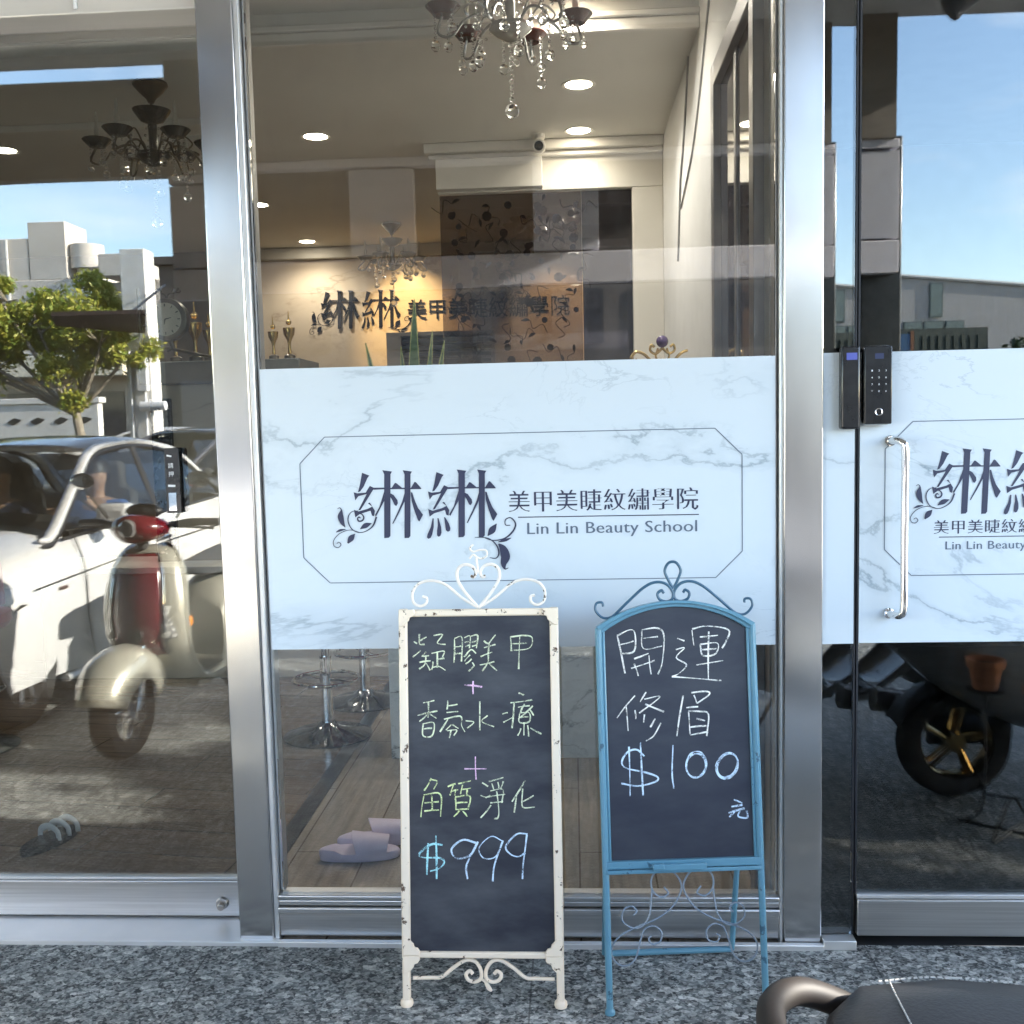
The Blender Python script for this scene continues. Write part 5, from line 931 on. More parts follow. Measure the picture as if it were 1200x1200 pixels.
# ------------------------------------------------------------ scooters
def scooter(label, loc, rz, paint, accent, rim_m, seat_m, detail_rear=False):
    t = thing('scooter', label, 'scooter', loc, rz, None)
    tyre_m = mat('tyre_rubber', (0.018, 0.018, 0.018), (0.03, 0.03, 0.03), rough=0.75, scale=30)
    dark = mat('scooter_plastic', (0.02, 0.02, 0.021), (0.035, 0.035, 0.036), rough=0.45, scale=20)
    def wheel(x):
        b = MB(); b.lathe([(0.135, -0.045), (0.165, -0.055), (0.195, -0.047), (0.209, -0.02), (0.211, 0.0), (0.209, 0.02), (0.195, 0.047), (0.165, 0.055), (0.135, 0.045)], (x, 0, 0.211), 'Y', 40); w_ = b.build('wheel', tyre_m, t)
        b = MB(); b.lathe([(0.142, -0.040), (0.132, -0.042), (0.126, -0.028), (0.126, 0.028), (0.132, 0.042), (0.142, 0.040)], (x, 0, 0.211), 'Y', 40)
        for k in range(5):
            a = k * 2 * PI / 5 + 0.3
            for s in (-0.022, 0.022):
                p0 = (x + 0.03 * math.cos(a), s, 0.211 + 0.03 * math.sin(a)); p1 = (x + 0.128 * math.cos(a + 0.18), s * 1.3, 0.211 + 0.128 * math.sin(a + 0.18)); b.tube([p0, p1], 0.0095, 8)
        b.cyl((x, -0.045, 0.211), (x, 0.045, 0.211), 0.035, n=20); b.build('rim', rim_m, w_)
    wheel(0.0); wheel(1.25)
    # front fender
    b = MB(); rings = []
    for k in range(17):
        a = R(18 + 150 * k / 16); rr = 0.245; cx_, cz_ = -0.0, 0.215
        wd = 0.085 + 0.03 * math.sin(a)
        rings.append([(cx_ - (rr + dr) * math.cos(a) * 1.0, wd * y, cz_ + (rr + dr) * math.sin(a)) for y, dr in ((-1.0, -0.11), (-1.02, -0.05), (-0.9, 0.0), (-0.5, 0.03), (0, 0.042), (0.5, 0.03), (0.9, 0.0), (1.02, -0.05), (1.0, -0.11))])
    b.loft(rings, closed=False, cap=False); b.build('front_fender', paint, t, solid=0.006, angle=60)
    b = MB()
    for s in (-1, 1): b.tube([(0.0, s * 0.068, 0.215), (0.05, s * 0.070, 0.36), (0.09, s * 0.05, 0.48)], 0.017, 10)
    b.build('fork', chrome, t)
    # leg shield: one curved sheet falling to the footboard
    zs = [0.915, 0.88, 0.80, 0.70, 0.60, 0.50, 0.42, 0.34, 0.27, 0.235]
    xs = [0.245, 0.225, 0.195, 0.17, 0.155, 0.165, 0.20, 0.27, 0.36, 0.46]
    ws = [0.07, 0.125, 0.172, 0.192, 0.198, 0.198, 0.19, 0.178, 0.17, 0.165]
    b = MB(); rings = []; edge = {-1: [], 1: []}
    for z, x, w_ in zip(zs, xs, ws):
        ring = []
        for k in range(13):
            q = -1 + k / 6; ring.append((x + 0.085 * abs(q) ** 2.2, w_ * math.sin(q * PI / 2 * 0.98), z))
        rings.append(ring); edge[-1].append(ring[0]); edge[1].append(ring[-1])
    b.loft(rings, closed=False, cap=False); b.build('leg_shield', paint, t, solid=0.012, angle=60)
    b = MB()
    for s in (-1, 1): b.tube(edge[s], 0.012, 8, smooth=3)
    b.build('shield_rim', paint, t)
    b = MB(); rings = []
    for z, x, w_ in list(zip(zs, xs, ws))[1:7]:
        rings.append([(x + 0.085 * abs(q) ** 2.2 - 0.012 - 0.022 * (1 - (q / 0.45) ** 2), w_ * math.sin(q * PI / 2 * 0.98), z) for q in [-0.45 + 0.9 * k / 8 for k in range(9)]])
    b.loft(rings, closed=False, cap=False); cp = b.build('centre_panel', accent, t, solid=0.004, angle=60)
    b = MB()
    for s in (-1, 1): b.tube([(x + 0.085 * abs(.45) ** 2.2 - 0.014, s * w_ * math.sin(.45 * PI / 2), z) for z, x, w_ in list(zip(zs, xs, ws))[1:7]], 0.0065, 8, smooth=3)
    b.build('shield_rib', chrome if not detail_rear else dark, t)
    b = MB(); b.lathe([(0.0, -0.01), (0.035, -0.01), (0.042, 0.0), (0.035, 0.012)], (xs[5] - 0.03, 0, 0.52), 'X', 24); b.build('horn_cover', dark, t)
    for s in (-1, 1):
        b = MB()
        rings = [[(0.205 + 0.045 * q * q, s * (0.115 + 0.055 * q), z + 0.0) for q in (0.0, 0.35, 0.7, 1.0)] for z in (0.645, 0.61, 0.57, 0.53, 0.50)]
        rings = [[(x - 0.045 + (0.10 * (zz - 0.6)), y, zz) for x, y, zz in r_] for r_ in rings]
        b.loft(rings, closed=False, cap=False); b.build('turn_signal', mat('signal_lens', (0.55, 0.55, 0.52), (0.20, 0.20, 0.20), rough=0.12, scale=60, lo=0.45, hi=0.55), t, solid=0.006)
        b = MB(); b.ball((0.27, s * 0.20, 0.56), 0.018, (0.8, 0.6, 1.5)); b.build('reflector', mat('amber_lens', (0.75, 0.26, 0.02), rough=0.15), t)
    # footboard
    b = MB(); rings = []
    for x, w_, z0, z1 in ((0.44, 0.155, 0.225, 0.262), (0.55, 0.168, 0.215, 0.262), (0.70, 0.17, 0.215, 0.268), (0.80, 0.16, 0.22, 0.30)):
        rings.append([(x, -w_, z0 + 0.02), (x, -w_ - 0.01, z1 - 0.01), (x, -w_ + 0.015, z1), (x, w_ - 0.015, z1), (x, w_ + 0.01, z1 - 0.01), (x, w_, z0 + 0.02), (x, w_ - 0.04, z0 - 0.02), (x, -w_ + 0.04, z0 - 0.02)])
    b.loft(rings); b.build('footboard', paint, t, angle=40)
    b = MB(); b.box(0.47, 0.78, -0.145, 0.145, 0.2705, 0.275); b.build('foot_mat', dark, t)
    # headset and bars
    b = MB(); rings = []
    for x, w_, h0, h1 in ((0.115, 0.04, 0.985, 1.025), (0.13, 0.075, 0.955, 1.055), (0.17, 0.115, 0.93, 1.065), (0.24, 0.14, 0.935, 1.055), (0.30, 0.115, 0.95, 1.04), (0.33, 0.06, 0.97, 1.02)):
        rings.append([(x, w_ * math.cos(a * PI / 8), (h0 + h1) / 2 + (h1 - h0) / 2 * math.sin(a * PI / 8)) for a in range(16)])
    b.loft(rings); b.build('headset', accent, t, angle=60)
    b = MB(); b.lathe([(0, -0.010), (0.034, -0.008), (0.042, 0.0), (0.042, 0.02)], (0.118, 0, 1.004), 'X', 28); b.build('headlight', mat('lamp_lens', (0.5, 0.5, 0.5), (0.3, 0.3, 0.3), rough=0.05, metal=0.3, coat=1), t)
    b = MB(); b.ball((0.27, 0, 1.07), 0.05, (0.9, 1.8, 0.75), 20, 12); b.build('dash_cover', dark, t)
    b = MB(); b.tube([(0.24, 0, 0.90), (0.24, 0, 0.95)], 0.03, 12); b.build('steering_neck', dark, t)
    for s in (-1, 1):
        b = MB(); b.tube([(0.24, s * 0.14, 1.01), (0.27, s * 0.23, 1.02), (0.31, s * 0.345, 1.015)], lambda q: 0.014 + 0.004 * (q > .45), 10); b.build('grip', dark, t)
        b = MB(); b.tube([(0.215, s * 0.17, 1.005), (0.20, s * 0.25, 1.005), (0.225, s * 0.36, 0.995)], 0.006, 8, smooth=4); b.build('brake_lever', dark, t)
        b = MB(); b.tube([(0.25, s * 0.17, 1.04), (0.24, s * 0.24, 1.14), (0.24, s * 0.27, 1.19)], 0.005, 6, smooth=4); m_ = b.build('mirror', dark, t)
        b = MB(); b.ball((0.245, s * 0.285, 1.215), 0.045, (0.3, 1.35, 0.85)); b.build('mirror_glass', chrome, m_)
    # rear body
    b = MB(); rings = []
    for x, w_, z0, z1 in ((0.76, 0.13, 0.22, 0.60), (0.84, 0.165, 0.22, 0.665), (1.0, 0.185, 0.26, 0.70), (1.16, 0.19, 0.32, 0.715), (1.32, 0.175, 0.415, 0.72), (1.45, 0.14, 0.53, 0.715), (1.54, 0.09, 0.61, 0.70), (1.575, 0.05, 0.64, 0.685)):
        zc, hh = (z0 + z1) / 2, (z1 - z0) / 2
        rings.append([(x, w_ * math.copysign(abs(math.cos(a * PI / 10)) ** 0.6, math.cos(a * PI / 10)), zc + hh * math.copysign(abs(math.sin(a * PI / 10)) ** 0.75, math.sin(a * PI / 10))) for a in range(20)])
    b.loft(rings); b.build('rear_body', paint, t, angle=60)
    b = MB(); rings = []
    for x, w_, z in ((0.665, 0.06, 0.742), (0.70, 0.105, 0.752), (0.82, 0.135, 0.765), (0.98, 0.15, 0.772), (1.12, 0.155, 0.785), (1.28, 0.15, 0.80), (1.38, 0.13, 0.802), (1.425, 0.085, 0.795), (1.44, 0.04, 0.78)):
        rings.append([(x, -w_, 0.715), (x, -w_ - 0.008, z - 0.035), (x, -w_ + 0.012, z - 0.010), (x, -w_ * 0.55, z), (x, 0, z + 0.004), (x, w_ * 0.55, z), (x, w_ - 0.012, z - 0.010), (x, w_ + 0.008, z - 0.035), (x, w_, 0.715)])
    b.loft(rings); st = b.build('seat', seat_m, t, angle=50)
    b = MB()  # stitched seams
    def seam(P):
        P = catmull(P, 40)
        d = 0.0
        for a, c_ in zip(P, P[1:]):
            d += (c_ - a).length
            if d > 0.0062: d = 0.0
            if d < 0.0036: b.tube([a, a + (c_ - a) * 1.0], 0.0011, 5)
    for s in (-1, 1): seam([(0.72, s * 0.100, 0.746), (0.82, s * 0.124, 0.7565), (0.98, s * 0.139, 0.7635), (1.12, s * 0.144, 0.7765), (1.28, s * 0.139, 0.7915), (1.36, s * 0.123, 0.795)])
    seam([(1.345, -0.128, 0.793), (1.352, -0.07, 0.803), (1.355, 0, 0.8068), (1.352, 0.07, 0.803), (1.345, 0.128, 0.793)])
    b.build('stitching', mat('white_thread', (0.36, 0.35, 0.33), rough=0.8), st)
    b = MB(); P_ = [(1.30, -0.13, 0.70), (1.36, -0.13, 0.745), (1.44, -0.118, 0.785), (1.485, -0.07, 0.798), (1.495, 0, 0.80), (1.485, 0.07, 0.798), (1.44, 0.118, 0.785), (1.36, 0.13, 0.745), (1.30, 0.13, 0.70)]
    b.tube(P_, 0.0155, 12, smooth=6); b.build('grab_rail', mat('bronze_rail', (0.012, 0.009, 0.008), (0.02, 0.015, 0.012), rough=0.6, spec=0.3), t)
    b = MB(); rings = []
    for k in range(11):
        a = R(20 + 120 * k / 10); rings.append([(1.25 + 0.245 * math.cos(a), y, 0.211 + (0.245 - 0.03 * abs(y / 0.07) ** 2) * math.sin(a)) for y in (-0.07, -0.035, 0, 0.035, 0.07)])
    b.loft(rings, closed=False, cap=False); b.build('rear_fender', dark, t, solid=0.006)
    b = MB(); b.box(1.555, 1.585, -0.055, 0.055, 0.648, 0.685); b.build('tail_light', mat('red_lens', (0.35, 0.01, 0.01), rough=0.12, coat=0.5), t, 0.01)
    for s in (-1, 1):
        b = MB(); b.ball((1.50, s * 0.10, 0.655), 0.026, (1.2, 0.8, 0.7)); b.build('rear_signal', MATS['amber_lens'], t)
    b = MB(); b.box(1.0, 1.32, 0.06, 0.10, 0.17, 0.26); b.cyl((1.0, 0.10, 0.22), (1.30, 0.10, 0.22), 0.05, n=16); b.build('engine_case', dark, t, 0.01)
    b = MB(); b.cyl((1.05, 0.15, 0.26), (1.50, 0.16, 0.33), 0.04, 0.05, n=18); b.build('silencer', mat('dull_steel', (0.25, 0.24, 0.23), (0.3, 0.29, 0.28), rough=0.35, metal=1), t, 0.005)
    b = MB(); b.tube([(0.78, 0.05, 0.24), (0.86, 0.16, 0.02), (0.90, 0.17, 0.006)], 0.010, 8); b.build('stand', dark, t)
    return t
sil = mat('champagne_paint', (0.50, 0.48, 0.40), (0.54, 0.52, 0.44), rough=0.28, metal=0.35, coat=0.7, scale=40)
redp = mat('dark_red_paint', (0.115, 0.006, 0.012), (0.14, 0.008, 0.014), rough=0.22, coat=0.7)
dkg = mat('graphite_paint', (0.21, 0.214, 0.212), (0.23, 0.234, 0.232), rough=0.3, metal=0.2, coat=0.6, scale=40)
vinyl = mat('black_seat_vinyl', (0.020, 0.021, 0.025), (0.03, 0.031, 0.036), rough=0.45, scale=220, bump=0.12)
rim_s = mat('silver_rim', (0.6, 0.6, 0.6), rough=0.22, metal=1.0); rim_g = mat('gold_rim', (0.36, 0.25, 0.11), (0.42, 0.3, 0.13), rough=0.2, metal=1.0)
scooter('champagne scooter with a dark red headset, mirrored before the white car', (-2.0, -1.33, 0.0), R(-84), sil, redp, rim_s, vinyl)
scooter('graphite scooter whose black stitched seat fills the bottom right corner', (1.69, -1.735, 0.018), R(180), dkg, dkg, rim_g, vinyl, True)
scooter('graphite scooter with gold rims mirrored low in the keypad door', (2.66, -1.16, 0.0), R(178), dkg, dkg, rim_g, vinyl, True)

# terracotta pots on a wire stand beside the kerb
ps_ = thing('plant_stand', 'thin black wire plant stand holding two clay pots, mirrored low in the keypad door', 'plant stand', (1.48, -0.76, 0.0))
for x, y, z in ((-0.08, -0.04, 0.49), (0.08, 0.04, 0.41)):
    b = MB(); b.lathe([(0, z), (0.06, z), (0.06, z - 0.006), (0, z - 0.006)], (x, y, 0), n=20); b.build('plate', MATS['scooter_plastic'], ps_)
    b = MB(); b.tube([(x, y, z - 0.004), (x, y, 0.10), (x * 1.5, y * 2.2, 0.004)], 0.005, 6, smooth=4); b.build('leg', MATS['scooter_plastic'], ps_)
b = MB(); b.tube([(-0.08, -0.04, 0.12), (0.08, 0.04, 0.12)], 0.004, 6); b.tube([(-0.14, -0.1, 0.004), (0.14, 0.1, 0.004)], 0.005, 6); b.tube([(-0.1, 0.1, 0.004), (0.1, -0.1, 0.004)], 0.005, 6); b.tube([(-0.1, 0.1, 0.004), (0, 0, 0.12), (0.1, -0.1, 0.004)], 0.005, 6, smooth=4); b.build('base', MATS['scooter_plastic'], ps_)
clay = mat('terracotta', (0.42, 0.17, 0.085), (0.52, 0.23, 0.12), rough=0.85, scale=14)
for x, y, z, lab in ((1.40, -0.80, 0.4915, 'small clay pot standing on the higher plate of the wire stand'), (1.56, -0.72, 0.4115, 'small clay pot standing on the lower plate of the wire stand')):
    p_ = thing('plant_pot', lab, 'pot', (x, y, z), 0, 'clay pots on the wire stand')
    b = MB(); b.lathe([(0, 0), (0.038, 0), (0.052, 0.075), (0.061, 0.077), (0.063, 0.105), (0.055, 0.105), (0.050, 0.085), (0, 0.085)], n=28); b.build('pot', clay, p_)
    b = MB(); b.lathe([(0, 0.088), (0.0495, 0.086)], n=20); b.build('soil', mat('potting_soil', (0.02, 0.014, 0.01), (0.04, 0.03, 0.02), rough=0.95, scale=60), p_)

# ------------------------------------------------------------ people (built seated, x backwards in the car's own frame)
def skin_mesh(name, verts, edges, m, parent, levels=2):
    me = bpy.data.meshes.new(name); me.from_pydata([v[:3] for v in verts], edges, [])
    o = bpy.data.objects.new(name, me); C.objects.link(o)
    o.modifiers.new('skin', 'SKIN'); sv = me.skin_vertices[0].data
    for i, v in enumerate(verts): sv[i].radius = (v[3], v[4] if len(v) > 4 else v[3]); sv[i].use_root = (i == 0)
    sm = o.modifiers.new('sub', 'SUBSURF'); sm.levels = levels; sm.render_levels = levels
    bpy.context.view_layer.update()
    me2 = bpy.data.meshes.new_from_object(o.evaluated_get(bpy.context.evaluated_depsgraph_get()))
    o.modifiers.clear(); o.data = me2; me2.name = name; bpy.data.meshes.remove(me)
    for p in me2.polygons: p.use_smooth = True
    me2.materials.clear(); me2.materials.append(m); o.parent = parent
    return o
def seated(label, loc, rz, shirt, hair, arm_pose, phone):
    t = thing('person', label, 'person', loc, rz)
    skin = mat('skin_tone', (0.42, 0.25, 0.17), (0.46, 0.28, 0.19), rough=0.5)
    V = [(0.30, 0, 0.55, 0.15, 0.12), (0.34, 0, 0.72, 0.14, 0.11), (0.40, 0, 0.90, 0.16, 0.11), (0.43, 0, 1.04, 0.12, 0.09), (0.43, 0, 1.10, 0.055), (0.42, 0, 1.16, 0.055), (0.39, 0, 1.22, 0.082, 0.095), (0.40, 0, 1.30, 0.078, 0.095), (0.41, 0, 1.345, 0.045, 0.06)]
    E_ = [(i, i + 1) for i in range(8)]
    SH = []; SE = []
    for s in (-1, 1):
        sh, el, wr = arm_pose[s]; b0 = len(V)
        V += [(0.43, s * 0.17, 1.02, 0.065), (*el, 0.045), (*wr, 0.030)]; E_ += [(3, b0), (b0, b0 + 1), (b0 + 1, b0 + 2)]
        d = (Vector(wr) - Vector(el)).normalized(); side_ = d.cross(Vector((0, 0, 1))).normalized(); up = side_.cross(d)
        pb = len(V); p = Vector(wr) + d * 0.05; V.append((*p, 0.034, 0.02)); E_.append((b0 + 2, pb))
        for k in range(4):
            q = p + d * 0.035 + side_ * (k - 1.5) * 0.019; q2 = q + d * (0.04 - 0.006 * abs(k - 1.2)) - up * 0.02; i0 = len(V)
            V += [(*q, 0.0095), (*q2, 0.0085)]; E_ += [(pb, i0), (i0, i0 + 1)]
        q = p - d * 0.01 + side_ * 0.04 + up * 0.01; i0 = len(V); V += [(*q, 0.011), (*(q + d * 0.035 + side_ * 0.008), 0.009)]; E_ += [(pb, i0), (i0, i0 + 1)]
        h0 = len(V); V += [(0.05, s * 0.12, 0.52, 0.085), (-0.22, s * 0.13, 0.56, 0.06), (-0.40, s * 0.13, 0.30, 0.045)]; E_ += [(0, h0), (h0, h0 + 1), (h0 + 1, h0 + 2)]
        SE.append((sh, el))
    body = skin_mesh('body', V, E_, skin, t)
    # nose and ears stay on the head
    Vs = [(0.30, 0, 0.56, 0.165, 0.135), (0.34, 0, 0.72, 0.155, 0.125), (0.40, 0, 0.90, 0.175, 0.125), (0.43, 0, 1.035, 0.135, 0.10), (0.43, 0, 1.075, 0.075)]; Es = [(0, 1), (1, 2), (2, 3), (3, 4)]
    for s in (-1, 1):
        sh, el, wr = arm_pose[s]; b0 = len(Vs); mid = Vector((0.43, s * 0.17, 1.02)).lerp(Vector(el), 0.75)
        Vs += [(0.43, s * 0.175, 1.02, 0.08), (*mid, 0.062)]; Es += [(3, b0), (b0, b0 + 1)]
    skin_mesh('shirt', Vs, Es, shirt, t)
    b = MB(); rings = []
    for k in range(7):
        a = k / 6 * PI * 0.52; rr = math.cos(a); z = 1.275 + 0.115 * math.sin(a)
        rings.append([(0.425 + (0.108 * math.cos(q * PI / 9)) * rr, 0.094 * math.sin(q * PI / 9) * rr, z - (0.07 * max(0, math.cos(q * PI / 9)) if k == 0 else 0)) for q in range(18)])
    b.loft(rings); b.build('hair', hair, t, angle=80)
    b = MB()
    for s in (-1, 1): b.ball((0.305, s * 0.03, 1.275), 0.009, seg=10, rings=6)
    b.build('eyes', black_plastic, t)
    b = MB(); b.tube([(0.312, 0, 1.27), (0.290, 0, 1.235)], lambda q: 0.008 + 0.008 * q, 8); b.build('nose', skin, t)
    b = MB(); b.tube([(0.315, -0.022, 1.195), (0.307, 0, 1.193), (0.315, 0.022, 1.195)], 0.005, 6); b.build('mouth', mat('lips', (0.36, 0.13, 0.10), rough=0.5), t)
    return t

# ------------------------------------------------------------ cars
tyre = mat('car_tyre', (0.016, 0.016, 0.016), (0.028, 0.028, 0.028), rough=0.75, scale=30)
rim_c = mat('alloy_rim', (0.62, 0.62, 0.63), rough=0.25, metal=0.9)
car_glass = glass_mat('car_glass', 0.012, (0.72, 0.75, 0.74), 1.4)
trim_k = mat('car_trim', (0.012, 0.012, 0.013), (0.02, 0.02, 0.021), rough=0.35)
cabin = mat('cabin_trim', (0.045, 0.043, 0.042), (0.07, 0.066, 0.062), rough=0.7)
def make_car(label, loc, rz, paint, group=None):
    t = thing('parked_car', label, 'car', loc, rz, group)
    #        x     wmid   wbelt  zbot   zbelt  ztop  inner
    st = [(-0.86, 0.55, 0.48, 0.32, 0.58, 0.60, 0), (-0.80, 0.76, 0.66, 0.22, 0.66, 0.70, 0), (-0.62, 0.87, 0.76, 0.18, 0.72, 0.79, 0), (-0.30, 0.915, 0.80, 0.18, 0.80, 0.875, 0), (0.10, 0.925, 0.82, 0.18, 0.85, 0.93, 0), (0.45, 0.925, 0.83, 0.17, 0.885, 0.985, 0), (0.62, 0.925, 0.835, 0.16, 0.90, 1.0, 0), (0.66, 0.925, 0.84, 0.16, 0.905, 0.66, 1), (1.3, 0.93, 0.85, 0.15, 0.935, 0.60, 1), (2.0, 0.93, 0.855, 0.15, 0.955, 0.60, 1), (2.7, 0.93, 0.85, 0.17, 0.975, 0.62, 1), (3.18, 0.925, 0.83, 0.19, 0.985, 0.70, 1), (3.22, 0.925, 0.82, 0.19, 0.985, 1.02, 0), (3.55, 0.90, 0.79, 0.21, 0.985, 1.03, 0), (3.85, 0.85, 0.72, 0.26, 0.965, 1.0, 0), (4.02, 0.76, 0.62, 0.36, 0.90, 0.93, 0), (4.06, 0.70, 0.55, 0.45, 0.80, 0.82, 0)]
    rings = []
    for x, wm, wb, zb, zl, zt, inn in st:
        h = zl - zb
        half = [(wm - 0.10, zb), (wm - 0.03, zb + 0.03), (wm - 0.015, zb + 0.16 * h), (wm, zb + 0.42 * h), (wm - 0.005, zb + 0.66 * h), (wm - 0.022, zb + 0.72 * h), (wm - 0.03, zb + 0.86 * h), (wb, zl)]
        if inn: half += [(wb - 0.05, zl), (wb - 0.07, zt), (0.3, zt)]
        else: half += [(wb - 0.06, zl + (zt - zl) * 0.35), (wb * 0.72, zl + (zt - zl) * 0.8), (wb * 0.35, zt)]
        rings.append([(x, y, z) for y, z in half] + [(x, -y, z) for y, z in reversed(half)])
    b = MB(); b.loft(rings); body = b.build('body', paint, t, angle=50)
    md_objs = []
    for x in (0.0, 2.90):
        c = MB(); c.cyl((x, -1.2, 0.335), (x, 1.2, 0.335), 0.375, n=40); co = c.build('arch_cutter', paint)
        md = body.modifiers.new('arch', 'BOOLEAN'); md.operation = 'DIFFERENCE'; md.object = co; md.solver = 'FAST'; md_objs.append(co)
    bpy.context.view_layer.update()
    me2 = bpy.data.meshes.new_from_object(body.evaluated_get(bpy.context.evaluated_depsgraph_get()))
    body.modifiers.clear(); old = body.data; body.data = me2; me2.name = 'body'
    for o in md_objs: bpy.data.objects.remove(o)
    for x in (0.0, 2.90):
        b = MB(); b.lathe([(0.39, -0.80), (0.39, 0.80)], (x, 0, 0.335), 'Y', 30, 0, PI); b.box(x - 0.36, x + 0.36, -0.6, 0.6, 0.2, 0.6); b.build('arch_liner', trim_k, t)
        for s in (-1, 1):
            y = s * 0.80
            b = MB(); b.lathe([(0.225, -0.10), (0.30, -0.112), (0.328, -0.09), (0.333, 0.0), (0.328, 0.09), (0.30, 0.112), (0.225, 0.10)], (x, y, 0.333), 'Y', 44); w_ = b.build('wheel', tyre, t)
            b = MB(); b.lathe([(0.236, 0.098 * s), (0.222, 0.10 * s), (0.212, 0.05 * s), (0.212, -0.08 * s)], (x, y, 0.333), 'Y', 44)
            for k in range(10):
                a = k * PI / 5; b.tube([(x + 0.04 * math.cos(a), y + 0.07 * s, 0.333 + 0.04 * math.sin(a)), (x + 0.216 * math.cos(a), y + 0.085 * s, 0.333 + 0.216 * math.sin(a))], 0.014, 7)
            b.cyl((x, y + 0.05 * s, 0.333), (x, y + 0.09 * s, 0.333), 0.055, 0.045, 20); b.build('rim', rim_c, w_)
    # greenhouse
    Ab, At, Ct, Cb = (0.50, 0.80, 0.945), (1.36, 0.615, 1.375), (2.62, 0.60, 1.36), (3.42, 0.74, 1.01)
    railp = lambda s: [(0.36, s * 0.80, 0.925), (Ab[0], s * Ab[1], Ab[2]), (0.92, s * 0.725, 1.185), (At[0], s * At[1], At[2]), (1.70, s * 0.598, 1.422), (2.1, s * 0.595, 1.428), (2.45, s * 0.598, 1.395), (Ct[0] + .2, s * 0.615, 1.315), (3.12, s * 0.68, 1.15), (Cb[0], s * Cb[1], Cb[2])]
    rings = []
    for k in range(11):
        s = k / 10; x = 1.30 + (2.80 - 1.30) * s; zc = 1.375 + 0.085 * math.sin(PI * (s * 0.86 + 0.07)) - 0.01; wd = 0.60
        rings.append([(x + (0.05 * (1 - abs(q)) if s > .5 else -0.06 * (1 - q * q)) , wd * q, zc + 0.022 * (1 - q * q) - (0.02 if abs(q) == 1 else 0)) for q in (-1, -0.66, -0.33, 0, 0.33, 0.66, 1)])
    b = MB(); b.loft(rings, closed=False, cap=False); b.build('roof', paint, t, solid=0.02, angle=60)
    for s in (-1, 1):
        b = MB(); b.tube(railp(s), lambda q: (0.031 + 0.014 * abs(q - 0.5)) * min(1, 0.3 + q * 7), 10, smooth=5, flat=0.75); b.build('roof_pillar', paint, t)
        b = MB(); b.tube([(x + 0.0, y + s * 0.032, z - 0.03) for x, y, z in railp(s)], 0.012, 6, smooth=5); b.build('window_seal', trim_k, t)
        b = MB(); b.tube([(1.93, s * 0.845, 0.94), (1.98, s * 0.62, 1.40)], 0.035, 8, flat=0.5); b.build('door_pillar', trim_k, t)
        # side glass
        low = [(0.62, 0.815, 0.93), (1.2, 0.835, 0.945), (1.95, 0.842, 0.962), (2.6, 0.825, 0.98), (3.15, 0.785, 0.99)]; upp = [(0.80, 0.765, 1.06), (1.36, 0.645, 1.345), (1.95, 0.625, 1.39), (2.55, 0.63, 1.35), (3.0, 0.695, 1.17)]
        b = MB(); b.loft([[(x, s * y, z) for x, y, z in q] for q in (low, upp)], closed=False, cap=False); b.build('side_window', car_glass, t, angle=60)
        b = MB(); b.tube([(0.55, s * 0.842, 0.915), (1.2, s * 0.856, 0.938), (1.95, s * 0.862, 0.958), (2.7, s * 0.855, 0.978), (3.3, s * 0.815, 0.99)], 0.010, 6); b.build('belt_trim', trim_k if True else paint, t)
        b = MB(); b.box(0.0, 0.16, -0.115, 0.115, -0.068, 0.072); m_ = b.build('wing_mirror', paint, t, 0.045, seg=4); m_.location = (0.86, s * 1.01, 1.015)
        b = MB(); b.box(0.155, 0.163, -0.10, 0.10, -0.055, 0.06); b.build('mirror_glass', chrome, m_)
        b = MB(); b.box(-0.004, 0.10, -0.10, 0.10, -0.074, -0.045); b.build('mirror_base', trim_k, m_, 0.01); 
        b = MB(); b.tube([(0.93, s * 0.84, 0.95), (0.93, s * 0.93, 0.965)], 0.028, 8, flat=0.6); b.build('mirror_stalk', trim_k, t)
        # door gaps, handles, side lamp
        b = MB()
        for X, X2 in ((0.66, 0.72), (1.93, 1.95), (2.95, 2.72)):
            b.tube([(X2, s * 0.930, 0.24), (X, s * 0.9335, 0.5), (X, s * 0.929, 0.70), (X, s * 0.905, 0.82), (X, s * 0.858, 0.93)], 0.0055, 5, smooth=3)
        b.tube([(0.10, s * 0.928, 0.70), (0.9, s * 0.932, 0.735), (2.0, s * 0.934, 0.775), (3.2, s * 0.93, 0.80)], 0.0045, 5)
        b.build('door_gap', mat('gap_shadow', (0.03, 0.03, 0.032), rough=0.8), t)
        for X in (1.72, 2.72):
            b = MB(); b.box(X, X + 0.19, -0.012, 0.012, -0.012, 0.014); h_ = b.build('door_handle', chrome if True else paint, t, 0.008); h_.location = (0, s * 0.932, 0.80)
        b = MB(); b.box(0.36, 0.44, s * 0.924 - 0.006, s * 0.924 + 0.006, 0.66, 0.678); b.build('side_lamp', mat('dark_lens', (0.1, 0.06, 0.05), rough=0.1), t, 0.004)
        b = MB(); b.tube([(0.40, s * 0.90, 0.17), (1.4, s * 0.915, 0.155), (2.50, s * 0.905, 0.165)], 0.032, 8, flat=0.7); b.build('side_skirt', paint, t)
        b = MB(); b.ball((-0.66, s * 0.66, 0.64), 0.10, (1.3, 1.5, 0.6)); b.build('headlight', mat('headlamp', (0.5, 0.5, 0.52), (0.3, 0.3, 0.32), rough=0.05, metal=0.4, coat=1), t)
        b = MB(); b.box(3.93, 4.03, s * 0.62 - 0.14, s * 0.62 + 0.14, 0.72, 0.86); b.build('tail_light', mat('tail_lens', (0.4, 0.015, 0.015), rough=0.12), t, 0.02)
    for s in (-1, 1):
        b = MB(); b.box(-0.875, -0.83, s * 0.15 - 0.12, s * 0.15 + 0.12, 0.44, 0.60); b.build('grille', trim_k, t, 0.02)
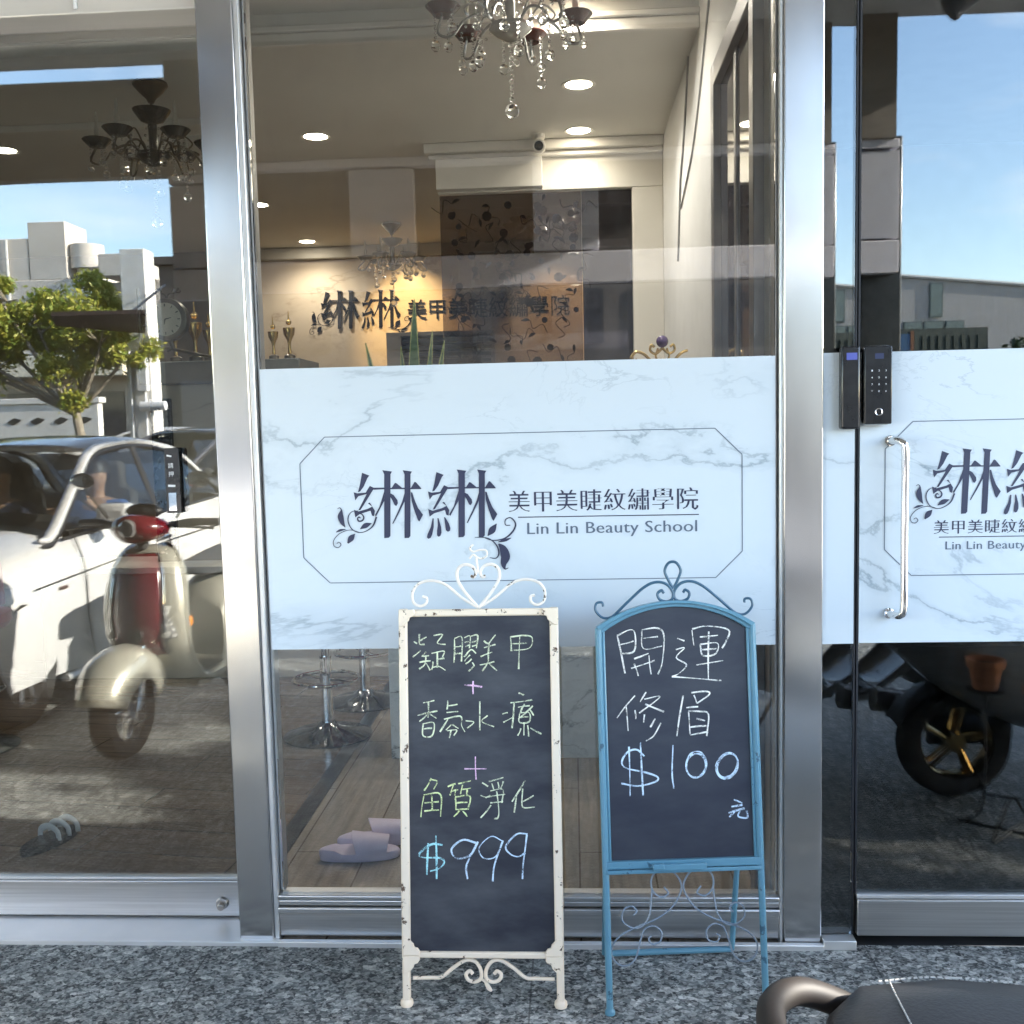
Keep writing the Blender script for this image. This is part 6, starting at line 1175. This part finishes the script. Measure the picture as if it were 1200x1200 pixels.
    def screen(x0, z0, w0, x1, z1, w1, bow):
        b = MB(); rr = []
        for k in range(5):
            s = k / 4; rr.append([(x0 + (x1 - x0) * s + bow * (1 - s * .5) * (q * q - 1), (w0 + (w1 - w0) * s) * q, z0 + (z1 - z0) * s) for q in (-1, -.5, 0, .5, 1)])
        b.loft(rr, closed=False, cap=False); return b
    screen(0.50, 0.962, 0.77, 1.34, 1.365, 0.60, 0.10).build('windscreen', car_glass, t, angle=60)
    screen(3.44, 1.02, 0.72, 2.80, 1.345, 0.60, -0.08).build('rear_window', car_glass, t, angle=60)
    b = MB(); b.tube([(0.95, -0.72, 0.93), (0.93, 0, 0.97), (0.95, 0.72, 0.93)], 0.10, 10, smooth=4, flat=0.8); b.build('dashboard', cabin, t)
    b = MB(); b.tube([(1.16 + 0.06 * math.sin(a * PI / 12), -0.38 + 0.18 * math.cos(a * PI / 12), 0.93 + 0.17 * math.sin(a * PI / 12)) for a in range(24)], 0.014, 8, closed=True); b.build('steering_wheel', trim_k, t)
    for y in (-0.38, 0.38):
        b = MB(); b.box(1.45, 2.0, y - 0.25, y + 0.25, 0.605, 0.70); s_ = b.build('seat', cabin, t, 0.05)
        b = MB(); b.loft([[(2.0 + dx, y - w, z), (2.0 + dx, y + w, z), (2.10 + dx, y + w, z), (2.10 + dx, y - w, z)] for dx, w, z in ((-0.06, 0.22, 0.65), (-0.02, 0.25, 0.90), (0.03, 0.22, 1.10), (0.04, 0.13, 1.13), (0.05, 0.12, 1.27), (0.055, 0.08, 1.30))]); b.build('seat_back', cabin, s_, 0.03)
    b = MB(); b.box(2.75, 2.95, -0.7, 0.7, 0.65, 1.05); b.build('rear_seat', cabin, t, 0.06)
    return t
pearl = mat('pearl_white_paint', (0.60, 0.60, 0.60), (0.63, 0.63, 0.63), rough=0.22, coat=1.0, scale=60)
grey_paint = mat('dark_grey_paint', (0.06, 0.06, 0.068), (0.07, 0.07, 0.078), rough=0.25, coat=1.0, scale=60)
CAR_RZ = R(-87.0)
CAR_LOC = (-3.47, -1.86, -0.012)
CAR_S = (0.84, 0.86, 0.965)
make_car('large white saloon car with two people inside, mirrored in the left glass', CAR_LOC, CAR_RZ, pearl).scale = CAR_S
make_car('dark grey car behind the white saloon in the left glass', (-5.1, -7.6, -0.012), R(-62), grey_paint)
make_car('distant white car under the tree in the left glass', (-8.6, -13.5, -0.012), R(-8), pearl)
hair_k = mat('black_hair', (0.012, 0.010, 0.010), (0.03, 0.025, 0.022), rough=0.5, scale=60, stretch=(8, 8, 1))
def car_pt(x, y, z):
    c, s = math.cos(CAR_RZ), math.sin(CAR_RZ); x, y, z = x * CAR_S[0], y * CAR_S[1], z * CAR_S[2]; return (CAR_LOC[0] + c * x - s * y, CAR_LOC[1] + s * x + c * y, CAR_LOC[2] + z)
blue_shirt = mat('blue_shirt', (0.05, 0.13, 0.40), (0.07, 0.17, 0.48), rough=0.8); navy = mat('navy_shirt', (0.02, 0.025, 0.05), (0.03, 0.035, 0.065), rough=0.8)
p1 = seated('person in a blue shirt holding up a phone in the white car', car_pt(1.42, 0.38, 0.0), CAR_RZ, blue_shirt, hair_k, {1: ((0.43, 0.17, 1.02), (0.20, 0.27, 0.95), (0.02, 0.16, 1.10)), -1: ((0.43, -0.17, 1.02), (0.24, -0.24, 0.86), (0.02, -0.10, 1.02))}, True)
p1.location.z -= 0.02; p1.scale = (0.92, 0.92, 0.95)
p2 = seated('person with black hair and a dark shirt behind the wheel of the white car', car_pt(1.42, -0.38, 0.0), CAR_RZ, navy, hair_k, {1: ((0.43, 0.17, 1.02), (0.22, 0.25, 0.84), (-0.08, 0.16, 0.98)), -1: ((0.43, -0.17, 1.02), (0.22, -0.25, 0.84), (-0.08, -0.16, 0.98))}, False)
p2.location.z -= 0.02; p2.scale = (0.92, 0.92, 0.95)
ph = thing('phone', 'black phone held up by the person in the blue shirt', 'phone', car_pt(1.42 - 0.085, 0.38 + 0.13, 1.08), CAR_RZ)
b = MB(); b.box(-0.005, 0.005, -0.075, 0.075, 0, 0.075); b.build('case', black_plastic, ph, 0.004); b = MB(); b.box(0.0052, 0.006, -0.07, 0.07, 0.004, 0.071); b.build('screen', mat('phone_screen', (0.02, 0.02, 0.025), rough=0.05), ph)

# ------------------------------------------------------------ trees
def leaf_mat(name, a, b_):
    m = bpy.data.materials.new(name); m.use_nodes = True; t = m.node_tree; bs = t.nodes['Principled BSDF']; N = t.nodes.new; L = t.links.new
    oi = N('ShaderNodeNewGeometry'); rp = N('ShaderNodeValToRGB'); rp.color_ramp.elements[0].color = (*a, 1); rp.color_ramp.elements[1].color = (*b_, 1)
    L(oi.outputs['Random Per Island'], rp.inputs[0]); L(rp.outputs[0], bs.inputs['Base Color']); bs.inputs['Roughness'].default_value = 0.5
    tr = N('ShaderNodeBsdfTranslucent'); L(rp.outputs[0], tr.inputs[0]); ms = N('ShaderNodeMixShader'); ms.inputs[0].default_value = 0.35
    o = t.nodes['Material Output']; L(bs.outputs[0], ms.inputs[1]); L(tr.outputs[0], ms.inputs[2]); L(ms.outputs[0], o.inputs[0]); MATS[name] = m; return m
bark = mat('pale_bark', (0.20, 0.17, 0.13), (0.34, 0.30, 0.24), rough=0.9, scale=12, stretch=(3, 3, 0.6), bump=0.4)
leaf_y = leaf_mat('yellow_green_leaf', (0.17, 0.26, 0.04), (0.50, 0.46, 0.08)); leaf_d = leaf_mat('dark_leaf', (0.012, 0.03, 0.010), (0.04, 0.07, 0.02))
def tree(label, loc, h0, crown, nleaf, size, lm, seed, name='tree', group=None):
    rnd = random.Random(seed); t = thing(name, label, 'tree', loc, 0, group)
    b = MB(); b.tube([(0, 0, -0.02), (0.06, 0.02, h0 * 0.5), (-0.05, 0, h0)], lambda q: 0.11 - 0.05 * q, 10, smooth=4)
    tips = []
    for cx_, cy_, cz_, r_ in crown:
        b.tube([(-0.05, 0, h0 * 0.96), (cx_ * 0.45, cy_ * 0.45, h0 + (cz_ - h0) * 0.4), (cx_ * 0.9, cy_ * 0.9, cz_ - r_ * 0.2), (cx_, cy_, cz_ + r_ * 0.3)], lambda q: 0.042 - 0.034 * q, 7, smooth=4)
        for k in range(4):
            a = rnd.uniform(0, 6.28); b.tube([(cx_ * 0.8, cy_ * 0.8, cz_ - r_ * 0.3), (cx_ + r_ * .7 * math.cos(a), cy_ + r_ * .7 * math.sin(a), cz_ + rnd.uniform(-.3, .4) * r_)], lambda q: 0.02 - 0.014 * q, 5)
    b.build('trunk', bark, t)
    b = MB(); tot = sum(c[3] ** 2 for c in crown)
    for cx_, cy_, cz_, r_ in crown:
        ncl = max(4, int(10 * (r_ / 0.8) ** 2)); cl = []
        for k in range(ncl):
            v = Vector((rnd.gauss(0, 1), rnd.gauss(0, 1), rnd.gauss(0, .8))).normalized() * r_ * rnd.uniform(0.45, 1.05); cl.append((Vector((cx_, cy_, cz_)) + v, r_ * rnd.uniform(0.22, 0.42)))
        for k in range(int(nleaf * r_ * r_ / tot)):
            c_, rr = rnd.choice(cl); p = c_ + Vector((rnd.gauss(0, .5), rnd.gauss(0, .5), rnd.gauss(0, .42))) * rr
            n = Vector((rnd.gauss(0, 1), rnd.gauss(0, 1), rnd.gauss(0.5, 1))).normalized(); u = n.orthogonal().normalized(); u.rotate(Matrix.Rotation(rnd.uniform(0, 6.28), 3, n)); w = n.cross(u); L_ = size * rnd.uniform(0.6, 1.3)
            vs = [b.bm.verts.new(p + u * (a_ * L_) + w * (c2 * L_) + n * (d_ * L_)) for a_, c2, d_ in ((-.5, 0, 0), (-.1, .2, .04), (.5, 0, -.06), (-.1, -.2, .04))]
            b.bm.faces.new(vs)
    b.build('crown', lm, t, normals=False, angle=180)
    return t
tree('yellow green tree with a pale forked trunk mirrored in the left glass', (-7.35, -12.0, 0), 1.75, [(-0.6, 0, 3.1, 0.75), (0.25, -0.2, 3.0, 0.62), (-1.4, 0.2, 2.6, 0.75), (-0.2, 0.3, 2.35, 0.55), (0.75, 0, 2.5, 0.42), (-1.7, -0.3, 3.2, 0.7), (0.55, 0.2, 2.85, 0.45), (-2.4, 0.1, 2.9, 0.8), (-1.0, 0.4, 3.5, 0.6), (0.0, -0.4, 3.3, 0.55)], 34000, 0.105, leaf_y, 5)
tree('unseen leafy tree added beyond the right end of the arcade to dapple the sun', (9.5, -0.4, 0), 2.0, [(0, 0, 3.4, 0.9), (-0.3, 0.9, 3.7, 0.7), (0.4, -1.0, 3.6, 0.8), (0.2, 0.4, 4.4, 0.6), (-0.2, -0.7, 4.3, 0.65), (-0.3, -0.1, 2.8, 0.7), (0.1, 1.2, 3.1, 0.6), (0.2, -1.5, 4.1, 0.6), (-0.2, -1.4, 3.2, 0.6), (0.0, 0.6, 2.6, 0.6), (0, 0.0, 4.5, 0.55), (0, -0.9, 4.45, 0.5), (0, 0.9, 4.4, 0.5), (0, -1.7, 4.5, 0.45), (0.1, 0.4, 4.1, 0.5), (0.1, -0.5, 4.0, 0.5), (0, -1.4, 3.7, 0.5)], 15000, 0.19, leaf_d, 8)  # added out of view; its crown breaks the sun into patches on the pavement
bush = tree('small leafy bush beside the dark container in the keypad door', (7.5, -15.0, 0), 0.8, [(0, 0, 1.9, 0.55), (0.6, 0, 2.2, 0.5), (0.2, 0.2, 2.5, 0.35), (-.2, 0, 1.3, .5)], 1200, 0.16, leaf_d, 12, 'bush')

# ------------------------------------------------------------ buildings across the road
bw = mat('cream_render', (0.56, 0.52, 0.47), (0.62, 0.58, 0.53), rough=0.85, scale=1.2); dkwin = mat('dark_window_glass', (0.03, 0.035, 0.04), (0.06, 0.065, 0.07), rough=0.1, spec=0.7)
bd_ = thing('cream_building', 'stepped cream building with roof blocks and a round bay above the tree', 'building', (-18, -25, 0))
def inb(o): o.location = (17.75, 25, 0); return o
w = MB(); w.box(-30, -12.7, -32, -25.0, 0, 5.6); w.box(-12.7, -10.9, -32, -25.6, 3.6, 5.55); inb(w.build('wall', bw, bd_, 0.02))
w = MB(); w.box(-30, -14.62, -31, -25.02, 5.602, 6.75); inb(w.build('upper_storey', bw, bd_, 0.02))
w = MB(); w.box(-14.6, -13.57, -26.3, -25.01, 5.602, 7.17); inb(w.build('roof_block', bw, bd_, 0.02))
w = MB(); w.cyl((-13.2, -25.5, 5.92), (-13.2, -25.5, 6.58), 0.46, n=32); w.cyl((-13.2, -25.5, 5.602), (-13.2, -25.5, 5.92), 0.3, n=24); inb(w.build('round_bay', bw, bd_, 0.01))
w = MB(); w.box(-12.4, -11.2, -26.2, -24.4, 5.562, 6.15); inb(w.build('balcony_block', bw, bd_, 0.02))
w = MB(); w.box(-11.9, -11.5, -25.58, -25.2, 0, 5.56); inb(w.build('column', bw, bd_, 0.02))
for i, (x0, x1, z0, z1) in enumerate(((-15.9, -14.9, 3.6, 4.6), (-14.2, -13.2, 3.6, 4.6), (-12.35, -12.0, 4.2, 5.0), (-17.9, -16.9, 3.6, 4.6), (-12.6, -12.72, 1, 1.1))):
    if i == 4: continue
    y_ = -24.995 if x1 < -12.7 else -25.595
    w = MB(); w.box(x0, x1, y_ - 0.02, y_ + 0.04, z0, z1); wf = inb(w.build('window', mat('window_frame_paint', (0.6, 0.6, 0.58), rough=0.6), bd_)); w = MB(); w.box(x0 + 0.06, x1 - 0.06, y_ + 0.041, y_ + 0.045, z0 + 0.06, z1 - 0.06); w.build('pane', dkwin, wf)
for x, z in ((-16.6, 4.9), (-13.0, 4.9), (-18.6, 4.9)):
    w = MB(); w.box(x - 0.4, x + 0.4, -24.995, -24.65, z, z + 0.55); w.cyl((x, -24.649, z + 0.27), (x, -24.64, z + 0.27), 0.2, n=20); inb(w.build('air_conditioner', mat('grey_white_casing', (0.5, 0.5, 0.48), (0.58, 0.58, 0.56), rough=0.6), bd_, 0.02))
w = MB(); w.tube([(-15.2, -24.95, 0), (-15.2, -24.95, 6.7)], 0.05, 8); w.tube([(-12.9, -24.95, 0), (-12.9, -24.95, 5.5)], 0.05, 8); inb(w.build('drain_pipe', MATS['grey_white_casing'], bd_))
sh_ = thing('street_shop', 'low beige shop row behind the tree trunk in the left glass', 'building', (-12, -22, 0))
w = MB(); w.box(-20, -9.4, -24.5, -22.5, 0, 3.1); o = w.build('wall', mat('beige_render', (0.44, 0.38, 0.30), (0.52, 0.46, 0.37), rough=0.85, scale=1.5), sh_); o.location = (12, 22, 0)
w = MB(); w.box(-14.6, -10.9, -22.49, -21.6, 2.75, 3.25); o = w.build('canopy', mat('cream_canopy', (0.66, 0.60, 0.48), (0.7, 0.64, 0.52), rough=0.7), sh_, 0.02); o.location = (12, 22, 0)
for x in (-18.5, -16.0, -13.5, -11.9):
    w = MB(); w.box(x - 0.8, x + 0.6, -22.499, -22.45, 0.1, 2.4); o = w.build('shop_front', dkwin, sh_); o.location = (12, 22, 0)
lw = thing('low_wall', 'low white wall with dark cut motifs beside the tree trunk in the left glass', 'wall', (-10.5, -16, 0))
w = MB(); w.box(-4.5, 1.6, -0.1, 0.1, 0, 1.95); w.box(-4.55, 1.65, -0.14, 0.14, 1.951, 2.06); w.build('wall', mat('white_wall_render', (0.70, 0.68, 0.63), (0.75, 0.73, 0.68), rough=0.8), lw, 0.01)
w = MB()
for k in range(13):
    x = -4.2 + 0.45 * k; w.prism([(x, 1.62), (x + 0.14, 1.70), (x + 0.28, 1.66), (x + 0.20, 1.60), (x + 0.1, 1.56)], lambda u, v, d: (u, 0.1 + d, v), 0.0005, 0.012)
w.build('motif', trim_k, lw)
pc = thing('white_column', 'white street column with meter boxes at the end of the brown awning', 'column', (-6.45, -12.3, 0))
w = MB(); w.box(-0.19, 0.19, -0.19, 0.19, 0, 4.1); w.build('shaft', mat('white_column_paint', (0.68, 0.66, 0.62), (0.74, 0.72, 0.68), rough=0.8), pc, 0.01)
w = MB(); w.box(0.0, 0.16, 0.191, 0.30, 2.0, 2.5); w.cyl((0.02, 0.25, 1.78), (0.42, 0.25, 1.78), 0.07, n=16); w.build('meter_box', white_mark, pc, 0.01)
w = MB(); w.tube([(0.10, 0.23, 0), (0.10, 0.23, 2.0)], 0.022, 8); w.tube([(-0.12, 0.22, 0), (-0.12, 0.22, 2.6)], 0.018, 8); w.build('pipe', white_mark, pc)
db = thing('dark_building', 'dark two storey building added across the road to block sky mirrored above the marble band', 'building', (-2, -22, 0))  # added dark mass that keeps bright sky out of the main window's reflection
w = MB(); w.box(-8, 8, -6, 0, 0, 5.4); w.box(-8.1, 8.1, -6.1, 0.15, 5.401, 5.6); w.build('wall', mat('dark_brown_render', (0.075, 0.065, 0.058), (0.10, 0.088, 0.08), rough=0.85, scale=1.5), db, 0.02)
for k in range(7):
    w = MB(); w.box(-7.4 + 2.2 * k, -6.0 + 2.2 * k, 0.001, 0.05, 3.2, 4.5); wf = w.build('window', trim_k, db); w = MB(); w.box(-7.34 + 2.2 * k, -6.06 + 2.2 * k, 0.051, 0.055, 3.26, 4.44); w.build('pane', mat('dull_pane', (0.03, 0.03, 0.033), (0.045, 0.045, 0.05), rough=0.6, spec=0.15), wf)
    w = MB(); w.box(-7.6 + 2.2 * k, -5.9 + 2.2 * k, 0.001, 0.06, 0.05, 2.6); w.build('shutter', mat('grey_shutter', (0.08, 0.08, 0.085), (0.11, 0.11, 0.115), rough=0.5, scale=2, stretch=(0.2, 1, 30)), db)
aw = thing('awning', 'flat dark brown awning with a stay rod in front of the tree', 'awning', (-6, -11, 2.85))
w = MB(); w.prism([(-0.4, 1.5), (0.8, 1.5), (0.08, -0.2), (-0.3, -1.1), (-0.62, -0.6), (-0.96, 0.3)], lambda u, v, d: (u, v, d), 0.0, 0.05); w.build('canopy', mat('brown_canvas', (0.075, 0.05, 0.04), (0.10, 0.07, 0.055), rough=0.85), aw)
w = MB(); w.tube([(0.3, 0.9, 0.05), (0.05, -1.08, 0.70)], 0.018, 8); w.build('stay_rod', trim_k, aw)
wh = thing('warehouse', 'grey metal warehouse with a shallow gable mirrored in the keypad door', 'warehouse', (12, -30, 0))
w = MB(); w.prism([(-4.3, 0), (12, 0), (12, 4.1), (-1.8, 5.55), (-4.3, 5.25)], lambda u, v, d: (u, -d, v), 0.0, 14)
w.build('wall', mat('grey_cladding', (0.30, 0.295, 0.285), (0.36, 0.35, 0.34), rough=0.6, scale=2, stretch=(10, 1, 0.3)), wh)
w = MB(); w.tube([(-4.3, 0.03, 5.25), (-1.8, 0.03, 5.55), (12, 0.03, 4.1)], 0.06, 6); w.build('roof_edge', mat('pale_flashing', (0.5, 0.5, 0.49), rough=0.5), wh)
for x0, x1, z0, z1 in ((-0.94, -0.54, 4.27, 5.3), (-1.72, -1.15, 3.88, 4.16), (-1.1, -0.5, 3.88, 4.16), (-0.45, 0.12, 3.88, 4.16), (-4.0, -3.5, 3.6, 4.2)):
    w = MB(); w.box(x0, x1, 0.002, 0.05, z0, z1); wf = w.build('window', mat('green_grey_frame', (0.10, 0.13, 0.12), rough=0.5), wh); w = MB(); w.box(x0 + 0.04, x1 - 0.04, 0.051, 0.054, z0 + 0.04, z1 - 0.04); w.build('pane', mat('hazy_glass', (0.13, 0.17, 0.16), (0.16, 0.2, 0.19), rough=0.3), wf)
cn = thing('container', 'dark shipping container with a blue painted end in front of the grey warehouse', 'container', (6.2, -15, 0))
w = MB()
w.box(-0.9, 0.76, -2.4, 0.0, -0.01, 2.80)
for k in range(9): w.box(-0.45 + 0.13 * k, -0.38 + 0.13 * k, 0.001, 0.03, 0.25, 2.68)
w.build('body', mat('dark_green_steel', (0.035, 0.045, 0.035), (0.06, 0.07, 0.055), rough=0.6), cn)
w = MB(); w.box(-0.88, -0.52, 0.002, 0.028, 0.2, 2.72); w.build('blue_end', mat('blue_steel', (0.025, 0.07, 0.15), (0.03, 0.09, 0.18), rough=0.5), cn)
w = MB(); w.box(-0.515, -0.46, 0.002, 0.034, 0.2, 2.76); w.build('rusty_corner', mat('rust_steel', (0.16, 0.07, 0.035), (0.22, 0.10, 0.05), rough=0.7), cn)
# far row of buildings and low hills that close the view beyond the road
for i, (x0, x1, h, y, lab) in enumerate(((-60, -34, 8, -60, 'far cream block at the left end of the street behind the stepped building'), (-32, -16, 6, -62, 'far cream block behind the low beige shop row'), (-9, 6, 4.2, -64, 'far low cream block behind the dark roadside trees'), (24, 50, 7, -60, 'far cream block beyond the grey warehouse'))):
    t = thing('far_building', lab, 'building', ((x0 + x1) / 2, y, 0), 0, 'far blocks across the road')
    hw = (x1 - x0) / 2
    w = MB(); w.box(-hw, hw, -8, 0, 0, h); w.box(-hw - .1, hw + .1, -8, 0.12, h - 0.25, h - 0.02); w.build('wall', bw, t)
    w = MB()
    for k in range(int(hw)):
        for z in range(int(h // 3)):
            w.box(-hw + 0.8 + 2 * k, -hw + 2.0 + 2 * k, 0.001, 0.03, 1.0 + 3 * z, 2.3 + 3 * z)
    w.build('windows', dkwin, t)
